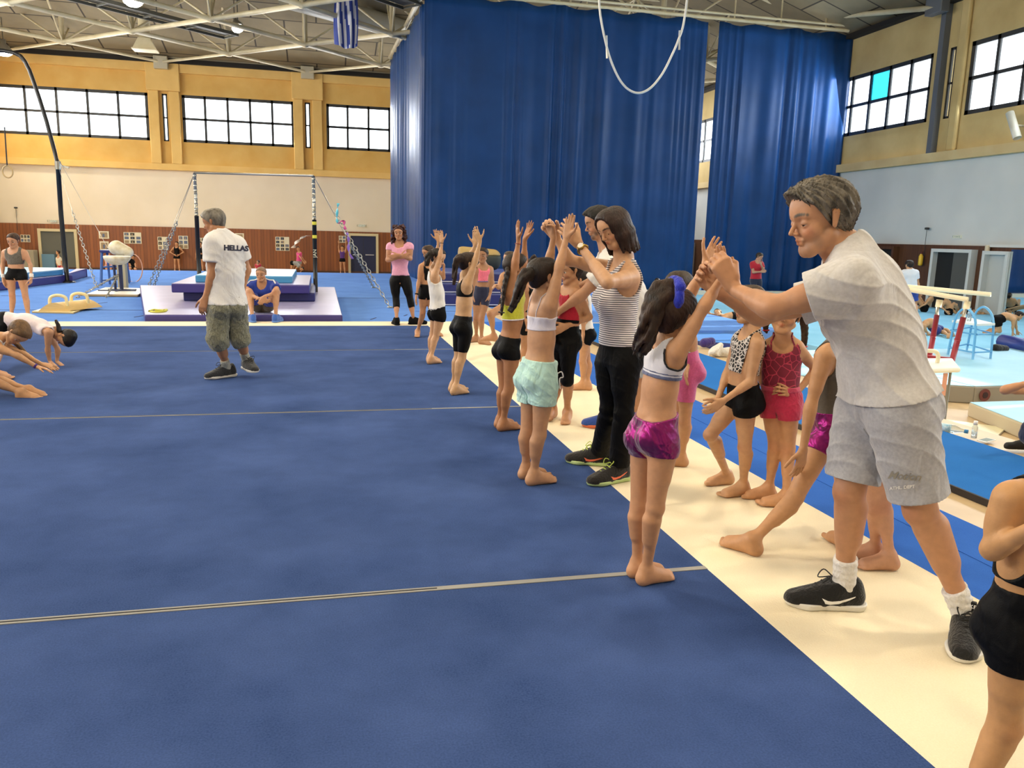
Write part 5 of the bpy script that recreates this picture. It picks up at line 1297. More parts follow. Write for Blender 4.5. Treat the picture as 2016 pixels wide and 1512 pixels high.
e3=nrm(V3(-.6,-2.1,0));n3=V3(-2.1,.6,0);n3=nrm(n3);disc(0,0,0,0,.07,(V3(7.2,6.0,-.51)+V3(.6,2.1,0)*.3,m3),n3)
slab('thin_mat',[(5.6,8.4),(6.9,6.8),(7.7,7.4),(6.2,9.2)],-.6,-.575,mat('pale_yellow_mat','dcd6b4',rough=.5),gryside,'thin pale mat on the floor below the grey mat side',bev=.004)
# parallel bars
railm=mat('rail_cream','ddd3b4',rough=.4);redp=mat('red_post','8a1f30',rough=.35);pb_=empty('parallel_bars',(9.0,10.2,-.36),'parallel bars with cream rails on dark red posts','parallel bars')
a0,a1=at_depth(1748,563,10.9),at_depth(1906,590,10.2);b0,b1=at_depth(1742,560,12.2),at_depth(1951,580,11.2)
P0=[at_depth(1844,584,10.5),at_depth(1900,592,10.25)]
for a,b in ((a0,a1),(b0,b1)):
    k=MB();k.tube([a-(b-a)*.9,a,b],.032,12);k.build('rail',railm,pb_,smooth=True)
for (tx,ty,bx_,by_,D) in [(1850,590,1830,702,10.75),(1905,593,1874,712,10.2)]:
    t=at_depth(tx,ty,D);b=at_depth(bx_,by_,D);m_=t+(b-t)*.30
    k=MB();k.tube([t+V3(0,0,-.02),t+V3(-.02,0,-.09),m_],.024,10);k.build('post_top',chrome,pb_,smooth=True)
    k=MB();k.tube([t,t+V3(-.01,0,-.10)],.04,10);k.build('rail_saddle',railm,pb_,smooth=True)
    k=MB();k.tube([t+(b-t)*.26,b],.035,12);k.tube([t+(b-t)*.62,t+(b-t)*.65],.040,12);o=k.build('post',redp,pb_,smooth=True)
    k=MB();k.bar(b+V3(-.0,0,.02),b+V3(-.9,.9,.02),.07);k.build('base_rail',redp,pb_)
k=MB();k.bar(at_depth(1830,702,10.75),at_depth(1874,712,10.2),.05);k.build('cross_base',redp,pb_)
# blue step stool
lb2=mat('stool_blue','5fa4d6',rough=.35);L=[gz(1866,698,-.36),gz(1915,708,-.36),gz(1950,706,-.36),gz(1903,690,-.36)]
st=empty('step_stool',sum(L)/4,'light blue tubular step stool with hooped handles on the mat','step stool');k=MB()
Ds=depth(L[1]);
for (f0,f1) in ((0,1),(3,2)):
    a,b=L[f0],L[f1];h_=.80
    k.tube(spl([a,a+(b-a)*.12+V3(0,0,h_*.75),a+(b-a)*.35+V3(0,0,h_),a+(b-a)*.65+V3(0,0,h_),a+(b-a)*.93+V3(0,0,h_*.75),b],5),.020,8)
for z in (.12,.42):
    for i in range(4): k.tube([L[i]+(L[(i+1)%4]-L[i])*.04+V3(0,0,z),L[(i+1)%4]+V3(0,0,z)],.014,6)
k.build('stool_frame',lb2,st,smooth=True)
k=MB();c4=[l+V3(0,0,.56) for l in L];k.hull8([c4[0],c4[1],c4[2],c4[3]] if 1 else 0,[x+V3(0,0,.035) for x in c4]);k.build('stool_seat',mat('seat_white','d6dcdc',rough=.4),st)
pc=sum(c4)/4+V3(-.1,0,.04);root=empty('water_bottle',pc,'clear water bottle standing on the blue step stool','bottle')
clr=mat('clear_plastic','cfe4ea',rough=.08,trans=.85,alpha=.6);k=MB();k.lathe(pc,[(0,0),(.035,.0),(.037,.14),(.014,.20),(.014,.22),(0,.22)],14);k.build('bottle_body',clr,root,smooth=True)
# white padded beam end with handle
D=8.3;c=[at_depth(1806,727,D),at_depth(1892,724,D-.1),at_depth(1876,705,D+.9),at_depth(1800,705,D+.9)];bm_=empty('padded_beam',sum(c)/4-V3(0,0,.6),'white padded table end with a handle beside the grey coach','pommel horse')
k=MB();k.hull8([x-V3(0,0,.05) for x in c],c);k.build('padded_top',mat('white_vinyl','e4ebe6',rough=.3),bm_,bevel=.02)
k=MB();cc=(c[0]+c[3])/2+(c[1]-c[0])*.28;k.tube(spl([cc+V3(-.13,0,0),cc+V3(-.13,0,.08),cc+V3(-.08,0,.13),cc+V3(.08,0,.13),cc+V3(.13,0,.08),cc+V3(.13,0,0)],4),.022,8);k.build('handle',railm,bm_,smooth=True)
k=MB();b=V3(c[1][0]-.03,c[1][1]+.1,-.6);k.tube([c[1]+V3(-.03,.1,-.05),b],.014,6);k.tube([c[0]+V3(.22,.3,-.05),V3(c[0][0]+.22,c[0][1]+.3,-.6)],.03,8);k.build('leg',mat('grey_leg','7d807c',rough=.4,metal=.5),bm_)
k=MB();t=(c[0]+c[1])/2+V3(.08,0,-.05);k.box(tuple(t+V3(-.02,-.01,-.24)),tuple(t+V3(.03,.0,0)));k.build('tape_tail',mat('tape_pink','cf9a86',rough=.7),bm_)
# blue pad, towel and bag behind the leopard girl
q_=[gz(1374,688,-.1),gz(1440,694,-.1),gz(1450,668,-.1),gz(1376,655,-.1)]
slab('crash_mat',pq((1330,668,-.22),(1442,676,-.22),(1452,658,-.22),(1340,650,-.22)),-.6,-.22,mat('royal_vinyl','4474b4',rough=.4),dkv,'dark blue crash pad behind the girl in the animal print top')
k=MB();c=gz(1412,700,-.0);P,Q=surf([Pr('t',c+V3(-.10,0,.03),c+V3(.12,.02,.03),.05,.045,k=.05),Pr('t',c+V3(-.02,.0,.08),c+V3(.05,.02,.12),.06,.03,k=.05),Pr('t',c+V3(.10,.05,.04),c+V3(.13,-.02,.06),.05,.04,k=.05)],.01,clips=[(c,V3(0,0,-1))],disp=lambda X,Y,Z:.012*np.sin(X*38+np.sin(Z*30)*2)+.01*np.sin(Y*45+X*20))
tag(mesh('towel',P,Q,fabric('towel_white','e6e2da',wr=.6,ws=22),origin=c),'crumpled white towel on the beige floor behind the girls','towel')
k=MB();c=gz(1401,686,-.0)+V3(0,.12,0);P,Q=surf([Pr('t',c+V3(-.05,0,.06),c+V3(.05,0,.08),.07,.06,k=.03)],.012,clips=[(c,V3(0,0,-1))]);tag(mesh('purple_bag',P,Q,fabric('bag_purple','3a2c7c',wr=.6,ws=30),origin=c),'small purple bag behind the white towel','bag')
# bottles, phone, shoes on the beige floor
a,b=gz(1858,842,.04),gz(1906,850,.04);root=empty('water_bottle',(a+b)/2-V3(0,0,.04),'clear water bottle with a blue cap lying on the beige floor','bottle');d=nrm(b-a);L_=.27
k=MB();k.lathe(b-d*L_,[(0,0),(.034,.004),(.036,.05),(.034,.10),(.036,.17),(.014,.235),(.014,.25)],14,ax=d);k.build('bottle_body',clr,root,smooth=True)
k=MB();k.lathe(b-d*.02,[(0,-.005),(.016,-.005),(.016,.02),(0,.02)],12,ax=d);k.build('bottle_cap',mat('cap_blue','2f7fb8',rough=.4),root,smooth=True)
k=MB();k.lathe(b-d*.20,[(.0365,0),(.0365,.07)],14,ax=d);k.build('bottle_label',mat('label_blue','7cb6d2',rough=.5,c2='d8e6ea',nscale=40),root,smooth=True)
c=gz(1917,862,0);root=empty('small_bottle',c,'small clear bottle with a white cap standing by the phone','bottle')
k=MB();k.lathe(c,[(0,0),(.022,0),(.023,.085),(.013,.10),(.013,.11)],12);k.build('bottle_body',clr,root,smooth=True);k=MB();k.lathe(c+V3(0,0,.105),[(.016,0),(.016,.03),(0,.03)],12);k.build('bottle_cap',mat('cap_white','e4e4e2',rough=.4),root,smooth=True)
c=gz(1942,868,.0);root=empty('mobile_phone',c,'white mobile phone lying on the beige floor','phone');R=np.array([[math.cos(.35),-math.sin(.35),0],[math.sin(.35),math.cos(.35),0],[0,0,1]])
k=MB();k.box((c[0]-.075,c[1]-.036,0),(c[0]+.075,c[1]+.036,.009),R,c);k.build('phone_case',mat('cap_white','e4e4e2',rough=.4),root,bevel=.003);k=MB();k.box((c[0]-.062,c[1]-.031,.009),(c[0]+.062,c[1]+.031,.010),R,c);k.build('screen',mat('screen_grey','8a9a9c',rough=.1),root)
c=gz(2004,884,0)
P,Q=surf([Pr('t',c+V3(-.07,.02,.02),c+V3(.05,-.02,.03),.030,.033,k=.02),Pr('t',c+V3(.04,-.02,.05),c+V3(.12,-.04,.05),.034,.036,k=.03),Pr('t',c+V3(-.02,0,.05),c+V3(.05,-.02,.06),.012,.02,k=.02)],.006,clips=[(c,V3(0,0,-1))]);o=mesh('black_shoes',P,Q,mat('shoe_black_plain','131416',rough=.6),origin=c);o.name='sport_shoe';tag(o,'black sport shoe lying at the right edge beside the phone','shoe')
# navy rolled mat and bag, far right
a,b=gz(1972,682,-.38),gz(2060,700,-.38)
k=MB();k.tube([a+V3(0,0,.10),b+V3(0,0,.10)],.13,14);tag(k.build('rolled_mat',mat('navy_roll','1f2f7c',rough=.4),smooth=True,origin=(a+b)/2),'rolled navy mat at the right edge beyond the step stool','mat')
c=gz(1968,692,-.38);P,Q=surf([Pr('t',c+V3(-.10,0,.06),c+V3(.12,0,.05),.08,.06,k=.03)],.015,clips=[(c,V3(0,0,-1))]);tag(mesh('black_bag',P,Q,fabric('bag_black','0f1013',wr=.5),origin=c),'black bag lying against the navy roll','bag')
# rhythmic ribbons and hoop
rb=[mat('ribbon_cyan','58b4c8',rough=.5),mat('ribbon_pink','c84a8a',rough=.5),mat('ribbon_violet','7a58b0',rough=.5)]
def ribbon(pts,D,m_,lab,w_=.05):
    p=spl([at_depth(x,y,D) for x,y in pts],5);vs=[];fs=[]
    for i,q in enumerate(p):
        a=i*.5;vs.append(q+V3(math.cos(a)*w_,math.sin(a)*w_,0));vs.append(q-V3(math.cos(a)*w_,math.sin(a)*w_,0))
    for i in range(len(p)-1): fs.append((2*i,2*i+1,2*i+3,2*i+2))
    o=mesh('ribbon',vs,fs,m_,origin=p[0]);s=o.modifiers.new('S','SOLIDIFY');s.thickness=.004;tag(o,lab,'ribbon')
ribbon([(666,400),(664,415),(663,430),(665,440)],17.5,rb[0],'short cyan ribbon hanging above the chain stay',.03)
ribbon([(666,440),(672,436),(677,434),(678,442),(680,452)],17.5,rb[1],'pink ribbon end knotted on the chain stay',.03)
ribbon([(683,458),(686,468),(686,480),(687,495),(694,510)],17.5,rb[2],'violet ribbon trailing down beside the stretching girl',.03)
ribbon([(577,488),(583,478),(592,470),(600,465),(608,464)],36,mat('ribbon_white','e8e2dc',rough=.5),'white ribbon arcing above the girl in a pink shirt',.1)
k=MB();c=at_depth(262,528,24);k.tube([c+V3(math.cos(x)*.26,0,math.sin(x)*.42) for x in np.linspace(0,2*math.pi,21)[:-1]],.018,6,close=True);tag(k.build('hoop',mat('hoop_peach','d8a080',rough=.4),smooth=True),'peach coloured hoop held near the trestle stand','hoop')
# ---------------------------------------------------------------- the people
def run(n): return not ONLY or n in ONLY.split(',')
blk_f=fabric('black_jersey','0b0b0c',ws=14,noise=.1,sheen=0);blk_s=fabric('black_lycra','08080a',rough=.6,ws=16,wr=.25,noise=.1,sheen=0)
for _m in (blk_f,blk_s): _m.node_tree.nodes['Principled BSDF'].inputs['Specular IOR Level'].default_value=.14;navy_s=fabric('navy_lycra','1a2040',rough=.6)
wht=fabric('white_cotton','dcdad8',noise=.04,ws=10);wht2=fabric('white_lycra','dedbe2',noise=.04,wr=.2,rough=.6)
def heather(name,c,c2):
    m=fabric(name,c,c2=c2,ws=7,wr=.5);return m
greytee=heather('heather_grey','c9c6c4','bcb9b7');greysh=heather('grey_jersey','aeaeb2','9d9da2')
def metallic():
    m=fabric('magenta_foil','8a1466',metal=.7,rough=.30,ws=14,wr=.6,c2='7a1060',noise=.3);return m
foil=metallic()
def stripes(name,a,b,f,dist=.6,thr=.5):
    m,nt,p=_nodes(name);N=nt.nodes;L=nt.links
    tc=N.new('ShaderNodeTexCoord');wv=N.new('ShaderNodeTexWave');wv.wave_type='BANDS';wv.bands_direction='Z';wv.inputs['Scale'].default_value=f;wv.inputs['Distortion'].default_value=dist;wv.inputs['Detail'].default_value=2;wv.inputs['Detail Scale'].default_value=.12
    L.new(tc.outputs['Object'],wv.inputs[0]);r=N.new('ShaderNodeValToRGB');r.color_ramp.interpolation='LINEAR';r.color_ramp.elements[0].position=thr-.06;r.color_ramp.elements[1].position=thr+.06
    r.color_ramp.elements[0].color=(*srgb(a),1);r.color_ramp.elements[1].color=(*srgb(b),1);L.new(wv.outputs[0],r.inputs[0]);L.new(r.outputs[0],p.inputs['Base Color']);p.inputs['Roughness'].default_value=.85
    a_=N.new('ShaderNodeTexNoise');a_.inputs['Scale'].default_value=9;L.new(tc.outputs['Object'],a_.inputs[0]);b1=N.new('ShaderNodeBump');b1.inputs['Strength'].default_value=.4;b1.inputs['Distance'].default_value=.03;L.new(a_.outputs[0],b1.inputs['Height']);L.new(b1.outputs[0],p.inputs['Normal'])
    return m
stripe=stripes('striped_jersey','3a3a4c','e6e2e4',25,4.0,.30)
def voro(name,a,b,sc_,thr,feat='DISTANCE_TO_EDGE',base=None):
    m,nt,p=_nodes(name);N=nt.nodes;L=nt.links
    tc=N.new('ShaderNodeTexCoord');v=N.new('ShaderNodeTexVoronoi');v.feature=feat;v.inputs['Scale'].default_value=sc_;L.new(tc.outputs['Object'],v.inputs[0])
    r=N.new('ShaderNodeValToRGB');r.color_ramp.elements[0].position=thr;r.color_ramp.elements[1].position=thr+.04;r.color_ramp.elements[0].color=(*srgb(a),1);r.color_ramp.elements[1].color=(*srgb(b),1)
    L.new(v.outputs['Distance'],r.inputs[0]);L.new(r.outputs[0],p.inputs['Base Color']);p.inputs['Roughness'].default_value=.7;return m
leop=voro('animal_print','cfc8c4','1a181a',46,.10);redp_=voro('crimson_print','c8405c','7c1a34',24,.018)
def topc(name,c,**k): return fabric(name,c,ws=14,wr=.3,**k)
# ---- the coach in grey
if run('coach'):
    coach=person('tall man in grey T-shirt and grey shorts leaning over the front girl holding her wrists',1.82,(1745,1240),
     dict(P=(1745,782,.05),N=(1676,512,.08),C=(1722,640,.06),H=(1615,432,.06),SA=(1676,560,-.14),SB=(1662,572,.30),EA=(1520,606,-.04),WA=(1446,570,.18),EB=(1498,622,.42),WB=(1428,584,.36),
          HA=(1772,800,-.06),HB=(1712,795,.16),KA=(1812,1005,-.08),KB=(1672,968,.12),AA=(1906,1214),AB=(1662,1156),TA=(1893,1318),TB=(1572,1184)),
     face=(-.95,-.12,-.20),fw=(-.86,-.48,0),hup=(-.22,0,1),adult=True,bulk=1.08,skin='bd8a66',hh=.262,chest=1.08,waist=1.12,lids=.8,
     hair=dict(style='short',c='857d70',c2='2c2822',top=1.15,inf=.05,amp=.018,front=.02,pole=(0,.3,.55)),beard=('5c5048',.34),
     handA=dict(to=(1412,508,.02),n=(-.75,.7,-.1),t=(.3,.2,.95),curl=[.75,.85,.9,.95],spread=.1,th=(.2,.9)),
     handB=dict(to=(1372,528,.05),n=(.3,-.95,.1),t=(.55,.1,.85),curl=[.7,.75,.8,.8],spread=.25,th=(.4,.6)),
     clothes=[dict(k='shorts',m=greysh,hem=.86,inf=.014,flare=.014,waist=.075,wr=.004,wf=26,name='shorts'),
              dict(k='tee',m=greytee,lo=.03,inf=.022,neck=.040,scoop=.012,sleeve=.52,sfl=.016,hemflare=1.25,wr=.005,wf=34,name='t_shirt')],
     shoes=dict(m=fabric('shoe_black','131315',ws=60,wr=.3),sole=mat('sole_white','d8d6d0',rough=.5),laces=mat('lace_black','0b0b0b',rough=.6),swoosh=mat('mark_white','e8e8e8',rough=.5),sock=fabric('sock_white','e2e0de',ws=40),sh=.095,s=.93,tongue='NIKE'),info='coach')
    kk=limb_clip(coach,'HA','KA',.76);fr=nrm(FH+V3(0,0,-.1))
    decal_text(coach,'shorts','Motion',at_depth(1780,938,depth(kk[0])-.1),nrm(RH+V3(0,0,-.06)),V3(0,0,1),.040,mat('print_taupe','8c8678',rough=.8),None,font_bold=.0005,shear=.35)
    decal_text(coach,'shorts','ATHL. DEPT',at_depth(1776,960,depth(kk[0])-.1),nrm(RH+V3(0,0,.12)),V3(0,0,1),.0165,mat('print_white','e8e6e0',rough=.8),None,font_bold=.0004)
# ---- line of girls with raised arms
if run('g1'):
    g1=person('girl in white crop top and metallic magenta shorts with raised arms, nearest of the line',1.235,(1285,1152),
     dict(P=(1289,850),N=(1312,683),C=(1300,757),H=(1327,624,.0),SA=(1334,693,-.10),SB=(1296,684,.10),EA=(1386,604,-.10),WA=(1421,548,-.04),EB=(1352,592,.16),WB=(1388,522,.14),
          HA=(1304,866,-.06),HB=(1270,866,.06),KA=(1290,1000,-.06),KB=(1258,996,.06),AA=(1272,1124),AB=(1254,1110),TA=(1320,1136),TB=(1300,1124)),
     face=(.72,.69,-.05),fw=(.80,.60,0),skin='c2906a',hh=.215,hip=1.06,bulk=1.04,
     hair=dict(style='pony',c='3a2416',c2='160d08',pole=(0,-.40,.42),inf=.05,tail=[dict(p=[(1326,580,-.04),(1304,578,-.05),(1286,610,-.07),(1276,648,-.08),(1262,680,-.07),(1252,700,-.07)],r=.23,r1=.05,n=20,tie='2433b8',tr=1.4,flare=1.5)]),
     handA=dict(to=(1417,482,-.02),n=(-.9,.35,.1),t=(.55,-.75,.1),curl=.08,spread=.2,th=(.9,.1)),
     handB=dict(to=(1408,486,.04),n=(.2,-.9,-.2),t=(-.8,-.2,.5),curl=.12,spread=.7,th=(1,.1)),
     clothes=[dict(k='shorts',m=foil,hem=.22,inf=.007,waist=.062,tilt=-.25,wr=.0012,wf=70),
              dict(k='crop',m=wht2,lo=.66,inf=.0065,arm=.050,neck=.044,scoop=-.004,name='crop_top',bands=[(0.0,.012,topc('hem_slate','5f6688'),'hem_band'),(.016,.005,topc('hem_slate','5f6688'),'hem_stripe')])],info='g1')
    # black piping round the armhole
    o,P,Q=g1['g']['crop_top'];S_=g1['Pt']['SA'];bv=BVHTree.FromPolygons([tuple(v) for v in P],[tuple(x) for x in Q.tolist()])
    cc=at_depth(1320,712,depth(S_)-.10);pts=[]
    for a in np.linspace(-.15,math.pi+.75,22):
        w=at_depth(1327+math.cos(a)*26+0,716+math.sin(a)*26*1.05,depth(S_)-.3);h_=bv.find_nearest(Vector(at_depth(1327+math.cos(a)*28,700+math.sin(a)*30,depth(S_)-.05)))
        if h_[0] is not None: pts.append(np.array(h_[0])+np.array(h_[1])*.001)
    k=MB();k.tube(pts,.0042,6);k.build('piping',topc('piping_black','17171f'),o,smooth=True)
    k=MB();c=g1['hp'](.30,.10,.28);k.tube([c+V3(math.cos(x)*.012,math.sin(x)*.004,math.sin(x)*.018) for x in np.linspace(0,6.28,9)[:-1]],.003,5,close=True);k.build('hair_clip',mat('clip_pink','c84860',rough=.3),g1['root'],smooth=True)
if run('g2'):
    g2=person('girl in lilac bralette and mint green shorts with raised arms held by the striped woman',1.335,(1060,953),
     dict(P=(1060,738),N=(1066,592),C=(1066,662),H=(1070,546,.0),SA=(1084,600,-.10),SB=(1056,592,.10),EA=(1101,527,-.09),WA=(1114,472,-.05),EB=(1080,520,.12),WB=(1090,468,.08),
          HA=(1070,750,-.06),HB=(1048,748,.06),KA=(1062,856,-.05),KB=(1038,850,.06),AA=(1050,934),AB=(1035,922),TA=(1092,946),TB=(1068,934)),
     face=(.85,.5,-.05),fw=(.85,.5,0),skin='bd8f6c',hh=.215,hip=1.1,bulk=1.04,
     hair=dict(style='pony',c='2c1e18',c2='110b09',pole=(0,-.42,.25),tail=[dict(p=[(1046,541,-.06),(1036,540,-.08),(1024,562,-.10),(1014,590,-.10),(1002,612,-.10)],r=.17,r1=.06,n=11,tie='d8487c',tr=.7,flare=1.25)]),
     handA=dict(to=(1126,414,0),n=(-.5,-.8,0),t=(.8,-.4,0),curl=.06,spread=.15,th=(.5,.3)),
     handB=dict(to=(1082,448,0),n=(-.6,-.7,-.4),t=(.4,-.6,.6),curl=.9,spread=.1,th=(.2,.8)),
     clothes=[dict(k='shorts',m=fabric('mint_cotton','b4dcd6',ws=16,wr=.6,noise=.06),hem=.42,inf=.014,flare=.016,waist=.07,wr=.003,wf=60),
              dict(k='crop',m=topc('lilac_white','d4d0de',noise=.04),lo=.62,hi=.80,straps=1,sw=.058,sr=.0028,inf=.006,arm=.050,neck=.052,scoop=.01,name='bralette')],info='g2')
    c=at_depth(1098,735,g2['D']-.1);k=MB();k.tube(spl([c,c+V3(.02,-.01,.01),c+V3(.03,-.01,-.02),c+V3(.01,-.01,-.03),c+V3(.015,-.01,-.09)],4),.0035,5);k.build('drawstring',wht,g2['root'],smooth=True)
if run('g3'):
    g3=person('girl in yellow crop top and black shorts with raised spread hands and a long braid',1.335,(1000,848),
     dict(P=(1001,684),N=(1010,567),C=(1010,625),H=(1016,528),SA=(1002,577,-.08),SB=(1024,571,.08),EA=(1014,520,-.08),WA=(1021,474,-.06),EB=(1032,515,.1),WB=(1033,472,.07),
          HA=(1006,694,-.06),HB=(992,694,.06),KA=(1002,766,-.05),KB=(992,764,.06),AA=(990,832),AB=(984,826),TA=(1021,842),TB=(1008,834)),
     face=(.9,.3,0),fw=(.9,.4,0),skin='a87550',hh=.205,
     hair=dict(style='braids',c='30221a',c2='120c09',tail=[dict(p=[(1000,530,-.1),(993,560,-.12),(990,590,-.12),(987,615,-.12)],r=.15,braid=True,tie='26201c')]),
     handA=dict(to=(1019,438,0),n=(.9,-.3,0),t=(.3,-.9,.1),curl=.05,spread=1.0,th=(1,.1)),
     handB=dict(to=(1042,446,0),n=(-.8,-.5,0),t=(.5,-.7,-.2),curl=.08,spread=1.1,th=(1,.1)),
     clothes=[dict(k='shorts',m=blk_s,hem=.18,inf=.006,waist=.065),dict(k='crop',m=topc('acid_yellow','c9c93a'),backscoop=.03,lo=.58,inf=.006,arm=.055,neck=.048,name='crop_top',bands=[(0,.008,wht2,'hem_band')])],info='g3')
    cuff(g3,'A',topc('band_red','8c3a30'),'bracelet',.02,.026,.0235)
if run('g4'):
    g4=person('girl in black sports bra and knee length black leggings with raised arms and ponytail',1.35,(903,774),
     dict(P=(911,640),N=(915,549),C=(914,595),H=(923,520),SA=(920,561,-.09),SB=(914,555,.08),EA=(935,516,-.07),WA=(945,477,-.06),EB=(926,505,.1),WB=(935,484,.08),
          HA=(916,648,-.06),HB=(905,648,.06),KA=(909,706,-.05),KB=(902,704,.06),AA=(896,764),AB=(892,758),TA=(928,771),TB=(918,765)),
     face=(.92,.25,-.1),fw=(.92,.38,0),skin='c39a72',hh=.205,
     hair=dict(style='pony',c='34241c',c2='140d0a',pole=(0,-.45,.35),tail=[dict(p=[(909,507,-.08),(899,512,-.1),(895,535,-.1),(892,560,-.1)],r=.18,r1=.07,n=9,tie='d83a80',tr=.6)]),
     handA=dict(to=(938,459,0),n=(-.7,.2,-.5),t=(.9,-.2,.5),curl=.05,spread=.4,th=(1,.1)),
     handB=dict(to=(936,464,0),n=(.6,-.6,-.3),t=(-.6,.2,.7),curl=.05,spread=.5),
     clothes=[dict(k='shorts',m=blk_s,hem=.78,inf=.006,waist=.068,name='leggings'),dict(k='crop',m=blk_s,lo=.62,inf=.006,arm=.050,neck=.05,scoop=0,backscoop=.05,name='sports_bra')],info='g4')
if run('g5'):
    g5=person('girl in white tank top and black shorts with raised hands, beyond the leggings girl',1.32,(857,714),
     dict(P=(862,612),N=(852,535),C=(860,575),H=(862,508),SA=(856,543,-.08),SB=(852,540,.08),EA=(866,508,-.07),WA=(870,478,-.06),EB=(860,502,.1),WB=(863,475,.06),
          HA=(866,618,-.06),HB=(858,618,.06),KA=(858,664,-.05),KB=(852,662,.06),AA=(848,706),AB=(846,702),TA=(877,712),TB=(868,706)),
     face=(.85,-.45,-.25),fw=(.93,.1,0),skin='c79a74',hh=.205,
     hair=dict(style='pony',c='241812',c2='0e0907',pole=(0,-.45,.3),tail=[dict(p=[(850,498,-.06),(842,506,-.08),(840,522,-.08)],r=.2,r1=.12,n=8,tie='e2e0e0',tr=.6)]),
     handA=dict(to=(868,464,0),n=(-.8,.2,-.3),t=(.8,-.3,.4),curl=.1,spread=.6,th=(1,.1)),handB=dict(to=(861,466,0),n=(.6,-.6,-.3),t=(-.6,0,.6),curl=.1,spread=.5),
     clothes=[dict(k='shorts',m=blk_f,hem=.30,inf=.010,flare=.006,waist=.075),dict(k='tank',m=wht,lo=.10,inf=.013,arm=.052,neck=.05,name='tank_top',tilt=-.25)],info='g5')
    cuff(g5,'A',blk_f,'bracelet',.0,.007,.021)
if run('g6'):
    g6_=person('girl in black camisole and black shorts looking down beside the tank top girl',1.42,(822,664),
     dict(P=(840,573),N=(843,519),C=(843,545),H=(843,498),SA=(829,526,-.05),SB=(857,526,.05),EA=(824,556,-.08),WA=(820,580,-.12),EB=(873,548,.05),WB=(874,522,.0),
          HA=(834,580),HB=(846,580),KA=(832,616),KB=(850,616),AA=(822,653),AB=(852,652),TA=(821,663),TB=(858,660)),
     face=(-.72,-.65,-.25),fw=(-.55,-.83,0),skin='b5845f',hh=.205,hair=dict(style='pony',c='4a3424',c2='22160f',pole=(0,-.45,.2),tail=[dict(p=[(852,496,.05),(856,508,.06),(855,525,.08)],r=.14,r1=.08,n=6)]),
     handA=dict(to=(819,594,0),n=(.8,0,0),t=(-.2,-.9,0)),handB=dict(to=(868,512,0),n=(-.9,0,0),t=(0,-.9,0)),
     clothes=[dict(k='shorts',m=blk_s,hem=.28,inf=.006,waist=.07),dict(k='crop',m=blk_s,lo=.48,inf=.006,arm=.046,neck=.058,scoop=.03,scoop2=True,straps=1,sr=.003,name='camisole')],info='g6')
    cuff(g6_,'A',blk_f,'wristband',.0,.018,.025)
# ---- women and men on the mat
if run('pink'):
    person('woman with curly auburn hair in pink T-shirt and black capri leggings, arms crossed',1.68,(792,637),
     dict(P=(788,546),N=(787,482),C=(787,510),H=(785,459,-.03),SA=(768,486),SB=(807,486),EA=(763,512,-.04),WA=(786,507,-.20),EB=(808,509,-.04),WB=(786,502,-.24),
          HA=(778,552),HB=(798,552),KA=(780,592,-.03),KB=(808,592,-.03),AA=(781,630),AB=(814,629),TA=(779,637),TB=(817,637)),
     face=(.02,-1,-.05),fw=(0,-1,0),adult=True,fem=True,skin='ad7c5c',hh=.225,hair=dict(style='curly',c='4a1e18',c2='220d0b'),
     handA=dict(to=(800,503,0),n=(0,.9,-.3),t=(0,0,1)),handB=dict(to=(772,506,0),n=(0,.9,-.3),t=(0,0,1)),
     clothes=[dict(k='shorts',m=blk_s,hem=1.38,inf=.006,waist=.09,name='capri_leggings'),dict(k='tee',m=fabric('pink_cotton','e0a0bc',ws=12),lo=.06,inf=.012,neck=.046,sleeve=.28,name='t_shirt')],
     shoes=dict(m=blk_f,sole=blk_f),info='pink')
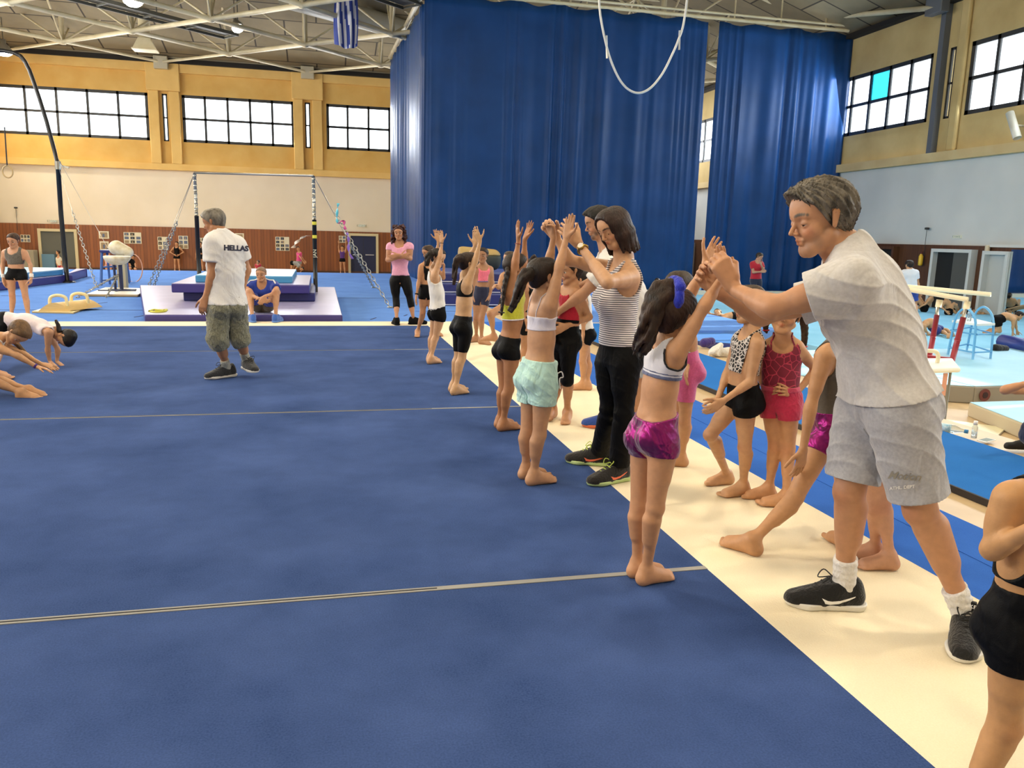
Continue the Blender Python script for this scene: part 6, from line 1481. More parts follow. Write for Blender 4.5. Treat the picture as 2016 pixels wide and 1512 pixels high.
if run('stripe'):
    wo=person('woman in striped tank top and black flared trousers guiding the mint shorts girl',1.68,(1190,945),
     dict(P=(1217,692),N=(1230,520),C=(1217,602),H=(1208,450,-.03),SA=(1240,548,-.13),SB=(1210,532,.14),EA=(1196,556,-.36),WA=(1142,484,-.12),EB=(1120,512,.08),WB=(1098,472,.08),
          HA=(1232,704,-.05),HB=(1204,704,.07),KA=(1228,812,-.06),KB=(1200,806,.06),AA=(1218,922),AB=(1182,892),TA=(1176,950),TB=(1138,908)),
     face=(-.75,-.52,-.42),fw=(-.92,-.35,0),hup=(-.34,-.05,1),adult=True,fem=True,skin='c99c78',hh=.225,chest=.96,lids=1.2,
     hair=dict(style='pony',c='3a2620',c2='170e0c',inf=.05,bob=.72,nolong=[dict(p=[(-.30,.10,.22),(-.42,.0,-.05),(-.44,-.02,-.35),(-.40,-.06,-.66)],r=.13),dict(p=[(-.2,-.25,.3),(-.38,-.28,.0),(-.42,-.26,-.4),(-.36,-.26,-.78)],r=.17),dict(p=[(0,-.42,.3),(-.05,-.5,0),(-.1,-.46,-.4),(-.08,-.40,-.82)],r=.19),dict(p=[(.25,-.3,.3),(.36,-.32,0),(.36,-.3,-.4),(.3,-.3,-.75)],r=.16),dict(p=[(-.22,.22,.36),(-.38,.20,.12),(-.40,.14,-.12)],r=.08),dict(p=[(.28,.12,.22),(.41,.05,-.05),(.42,.0,-.4),(.36,-.02,-.7)],r=.12)]),
     handA=dict(to=(1108,446,.02),n=(-.6,.7,-.3),t=(.4,.1,.9),curl=[.25,.4,.45,.3],spread=.4,th=(.4,.6)),
     handB=dict(to=(1084,452,-.02),n=(-.3,-.7,-.6),t=(.3,-.3,.8),curl=.7,spread=.2,th=(.3,.6)),
     clothes=[dict(k='pants',m=blk_s,hem=1.93,inf=.008,flare=.018,waist=.05,name='trousers',wr=.0015,wf=40),dict(k='tank',m=stripe,lo=.10,inf=.012,arm=.050,neck=.052,scoop=.02,name='tank_top',wr=.002,wf=55)],
     shoes=dict(m=fabric('shoe_dark','1b1714',ws=60,wr=.3),sole=mat('sole_lime','b6cc8a',rough=.5),laces=mat('lace_lime','b8cc5a',rough=.6),swoosh=mat('mark_coral','e8724e',rough=.5)),info='stripe')
    W_=wo['Pt']['WA'];d=nrm(W_-wo['Pt']['EA']);c=W_-d*.035;s=orth(-FH,d);gold=mat('watch_gold','b89a50',rough=.25,metal=.9)
    k=MB();x=np.cross(d,s);k.tube([c+(s*math.cos(a)+x*math.sin(a))*.031 for a in np.linspace(0,6.283,17)[:-1]],.006,6,close=True);wb=k.build('watch',gold,wo['root'],smooth=True)
    k=MB();k.lathe(c+s*.030,[(.021,0),(.021,.009),(.017,.011)],18,ax=s);k.build('watch_case',gold,wb,smooth=True);k=MB();k.lathe(c+s*.0415,[(.0165,0),(.0165,.0012),(0,.0014)],18,ax=s);k.build('watch_face',mat('dial','e6e2da',rough=.2),wb)
if run('beard'):
    person('bearded dark haired man in white T-shirt and grey shorts behind the striped woman',1.75,(1215,840),
     dict(P=(1254,655),N=(1200,500),C=(1238,575),H=(1178,440),SA=(1196,530,-.15),SB=(1190,525,.15),EA=(1146,580,-.12),WA=(1100,614,-.05),EB=(1160,560,.15),WB=(1110,580,.1),
          HA=(1258,682,-.05),HB=(1240,682,.08),KA=(1256,760,-.05),KB=(1212,766,.06),AA=(1252,820),AB=(1206,822),TA=(1230,836),TB=(1180,838)),
     face=(-.97,-.12,-.28),fw=(-.95,-.2,0),hup=(-.25,0,1),adult=True,skin='b98968',hh=.24,lids=1.,bulk=1.1,hair=dict(style='short',c='1c1613',c2='0a0706',top=1.1,inf=.045,pole=(0,.3,.5)),beard=('201813',.75),
     handA=dict(to=(1076,628,0),n=(-.3,.6,-.5),t=(0,-.5,.8),curl=.3),handB=dict(to=(1088,590,0),n=(-.3,.6,-.5),t=(0,-.5,.8),curl=.3),
     clothes=[dict(k='shorts',m=fabric('pale_grey_short','a9b0b8'),hem=.75,inf=.016,flare=.014,waist=.075),dict(k='tee',m=wht,lo=.02,inf=.020,neck=.04,sleeve=.55,sfl=.012,name='t_shirt',wr=.004,wf=38,hemflare=1.2)],
     shoes=dict(m=fabric('shoe_blue','2a4c9c',ws=60),sole=mat('sole_orange','c8643c',rough=.5)),info='beard')
if run('walk'):
    wk=person('grey haired man in white T-shirt and camouflage cargo shorts walking across the mat',1.77,(440,748),
     dict(P=(446,597),N=(438,466),C=(446,532),H=(421,438),SA=(419,478,-.10),SB=(468,484,.08),EA=(417,540,-.12),WA=(405,583,-.14),EB=(486,530,.14),WB=(480,562,.10),
          HA=(434,604,-.03),HB=(460,604,.05),KA=(428,666,-.06),KB=(470,664,.08),AA=(448,726),AB=(487,712,.25),TA=(412,744),TB=(492,735,.2)),
     face=(-.96,.05,-.28),fw=(-.62,.78,0),adult=True,skin='b3805c',hh=.24,bulk=1.08,hair=dict(style='short',c='8c8578',c2='4a443c',inf=.045,top=.8,pole=(0,.3,.5)),
     handA=dict(to=(400,604,0),n=(.7,.5,0),t=(-.6,.1,.1),curl=.3),handB=dict(to=(478,576,0),n=(-.8,0,0),t=(0,-.8,0),curl=.3),
     clothes=[dict(k='shorts',m=fabric('camo_cotton','8b8a74',c2='5c5c4c',wr=.9,ws=16,noise=.3),hem=1.22,inf=.022,flare=.030,waist=.06,name='cargo_shorts',wr=.006,wf=42),dict(k='tee',m=wht,lo=-.02,inf=.022,neck=.042,sleeve=.62,sfl=.016,name='t_shirt',wr=.004,wf=34,hemflare=1.35)],
     shoes=dict(m=fabric('shoe_charcoal','26282c',ws=60),sole=mat('sole_white','d8d6d0',rough=.5),laces=mat('lace_black','0b0b0b',rough=.6),sock=fabric('sock_grey','a8a89c',ws=40),sh=.09),info='walk')
    decal_text(wk,'t_shirt','HELLAS',at_depth(465,489,wk['D']-.1),nrm(RH+FH*.45-V3(0,0,.03)),V3(0,0,1),.066,mat('print_navy','24263c',rough=.7),None,font_bold=.004)
if run('seated'):
    se=person('shaven headed man in blue T-shirt sitting on the purple mat with folded arms',1.80,(517,631),
     dict(P=(517,600,.38),N=(516,560,.18),C=(517,578,.30),H=(514,540,.12),SA=(493,562,.20),SB=(540,561,.20),EA=(482,576,-.02),WA=(510,588,-.24),EB=(548,576,-.02),WB=(522,583,-.26),
          HA=(507,603,.34),HB=(527,603,.34),KA=(491,574,-.10),KB=(543,573,-.10),AA=(497,624),AB=(543,624),TA=(495,632),TB=(546,632)),
     face=(.05,-1,-.12),fw=(0,-1,.1),adult=True,skin='b98a68',hh=.24,hair=dict(style='bald',c='8a6e58',c2='6e5644',inf=.03),
     handA=dict(to=(522,592,-.02),n=(0,.8,-.5),t=(0,0,1),curl=.5),handB=dict(to=(512,598,-.02),n=(0,.8,-.4),t=(-.3,0,1),curl=.5),
     clothes=[dict(k='shorts',m=fabric('olive_cotton','5a4e30'),hem=.80,inf=.018,waist=.06,flare=.01),dict(k='tee',m=fabric('royal_tee','1f3a9a',ws=12),lo=-.0,inf=.016,neck=.04,sleeve=.5,name='t_shirt',sfl=.01)],
     shoes=dict(m=fabric('shoe_azure','3a64b8',ws=60),sole=mat('sole_azure','5a84c8',rough=.5)),info='seated')
    for sx in 'AB':
        S_,E_,N_=se['Pt']['S'+sx],se['Pt']['E'+sx],se['N'];o,P,Q=se['g']['t_shirt'];bv=BVHTree.FromPolygons([tuple(v) for v in P],[tuple(x) for x in Q.tolist()])
        for j in (-1,0,1):
            pts=[]
            for t in np.linspace(0,1,9):
                p=N_+(S_-N_)*min(1,t*1.9)*1. if t<.5 else S_+(E_-S_)*(t-.5)*.9
                p=p+V3(0,0,.14)-FH*(.04+.022*j);h_=bv.find_nearest(Vector(p))
                if h_[0] is not None: pts.append(np.array(h_[0])+np.array(h_[1])*.003)
            k=MB();k.tube(pts,.006,5);k.build('sleeve_stripe',wht,o,smooth=True)
if run('lgirl'):
    lg=person('girl in grey sports bra and black shorts standing at the left edge with taped wrists',1.50,(34,650),
     dict(P=(32,537),N=(28,492),C=(31,513),H=(26,474,-.04),SA=(9,498),SB=(49,498),EA=(5,522),WA=(6,547,-.05),EB=(60,522),WB=(62,546,-.05),HA=(22,543),HB=(43,543),KA=(24,582),KB=(50,584),AA=(23,628,0),AB=(57,630,0),TA=(22,640,-.15),TB=(60,642,-.15)),
     face=(.05,-1,-.28),fw=(.05,-1,0),z=-.15,skin='c09070',hh=.215,hair=dict(style='pony',c='4a3222',c2='24160e'),
     handA=dict(to=(12,566,0),n=(.9,0,0),t=(0,-.9,0)),handB=dict(to=(59,562,0),n=(-.9,0,0),t=(0,-.9,0),curl=.5),
     clothes=[dict(k='shorts',m=blk_s,hem=.22,inf=.006,waist=.05),dict(k='crop',m=fabric('grey_lycra','6a645c',c2='4c4842'),lo=.42,inf=.006,arm=.048,neck=.052,scoop=.03,scoop2=True,name='sports_bra')],info='lgirl')
    for _s in 'AB': cuff(lg,_s,wht,'wrist_tape',.0,.055,.030)
if run('b1'):
    person('dark haired girl in white tank bending forward with hands on the mat at left',1.38,(105,723),
     dict(P=(14,634,0),N=(97,648,0),C=(55,634,0),H=(128,664,0),SA=(96,655,-.11),SB=(94,652,.12),EA=(94,688,-.10),WA=(98,712,-.08),EB=(114,688,.14),WB=(112,712,.12),
          HA=(8,642,-.06),HB=(2,642,.06),KA=(0,692,-.05),KB=(-6,690,.06),AA=(-14,735),AB=(-20,730),TA=(14,745),TB=(6,740)),
     face=(-.45,-.35,-.8),fw=(.35,-.1,-.93),hup=(.78,-.1,-.45),skin='b98a68',hh=.205,hair=dict(style='bun',c='1c1410',c2='0b0706',tail=[dict(p=[(118,652,-.02),(114,640,-.02),(110,630,-.02)],r=.12,r1=.06,n=6,tie='d8d8d8',tr=.7)]),
     handA=dict(to=(110,722,-.02),n=(0,0,-1),t=(.2,-.9,0),curl=.1),handB=dict(to=(122,720,0),n=(0,0,-1),t=(0,.9,0),curl=.1),
     clothes=[dict(k='shorts',m=blk_s,hem=.25,inf=.006,waist=.07),dict(k='tank',m=fabric('white_pink','e2d4d8',noise=.04),lo=.08,inf=.010,arm=.045,neck=.045,name='tank_top',wr=.002,wf=50)],info='b1')
if run('b2'):
    b2_=person('blonde girl in white top reaching towards her pointed feet at the left edge',1.36,(70,782),
     dict(P=(-75,735,0),N=(-8,668,0),C=(-45,700,0),H=(34,656,-.03),SA=(-8,684,-.10),SB=(-2,676,.12),EA=(32,699,-.10),WA=(72,722,-.05),EB=(44,696,.12),WB=(80,716,.08),
          HA=(-72,742,-.05),HB=(-66,738,.06),KA=(-18,752,-.05),KB=(-10,748,.06),AA=(42,772,.0),AB=(56,766,.1),TA=(80,782,0),TB=(90,776,.1)),
     face=(.35,-.3,-.85),fw=(.8,0,-.5),hup=(.85,0,.35),skin='bf9068',hh=.21,hair=dict(style='pony',c='7a5a38',c2='3c2a1a',inf=.05,tail=[dict(p=[(20,665,.12),(45,690,.14),(60,705,.14)],r=.12,r1=.06,n=6)]),
     handA=dict(to=(100,730,0),n=(0,-.3,-.9),t=(.2,-.9,.2),curl=.15,spread=.6),handB=dict(to=(104,724,0),n=(0,-.3,-.9),t=(.2,.8,.2),curl=.15,spread=.6),
     clothes=[dict(k='shorts',m=blk_s,hem=.25,inf=.006,waist=.07),dict(k='tank',m=wht,lo=.08,inf=.010,arm=.045,neck=.045,name='tank_top')],info='b2')
    cuff(b2_,'A',topc('band_purple','4a2a7c'),'wristband',.0,.020,.022)
# ---- girls waiting on the cream border
if run('r1'):
    person('girl in neon pink crop top and navy shorts standing before the vaulting table',1.38,(955,678),
     dict(P=(948,578),N=(951,525),C=(951,552),H=(950,503,-.02),SA=(937,531,-.03),SB=(966,531,.03),EA=(934,556),WA=(932,578),EB=(970,557),WB=(965,580,-.03),HA=(941,585),HB=(956,585),KA=(937,626),KB=(948,627,-.03),AA=(938,664),AB=(948,668),TA=(934,672),TB=(958,677)),
     face=(-.25,-.97,-.08),fw=(.1,-1,0),skin='a87c5c',hh=.205,hair=dict(style='pony',c='2a1e18',c2='120c09'),
     handA=dict(to=(931,592,0),n=(.8,0,0),t=(0,-.9,0)),handB=dict(to=(960,592,0),n=(-.8,0,0),t=(0,-.9,0),curl=.4),
     clothes=[dict(k='shorts',m=navy_s,hem=.40,inf=.006,waist=.075),dict(k='crop',m=topc('neon_pink','f07890'),lo=.55,inf=.006,arm=.05,neck=.05,scoop2=True,name='crop_top',bands=[(0,.012,topc('band_mauve','7c6c98'),'hem_band')])],info='r1')
if run('r2'):
    person('girl with one knee raised behind the yellow top girl',1.42,(1015,697),
     dict(P=(1000,602),N=(1003,538),C=(1002,568),H=(1004,512,0),SA=(990,545,-.05),SB=(1016,545,.05),EA=(982,566,-.1),WA=(975,562,-.25),EB=(1022,570),WB=(1020,592),HA=(994,606),HB=(1008,606),KA=(964,618,-.18),KB=(1012,650),AA=(973,661,.0),AB=(1014,690),TA=(966,676,0),TB=(1010,698)),
     face=(-.9,-.4,0),fw=(-.75,-.6,0),skin='b98a66',hh=.205,hair=dict(style='braids',c='4a382a',c2='241a14'),handA=dict(to=(972,565,-.1),n=(0,0,-1),t=(0,-.9,0)),
     clothes=[dict(k='shorts',m=blk_s,hem=.25,inf=.006,waist=.07),dict(k='crop',m=blk_s,lo=.4,inf=.006,name='crop_top')],info='r2')
if run('r3'):
    person('girl with a pink scrunchie in black top and shorts behind the lilac bralette girl',1.27,(1034,737),
     dict(P=(1037,636),N=(1041,560),C=(1040,597),H=(1044,530),SA=(1032,568,-.06),SB=(1052,566,.06),EA=(1028,600,-.05),WA=(1034,628,-.08),EB=(1058,598),WB=(1060,622),HA=(1034,644,-.04),HB=(1044,644,.04),KA=(1032,690),KB=(1042,690),AA=(1026,728),AB=(1036,726),TA=(1044,736),TB=(1052,734)),
     face=(.6,.7,0),fw=(.8,.4,0),skin='b0805c',hh=.205,hair=dict(style='pony',c='2a1c16',c2='110b08',pole=(0,-.3,.5),tail=[dict(p=[(1046,512,-.02),(1052,504,-.02),(1055,512,-.02)],r=.12,r1=.08,n=6,tie='d84070',tr=.8)]),
     clothes=[dict(k='shorts',m=blk_s,hem=.3,inf=.006,waist=.07),dict(k='crop',m=blk_s,lo=.35,inf=.006,name='crop_top')],info='r3')
if run('r4'):
    person('girl in crimson racer top and black knee length leggings facing the beard man',1.44,(1108,836),
     dict(P=(1112,668),N=(1124,568),C=(1120,618),H=(1124,534),SA=(1136,578,-.06),SB=(1104,576,.08),EA=(1160,624,-.02),WA=(1118,640,-.10),EB=(1092,612,.05),WB=(1090,640,.0),HA=(1120,678,-.04),HB=(1103,678,.04),KA=(1117,750,-.04),KB=(1098,750,.06),AA=(1117,812),AB=(1088,806),TA=(1113,836),TB=(1080,824)),
     face=(-.8,-.3,-.1),fw=(-.45,-.88,0),skin='c08f6a',hh=.21,hair=dict(style='pony',c='30221a',c2='140d0a'),handA=dict(to=(1098,650,0),n=(-.3,.8,0),t=(0,0,1)),
     clothes=[dict(k='shorts',m=blk_s,hem=1.08,inf=.006,waist=.09,name='leggings'),dict(k='crop',m=topc('crimson_jersey','b81c34'),lo=.42,inf=.007,arm=.052,neck=.052,scoop2=True,name='racer_top',bands=[(0,.02,blk_s,'hem_band')])],info='r4')
if run('r5'):
    person('girl in white tank top and black shorts standing between the leggings girl and striped woman',1.24,(1152,768),
     dict(P=(1152,655),N=(1148,578),C=(1150,615),H=(1142,552),SA=(1146,588,-.08),SB=(1154,586,.08),EA=(1148,624,-.1),WA=(1148,654,-.1),EB=(1158,622,.05),WB=(1160,650,.05),HA=(1154,664,-.04),HB=(1150,664,.04),KA=(1147,712,-.04),KB=(1156,712,.05),AA=(1148,756),AB=(1158,756),TA=(1132,766),TB=(1140,762)),
     face=(-.95,.1,-.1),fw=(-.95,-.1,0),skin='c4936c',hh=.2,hair=dict(style='pony',c='2e2019',c2='130c09'),handA=dict(to=(1148,676,0),n=(.9,.2,0),t=(-.4,-.8,0),spread=.8),
     clothes=[dict(k='shorts',m=blk_s,hem=.3,inf=.007,waist=.075),dict(k='tank',m=wht,lo=.10,inf=.008,arm=.05,neck=.05,name='tank_top')],info='r5')
if run('leop'):
    person('girl in animal print crop top and black shorts with clasped hands and one bent knee',1.27,(1440,986),
     dict(P=(1462,786),N=(1480,655),C=(1466,718),H=(1474,600,.0),SA=(1490,680,-.09),SB=(1456,668,.10),EA=(1477,752,-.12),WA=(1426,788,-.16),EB=(1432,735,.10),WB=(1414,782,-.04),
          HA=(1468,800,-.05),HB=(1444,798,.05),KA=(1466,882,-.02),KB=(1398,856,-.02),AA=(1464,956),AB=(1432,934),TA=(1418,976),TB=(1392,952)),
     face=(-.95,-.22,-.10),fw=(-.88,-.42,0),skin='c39670',hh=.205,hair=dict(style='pony',c='5a4430',c2='2c2018'),
     handA=dict(to=(1400,806,-.02),n=(-.5,.8,-.2),t=(-.2,0,.9),curl=.5),handB=dict(to=(1402,806,-.03),n=(.2,.4,-.9),t=(-.5,-.4,.6),curl=.5),
     clothes=[dict(k='shorts',m=blk_s,hem=.20,inf=.007,waist=.072,tilt=.1),dict(k='crop',m=leop,lo=.48,inf=.0065,arm=.042,neck=.05,scoop=.03,scoop2=True,name='crop_top')],info='leop')
if run('red'):
    rd=person('girl in crimson camisole and raspberry shorts with two braids and hands on hips',1.28,(1520,988),
     dict(P=(1535,785),N=(1540,670),C=(1538,728),H=(1546,622,-.05),SA=(1513,684,.02),SB=(1570,686,-.02),EA=(1498,735,.12),WA=(1508,778,.03),EB=(1607,728,.04),WB=(1566,776,-.05),
          HA=(1522,796,.03),HB=(1552,798,-.03),KA=(1526,880,.0),KB=(1552,884,-.03),AA=(1514,962),AB=(1548,978),TA=(1492,978),TB=(1530,994)),
     face=(-.40,-.90,.12),fw=(-.28,-.95,0),hup=(.12,0,1),skin='c39168',hh=.215,gaze=(-.35,-.9,.25),
     hair=dict(style='braids',c='4a3c2c',c2='1c1612',tail=[dict(p=[(1580,616,.03),(1584,640,.03),(1584,665,.02),(1582,682,.02)],r=.125,braid=True,tie='b82030'),dict(p=[(1514,622,.05),(1508,636,.05),(1508,650,.05)],r=.11,braid=True,tie='b82030')]),
     handA=dict(to=(1522,768,-.08),n=(.6,.6,0),t=(0,.3,.9)),handB=dict(to=(1534,766,-.06),n=(-.2,.95,0),t=(.1,.2,.95),spread=.9,curl=.25),
     clothes=[dict(k='shorts',m=fabric('raspberry_velour','c02c50',ws=18),hem=.30,inf=.008,flare=.003,waist=.060,wr=.0015,wf=60,bands=[(.0,.022,fabric('raspberry_band','cc4464'),'waistband')]),
              dict(k='crop',m=redp_,lo=.30,inf=.007,arm=.042,neck=.060,scoop=.03,scoop2=True,straps=1,name='camisole')],info='red')
if run('lunge'):
    person('girl in grey top and magenta foil shorts stepping forward behind the grey coach',1.42,(1480,1080),
     dict(P=(1640,845,.12),N=(1648,668,.10),C=(1642,760,.12),H=(1664,616,.1),SA=(1622,705,.0),SB=(1668,700,.18),EA=(1596,800,-.02),WA=(1582,880,-.04),EB=(1680,790,.2),WB=(1690,870,.2),
          HA=(1622,868,.08),HB=(1654,868,.18),KA=(1565,978,.0),KB=(1662,965,.3),AA=(1482,1064),AB=(1672,1058),TA=(1434,1072),TB=(1646,1064)),
     face=(-.8,.4,0),fw=(-.90,-.30,0),skin='b98a62',hh=.21,hair=dict(style='pony',c='3a2a20',c2='1a120d'),
     handA=dict(to=(1572,930,0),n=(-.5,.8,0),t=(-.8,-.4,0),curl=.2,spread=.6),
     clothes=[dict(k='shorts',m=foil,hem=.22,inf=.007,waist=.070,wr=.0012,wf=70),dict(k='tank',m=fabric('olive_grey','544c40',rough=.6),lo=.22,inf=.006,arm=.05,neck=.05,name='tank_top')],info='lunge')
if run('hid'):
    person('girl standing hidden behind the grey coach with only her shins showing',1.27,(1738,1120),
     dict(P=(1735,880,.0),N=(1738,760),C=(1736,820),H=(1736,705),SA=(1720,770),SB=(1756,770),EA=(1712,820),WA=(1722,870,-.05),EB=(1762,820),WB=(1754,870,-.05),HA=(1722,890),HB=(1748,890),KA=(1722,1000),KB=(1736,990),AA=(1724,1080),AB=(1752,1096),TA=(1690,1095),TB=(1712,1116)),
     face=(-.6,-.8,0),fw=(-.7,-.7,0),skin='c49478',hh=.2,hair=dict(style='pony'),clothes=[dict(k='shorts',m=blk_s,hem=.3,inf=.006),dict(k='tank',m=wht,lo=.1,inf=.008,name='tank_top')],info='hid')
if run('edge'):
    person('girl in black top and shorts cut off by the right edge with a bent elbow',1.36,(1960,1640),
     dict(P=(2030,1225),N=(2075,965),C=(2042,1100),H=(2165,860),SA=(1988,985,-.04),SB=(2100,980,.05),EA=(1953,1082,-.03),WA=(2036,1040,-.14),EB=(2130,1080),WB=(2100,1040,-.12),HA=(2002,1250,-.02),HB=(2060,1245,.03),KA=(1978,1430,-.02),KB=(2060,1430,.03),AA=(1895,1606),AB=(2040,1600),TA=(1880,1640),TB=(2010,1660)),
     face=(-.7,-.3,0),fw=(-.6,-.75,0),skin='c09060',hh=.21,bulk=.93,hip=1.0,hair=dict(style='pony'),handA=dict(to=(2080,1030,0),n=(0,.8,0),t=(0,0,.9),curl=.5),
     clothes=[dict(k='shorts',m=blk_s,hem=.34,inf=.007,waist=.075),dict(k='crop',m=blk_s,lo=.42,inf=.006,arm=.05,neck=.05,name='crop_top')],info='edge')
if run('pshort'):
    person('girl in pink cycling shorts standing behind the front girl, forehead showing',1.29,(1344,922),
     dict(P=(1352,728),N=(1340,612),C=(1348,670),H=(1336,568),SA=(1352,625,-.08),SB=(1328,620,.08),EA=(1362,672,-.05),WA=(1356,715,-.08),EB=(1320,670,.1),WB=(1318,712,.05),HA=(1354,738,-.05),HB=(1342,738,.05),KA=(1348,830,-.04),KB=(1338,828,.05),AA=(1342,900),AB=(1330,894),TA=(1318,914),TB=(1306,908)),
     face=(-.75,-.6,-.1),fw=(-.85,-.4,0),skin='bf8f6a',hh=.21,hair=dict(style='pony',c='443424',c2='221810'),
     clothes=[dict(k='shorts',m=fabric('pink_cycling','d05c94',rough=.6),hem=.55,inf=.007,waist=.1),dict(k='crop',m=topc('aqua_top','b8dcdc'),lo=.4,inf=.006,name='crop_top')],info='pshort')
# ---- far people: template
def tmpl(cx,top,bot,arms='down',w=1.,kx=0,lean=0):
    """upright figure; cx centre, top / bottom pixels"""
    Hp=bot-top;y=lambda f:top+Hp*f;x=lambda f:cx+Hp*f*w
    J=dict(H=(cx+lean,y(.075)),N=(cx+lean*.7,y(.175)),C=(cx+lean*.4,y(.32)),P=(cx,y(.475)),SA=(x(-.105)+lean*.6,y(.20)),SB=(x(.105)+lean*.6,y(.20)),HA=(x(-.05),y(.50)),HB=(x(.05),y(.50)),
           KA=(x(-.06)+kx,y(.72),-.02),KB=(x(.07)+kx,y(.72),.02),AA=(x(-.06),y(.955)),AB=(x(.09),y(.955)),TA=(x(-.08),bot),TB=(x(.12),bot))
    if arms=='down': J.update(EA=(x(-.13)+lean*.3,y(.38)),WA=(x(-.14),y(.50),-.05),EB=(x(.13)+lean*.3,y(.38)),WB=(x(.14),y(.50),-.05))
    if arms=='hips': J.update(EA=(x(-.22),y(.34),.05),WA=(x(-.09),y(.42),-.05),EB=(x(.22),y(.34),.05),WB=(x(.09),y(.42),-.05))
    if arms=='up': J.update(EA=(x(-.13),y(.05)),WA=(x(-.12),y(-.09)),EB=(x(.13),y(.05)),WB=(x(.12),y(-.09)))
    if arms=='cross': J.update(EA=(x(-.13),y(.34)),WA=(x(.02),y(.33),-.2),EB=(x(.13),y(.34)),WB=(x(-.02),y(.30),-.22))
    return J
if run('far'):
    blkset=[dict(k='shorts',m=blk_s,hem=.25,inf=.008,waist=.07),dict(k='crop',m=blk_s,lo=.45,inf=.008,name='crop_top')]
    def far(label,h,cx,top,bot,arms,face,fw,skin='b98862',clothes=blkset,z=-.6,hair='281c16',style='pony',**kw):
        person(label,h,(cx,bot),tmpl(cx,top,bot,arms,w=kw.pop('w',1),lean=kw.pop('lean',0)),face=face,fw=fw,skin=skin,z=z,clothes=clothes,hair=dict(style=style,c=hair,c2='120c09'),eyes=False,lod=1.15,adult=kw.pop('adult',False),**kw)
    far('girl in black tank top and shorts with hands on hips by the wall posters',1.5,348,476,536,'hips',(.1,-1,0),(0,-1,0),clothes=[dict(k='shorts',m=blk_s,hem=.25,inf=.008,waist=.07),dict(k='tank',m=blk_s,lo=.1,inf=.008,name='tank_top')])
    far('girl in black crop top and shorts right of the left high bar post',1.5,394,476,537,'down',(.1,-1,0),(.1,-1,0))
    far('girl in violet top stretching both arms up by the navy doors',1.45,674,484,541,'up',(0,-1,0),(0,-1,0),clothes=[dict(k='shorts',m=blk_s,hem=.25,inf=.008,waist=.07),dict(k='tank',m=topc('violet_top','54307a'),lo=.1,inf=.008,name='tank_top')])
    person('girl in pink shirt bending sideways by the wall under the white ribbon',1.5,(588,541),dict(P=(588,516),N=(589,496),C=(589,506),H=(587,490),SA=(586,499),SB=(592,499),EA=(592,508,-.3),WA=(597,515,-.3),EB=(594,506,.2),WB=(599,513,.2),HA=(586,518),HB=(590,518),KA=(578,524,-.2),KB=(592,526),AA=(576,532),AB=(594,534),TA=(572,534),TB=(598,535)),face=(.3,-.8,0),fw=(.4,-.8,0),z=-.6,skin='b98862',eyes=False,lod=1.2,hair=dict(style='pony',c='281c16'),clothes=[dict(k='shorts',m=fabric('grey_far','8c8c88'),hem=.3,inf=.008),dict(k='tee',m=topc('hot_pink','d84c88'),lo=.1,inf=.01,name='t_shirt')])
    person('dark haired girl folded forward beside the pink shirt girl',1.4,(590,543),dict(P=(576,518),N=(590,524),C=(583,519),H=(594,529),SA=(588,524,-.1),SB=(589,524,.1),EA=(583,528,-.1),WA=(579,532,-.1),EB=(594,530,.1),WB=(592,535,.1),HA=(575,520,-.05),HB=(576,520,.05),KA=(574,528,-.05),KB=(577,528,.05),AA=(574,536),AB=(578,536),TA=(580,537),TB=(584,537)),face=(.2,-.5,-.8),fw=(.6,0,-.8),hup=(.7,0,-.6),z=-.6,skin='b98862',eyes=False,lod=1.2,hair=dict(style='pony',c='140e0b'),clothes=[dict(k='shorts',m=blk_s,hem=.3,inf=.008),dict(k='tee',m=fabric('grey_far','8c8c88'),lo=.1,inf=.01,name='t_shirt')])
    far('small child with dark hair in red top behind the seated man',1.0,508,513,556,'down',(-.3,-.9,0),(0,-1,0),clothes=[dict(k='shorts',m=topc('red_jersey','b02c38'),hem=.4,inf=.01),dict(k='tee',m=topc('red_jersey','b02c38'),lo=.05,inf=.01,name='t_shirt')])
    person('child in cream top and red shorts sitting in the left doorway',1.2,(117,540),dict(P=(118,526),N=(115,507),C=(116,516),H=(114,497),SA=(112,509),SB=(119,509),EA=(111,517),WA=(113,523,-.1),EB=(121,517),WB=(121,524,-.1),HA=(115,528),HB=(121,528),KA=(114,530,-.4),KB=(124,530,-.4),AA=(114,538),AB=(124,538),TA=(112,540),TB=(124,540)),face=(-.8,-.5,.1),fw=(-.3,-.9,0),z=-.6,skin='c29068',eyes=False,lod=1.2,hair=dict(style='bun',c='281c16'),clothes=[dict(k='shorts',m=topc('red_jersey','b02c38'),hem=.4,inf=.01,waist=.08),dict(k='tee',m=topc('cream_top','d8d0b8'),lo=.15,inf=.01,name='t_shirt')])
    person('girl leaning beside the blue trestle stand at left',1.4,(212,548),dict(P=(213,522),N=(212,502),C=(213,512),H=(213,494),SA=(208,505),SB=(217,505),EA=(207,512),WA=(208,520,-.1),EB=(220,512),WB=(217,520,-.1),HA=(211,524),HB=(216,524),KA=(210,534,-.1),KB=(218,534),AA=(211,544),AB=(217,544),TA=(210,547),TB=(219,547)),face=(.2,-.9,0),fw=(.1,-.9,0),z=-.6,skin='b98862',eyes=False,lod=1.2,hair=dict(style='pony',c='3a281c'),clothes=[dict(k='shorts',m=topc('pink_pale','d8a0a8'),hem=.4,inf=.01),dict(k='tank',m=topc('pink_pale','d8a0a8'),lo=.1,inf=.01,name='tank_top')])
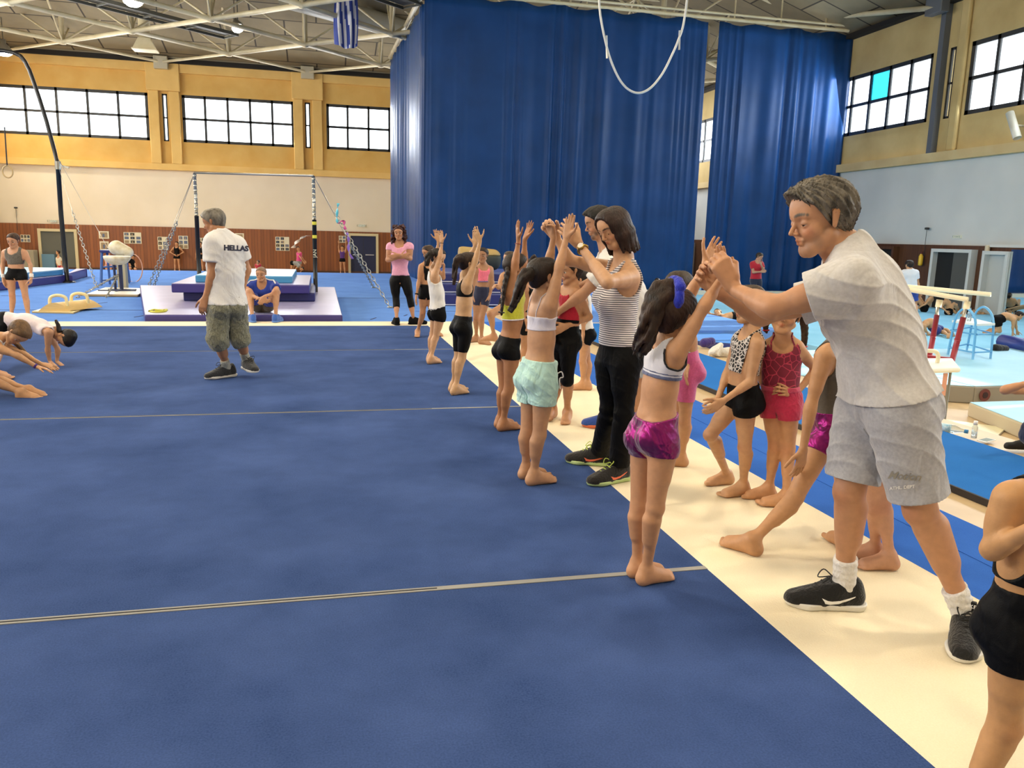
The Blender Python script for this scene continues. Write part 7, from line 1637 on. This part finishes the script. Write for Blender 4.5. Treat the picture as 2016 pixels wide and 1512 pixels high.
    person('crouching figure in black behind the mushroom trainer',1.5,(262,540),dict(P=(262,525),N=(258,512),C=(260,518),H=(262,504),SA=(255,514,-.1),SB=(262,514,.1),EA=(256,522,-.1),WA=(260,530,-.2),EB=(266,520),WB=(268,530,-.2),HA=(260,527,-.05),HB=(265,527,.05),KA=(254,528,-.4),KB=(266,530,-.4),AA=(258,538),AB=(268,538),TA=(254,541),TB=(264,541)),face=(-.6,-.6,-.3),fw=(-.5,-.8,0),z=-.6,skin='b98862',eyes=False,lod=1.2,hair=dict(style='short',c='1c1410'),clothes=[dict(k='shorts',m=blk_s,hem=.6,inf=.01),dict(k='tee',m=blk_f,lo=.05,inf=.01,name='t_shirt')])
    # right side
    person('young man in white T-shirt and blue shorts seen from behind by the dark doorway',1.80,(1800,632),tmpl(1793,513,634,'down',w=.95,lean=-3),face=(-.2,1,-.1),fw=(0,1,0),z=-.42,adult=True,skin='b98a64',eyes=False,hh=.24,hair=dict(style='short',c='2c201a',c2='120c0a',inf=.05),clothes=[dict(k='shorts',m=fabric('royal_short','2c4ca8'),hem=.7,inf=.016,flare=.01,waist=.075),dict(k='tee',m=fabric('white_cool','d4dae4',noise=.04),lo=.03,inf=.018,sleeve=.55,name='t_shirt',hemflare=1.1)],info='wm')
    person('man in red polo shirt and navy shorts with hand on chin before the curtain',1.78,(1492,604),dict(P=(1488,550),N=(1491,516),C=(1489,533),H=(1495,506),SA=(1481,520),SB=(1499,520),EA=(1483,536,-.1),WA=(1497,535,-.25),EB=(1504,533,-.15),WB=(1499,522,-.25),HA=(1484,553),HB=(1493,553),KA=(1484,577),KB=(1494,577),AA=(1485,600),AB=(1495,600),TA=(1488,605),TB=(1500,605)),face=(.7,-.6,-.3),fw=(.5,-.85,0),z=-.42,adult=True,skin='a88068',eyes=False,hh=.24,hair=dict(style='short',c='3a332e'),clothes=[dict(k='shorts',m=fabric('navy_cotton','1a2038'),hem=.8,inf=.016,waist=.07),dict(k='tee',m=fabric('red_polo','a8182c'),lo=.03,inf=.018,sleeve=.6,name='polo_shirt',hemflare=1.1)],info='rm')
    person('boy in teal T-shirt sitting at the foot of the curtain',1.5,(1296,598),dict(P=(1294,586),N=(1294,565),C=(1294,575),H=(1294,555),SA=(1288,568),SB=(1300,568),EA=(1282,577,-.0),WA=(1274,584,-.1),EB=(1302,578),WB=(1302,586,-.1),HA=(1291,588),HB=(1297,588),KA=(1288,590,-.6),KB=(1300,590,-.6),AA=(1290,598),AB=(1300,598),TA=(1290,600),TB=(1300,600)),face=(0,-1,-.1),fw=(0,-1,0),z=-.42,skin='8c684e',eyes=False,hair=dict(style='short',c='1c1613'),clothes=[dict(k='shorts',m=navy_s,hem=.6,inf=.01),dict(k='tee',m=topc('teal_tee','2888a0'),lo=.03,inf=.014,sleeve=.6,name='t_shirt')],info='teal')
    bs=[dict(k='shorts',m=blk_f,hem=.45,inf=.012,waist=.07,flare=.006)];bs2=[dict(k='shorts',m=fabric('deep_blue_short','1c3480'),hem=.55,inf=.014,waist=.07,flare=.008)]
    def boy(label,h,base,J,face,fw,cl=bs,hup=None,hair='2a1e18',skin='b89068'):
        person(label,h,base,J,face=face,fw=fw,hup=hup,z=-.42,skin=skin,eyes=False,lod=1.1,hair=dict(style='short',c=hair,c2='120c09'),clothes=cl,hh=.2,info=label[:10])
    boy('shirtless boy sitting up with knees bent, left under the parallel rails',1.5,(1816,614),dict(P=(1820,606),N=(1832,588),C=(1827,597),H=(1836,582),SA=(1829,590,-.1),SB=(1835,590,.1),EA=(1822,599,-.15),WA=(1812,604,-.2),EB=(1828,600,.1),WB=(1818,604,.1),HA=(1820,608,-.05),HB=(1821,607,.05),KA=(1808,590,-.05),KB=(1812,588,.05),AA=(1796,604,0),AB=(1800,602,.1),TA=(1792,609),TB=(1796,607)),(-.6,.1,.2),(-.75,.1,.5))
    boy('shirtless boy sitting up with knees bent, under the saddle of the red post',1.5,(1868,620),dict(P=(1869,612),N=(1864,592),C=(1866,602),H=(1863,583),SA=(1858,595,-.1),SB=(1869,595,.1),EA=(1854,605,-.1),WA=(1862,612,-.2),EB=(1872,604),WB=(1876,610,-.1),HA=(1867,614,-.05),HB=(1871,613,.05),KA=(1878,598,-.1),KB=(1882,600,.1),AA=(1884,613),AB=(1888,612),TA=(1890,616),TB=(1894,615)),(.3,-.8,.2),(.6,-.6,.3))
    boy('shirtless boy lying stretched out below the dark doorway',1.5,(1900,618),dict(P=(1905,614,0),N=(1888,622,0),C=(1896,618,0),H=(1882,624,0),SA=(1888,624,-.15),SB=(1890,619,.15),EA=(1880,622,-.15),WA=(1875,618,-.1),EB=(1886,614,.2),WB=(1880,612,.2),HA=(1905,616,-.05),HB=(1906,613,.05),KA=(1920,616,-.05),KB=(1921,613,.05),AA=(1934,619,0),AB=(1935,617,.1),TA=(1937,616,0),TB=(1938,614,.1)),(0,-.2,.9),(0,-.2,.95),hup=(-.9,-.2,0))
    boy('boy in blue shorts doing a bridge pose behind the left red post',1.45,(1832,660),dict(P=(1840,648,0),N=(1818,640,0),C=(1829,634,0),H=(1812,650,0),SA=(1818,642,-.12),SB=(1820,638,.12),EA=(1822,650,-.12),WA=(1826,656,-.1),EB=(1812,652,.12),WB=(1818,658,.1),HA=(1842,650,-.06),HB=(1844,646,.06),KA=(1856,654,-.05),KB=(1862,650,.08),AA=(1868,660),AB=(1874,657),TA=(1874,662),TB=(1882,659)),(-.6,-.3,-.6),(.1,-.1,-1),cl=bs2,hup=(-.7,0,-.6))
    boy('boy in black shorts on hands and knees near the right edge',1.5,(1985,660),dict(P=(1966,630,0),N=(1998,626,0),C=(1982,622,0),H=(2006,622,0),SA=(1996,630,-.13),SB=(1998,627,.13),EA=(1994,644,-.13),WA=(1994,654,-.12),EB=(2000,642,.13),WB=(2002,651,.12),HA=(1964,634,-.06),HB=(1963,632,.06),KA=(1968,652,-.06),KB=(1960,650,.06),AA=(1955,652,0),AB=(1950,650,.1),TA=(1950,654,0),TB=(1946,652,.1)),(.8,-.1,-.5),(.1,-.05,-1),hup=(.8,0,.5))
    boy('boy lying face down whose bare legs point right of the grey coach',1.45,(1810,655),dict(P=(1788,632,0),N=(1764,618,0),C=(1776,624,0),H=(1756,614,0),SA=(1762,622,-.1),SB=(1766,616,.1),HA=(1790,636,-.05),HB=(1793,632,.05),KA=(1804,646,-.04),KB=(1806,642,.05),AA=(1816,656,0),AB=(1819,652,.1),TA=(1822,658,0),TB=(1824,655,.1)),(-.9,-.2,-.1),(.1,-.1,-1),cl=[dict(k='shorts',m=navy_s,hem=.4,inf=.012)],hup=(-.5,0,.8))
    boy('boy lying with arm stretched out left of the animal print girl',1.4,(1400,640),dict(P=(1448,622,0),N=(1426,624,0),C=(1437,622,0),H=(1414,616,0),SA=(1424,628,-.12),SB=(1426,622,.12),EA=(1408,632,-.12),WA=(1398,640,-.1),EB=(1412,620,.12),WB=(1400,618,.12),HA=(1450,626,-.05),HB=(1451,622,.05),KA=(1472,628,-.05),KB=(1474,624,.05),AA=(1492,630,0),AB=(1494,626,.1),TA=(1498,630,0),TB=(1500,627,.1)),(-.7,-.5,.2),(0,-.6,.7),hup=(-.7,0,.5))
    # person behind at far right edge, elbow on the runway
    person('person at the right edge whose bent forearm reaches over the pale mat',1.5,(2030,905),dict(P=(2056,850),N=(2062,752),C=(2060,800),H=(2070,715),SA=(2036,765,-.05),SB=(2085,765,.05),EA=(1978,768,-.15),WA=(2030,752,-.25),EB=(2100,800),WB=(2090,840),HA=(2046,860),HB=(2066,860),KA=(2060,880,-.1),KB=(2080,880,0),AA=(2062,930,-.1),AB=(2085,930,0),TA=(2050,940,-.1),TB=(2075,940,0)),face=(-.5,-.8,0),fw=(-.3,-.9,0),z=0,skin='c08a62',eyes=False,handA=None,hair=dict(style='pony'),clothes=[dict(k='shorts',m=navy_s,hem=.5,inf=.01,waist=.1),dict(k='tank',m=navy_s,lo=.05,inf=.01,name='tank_top')],info='redge')
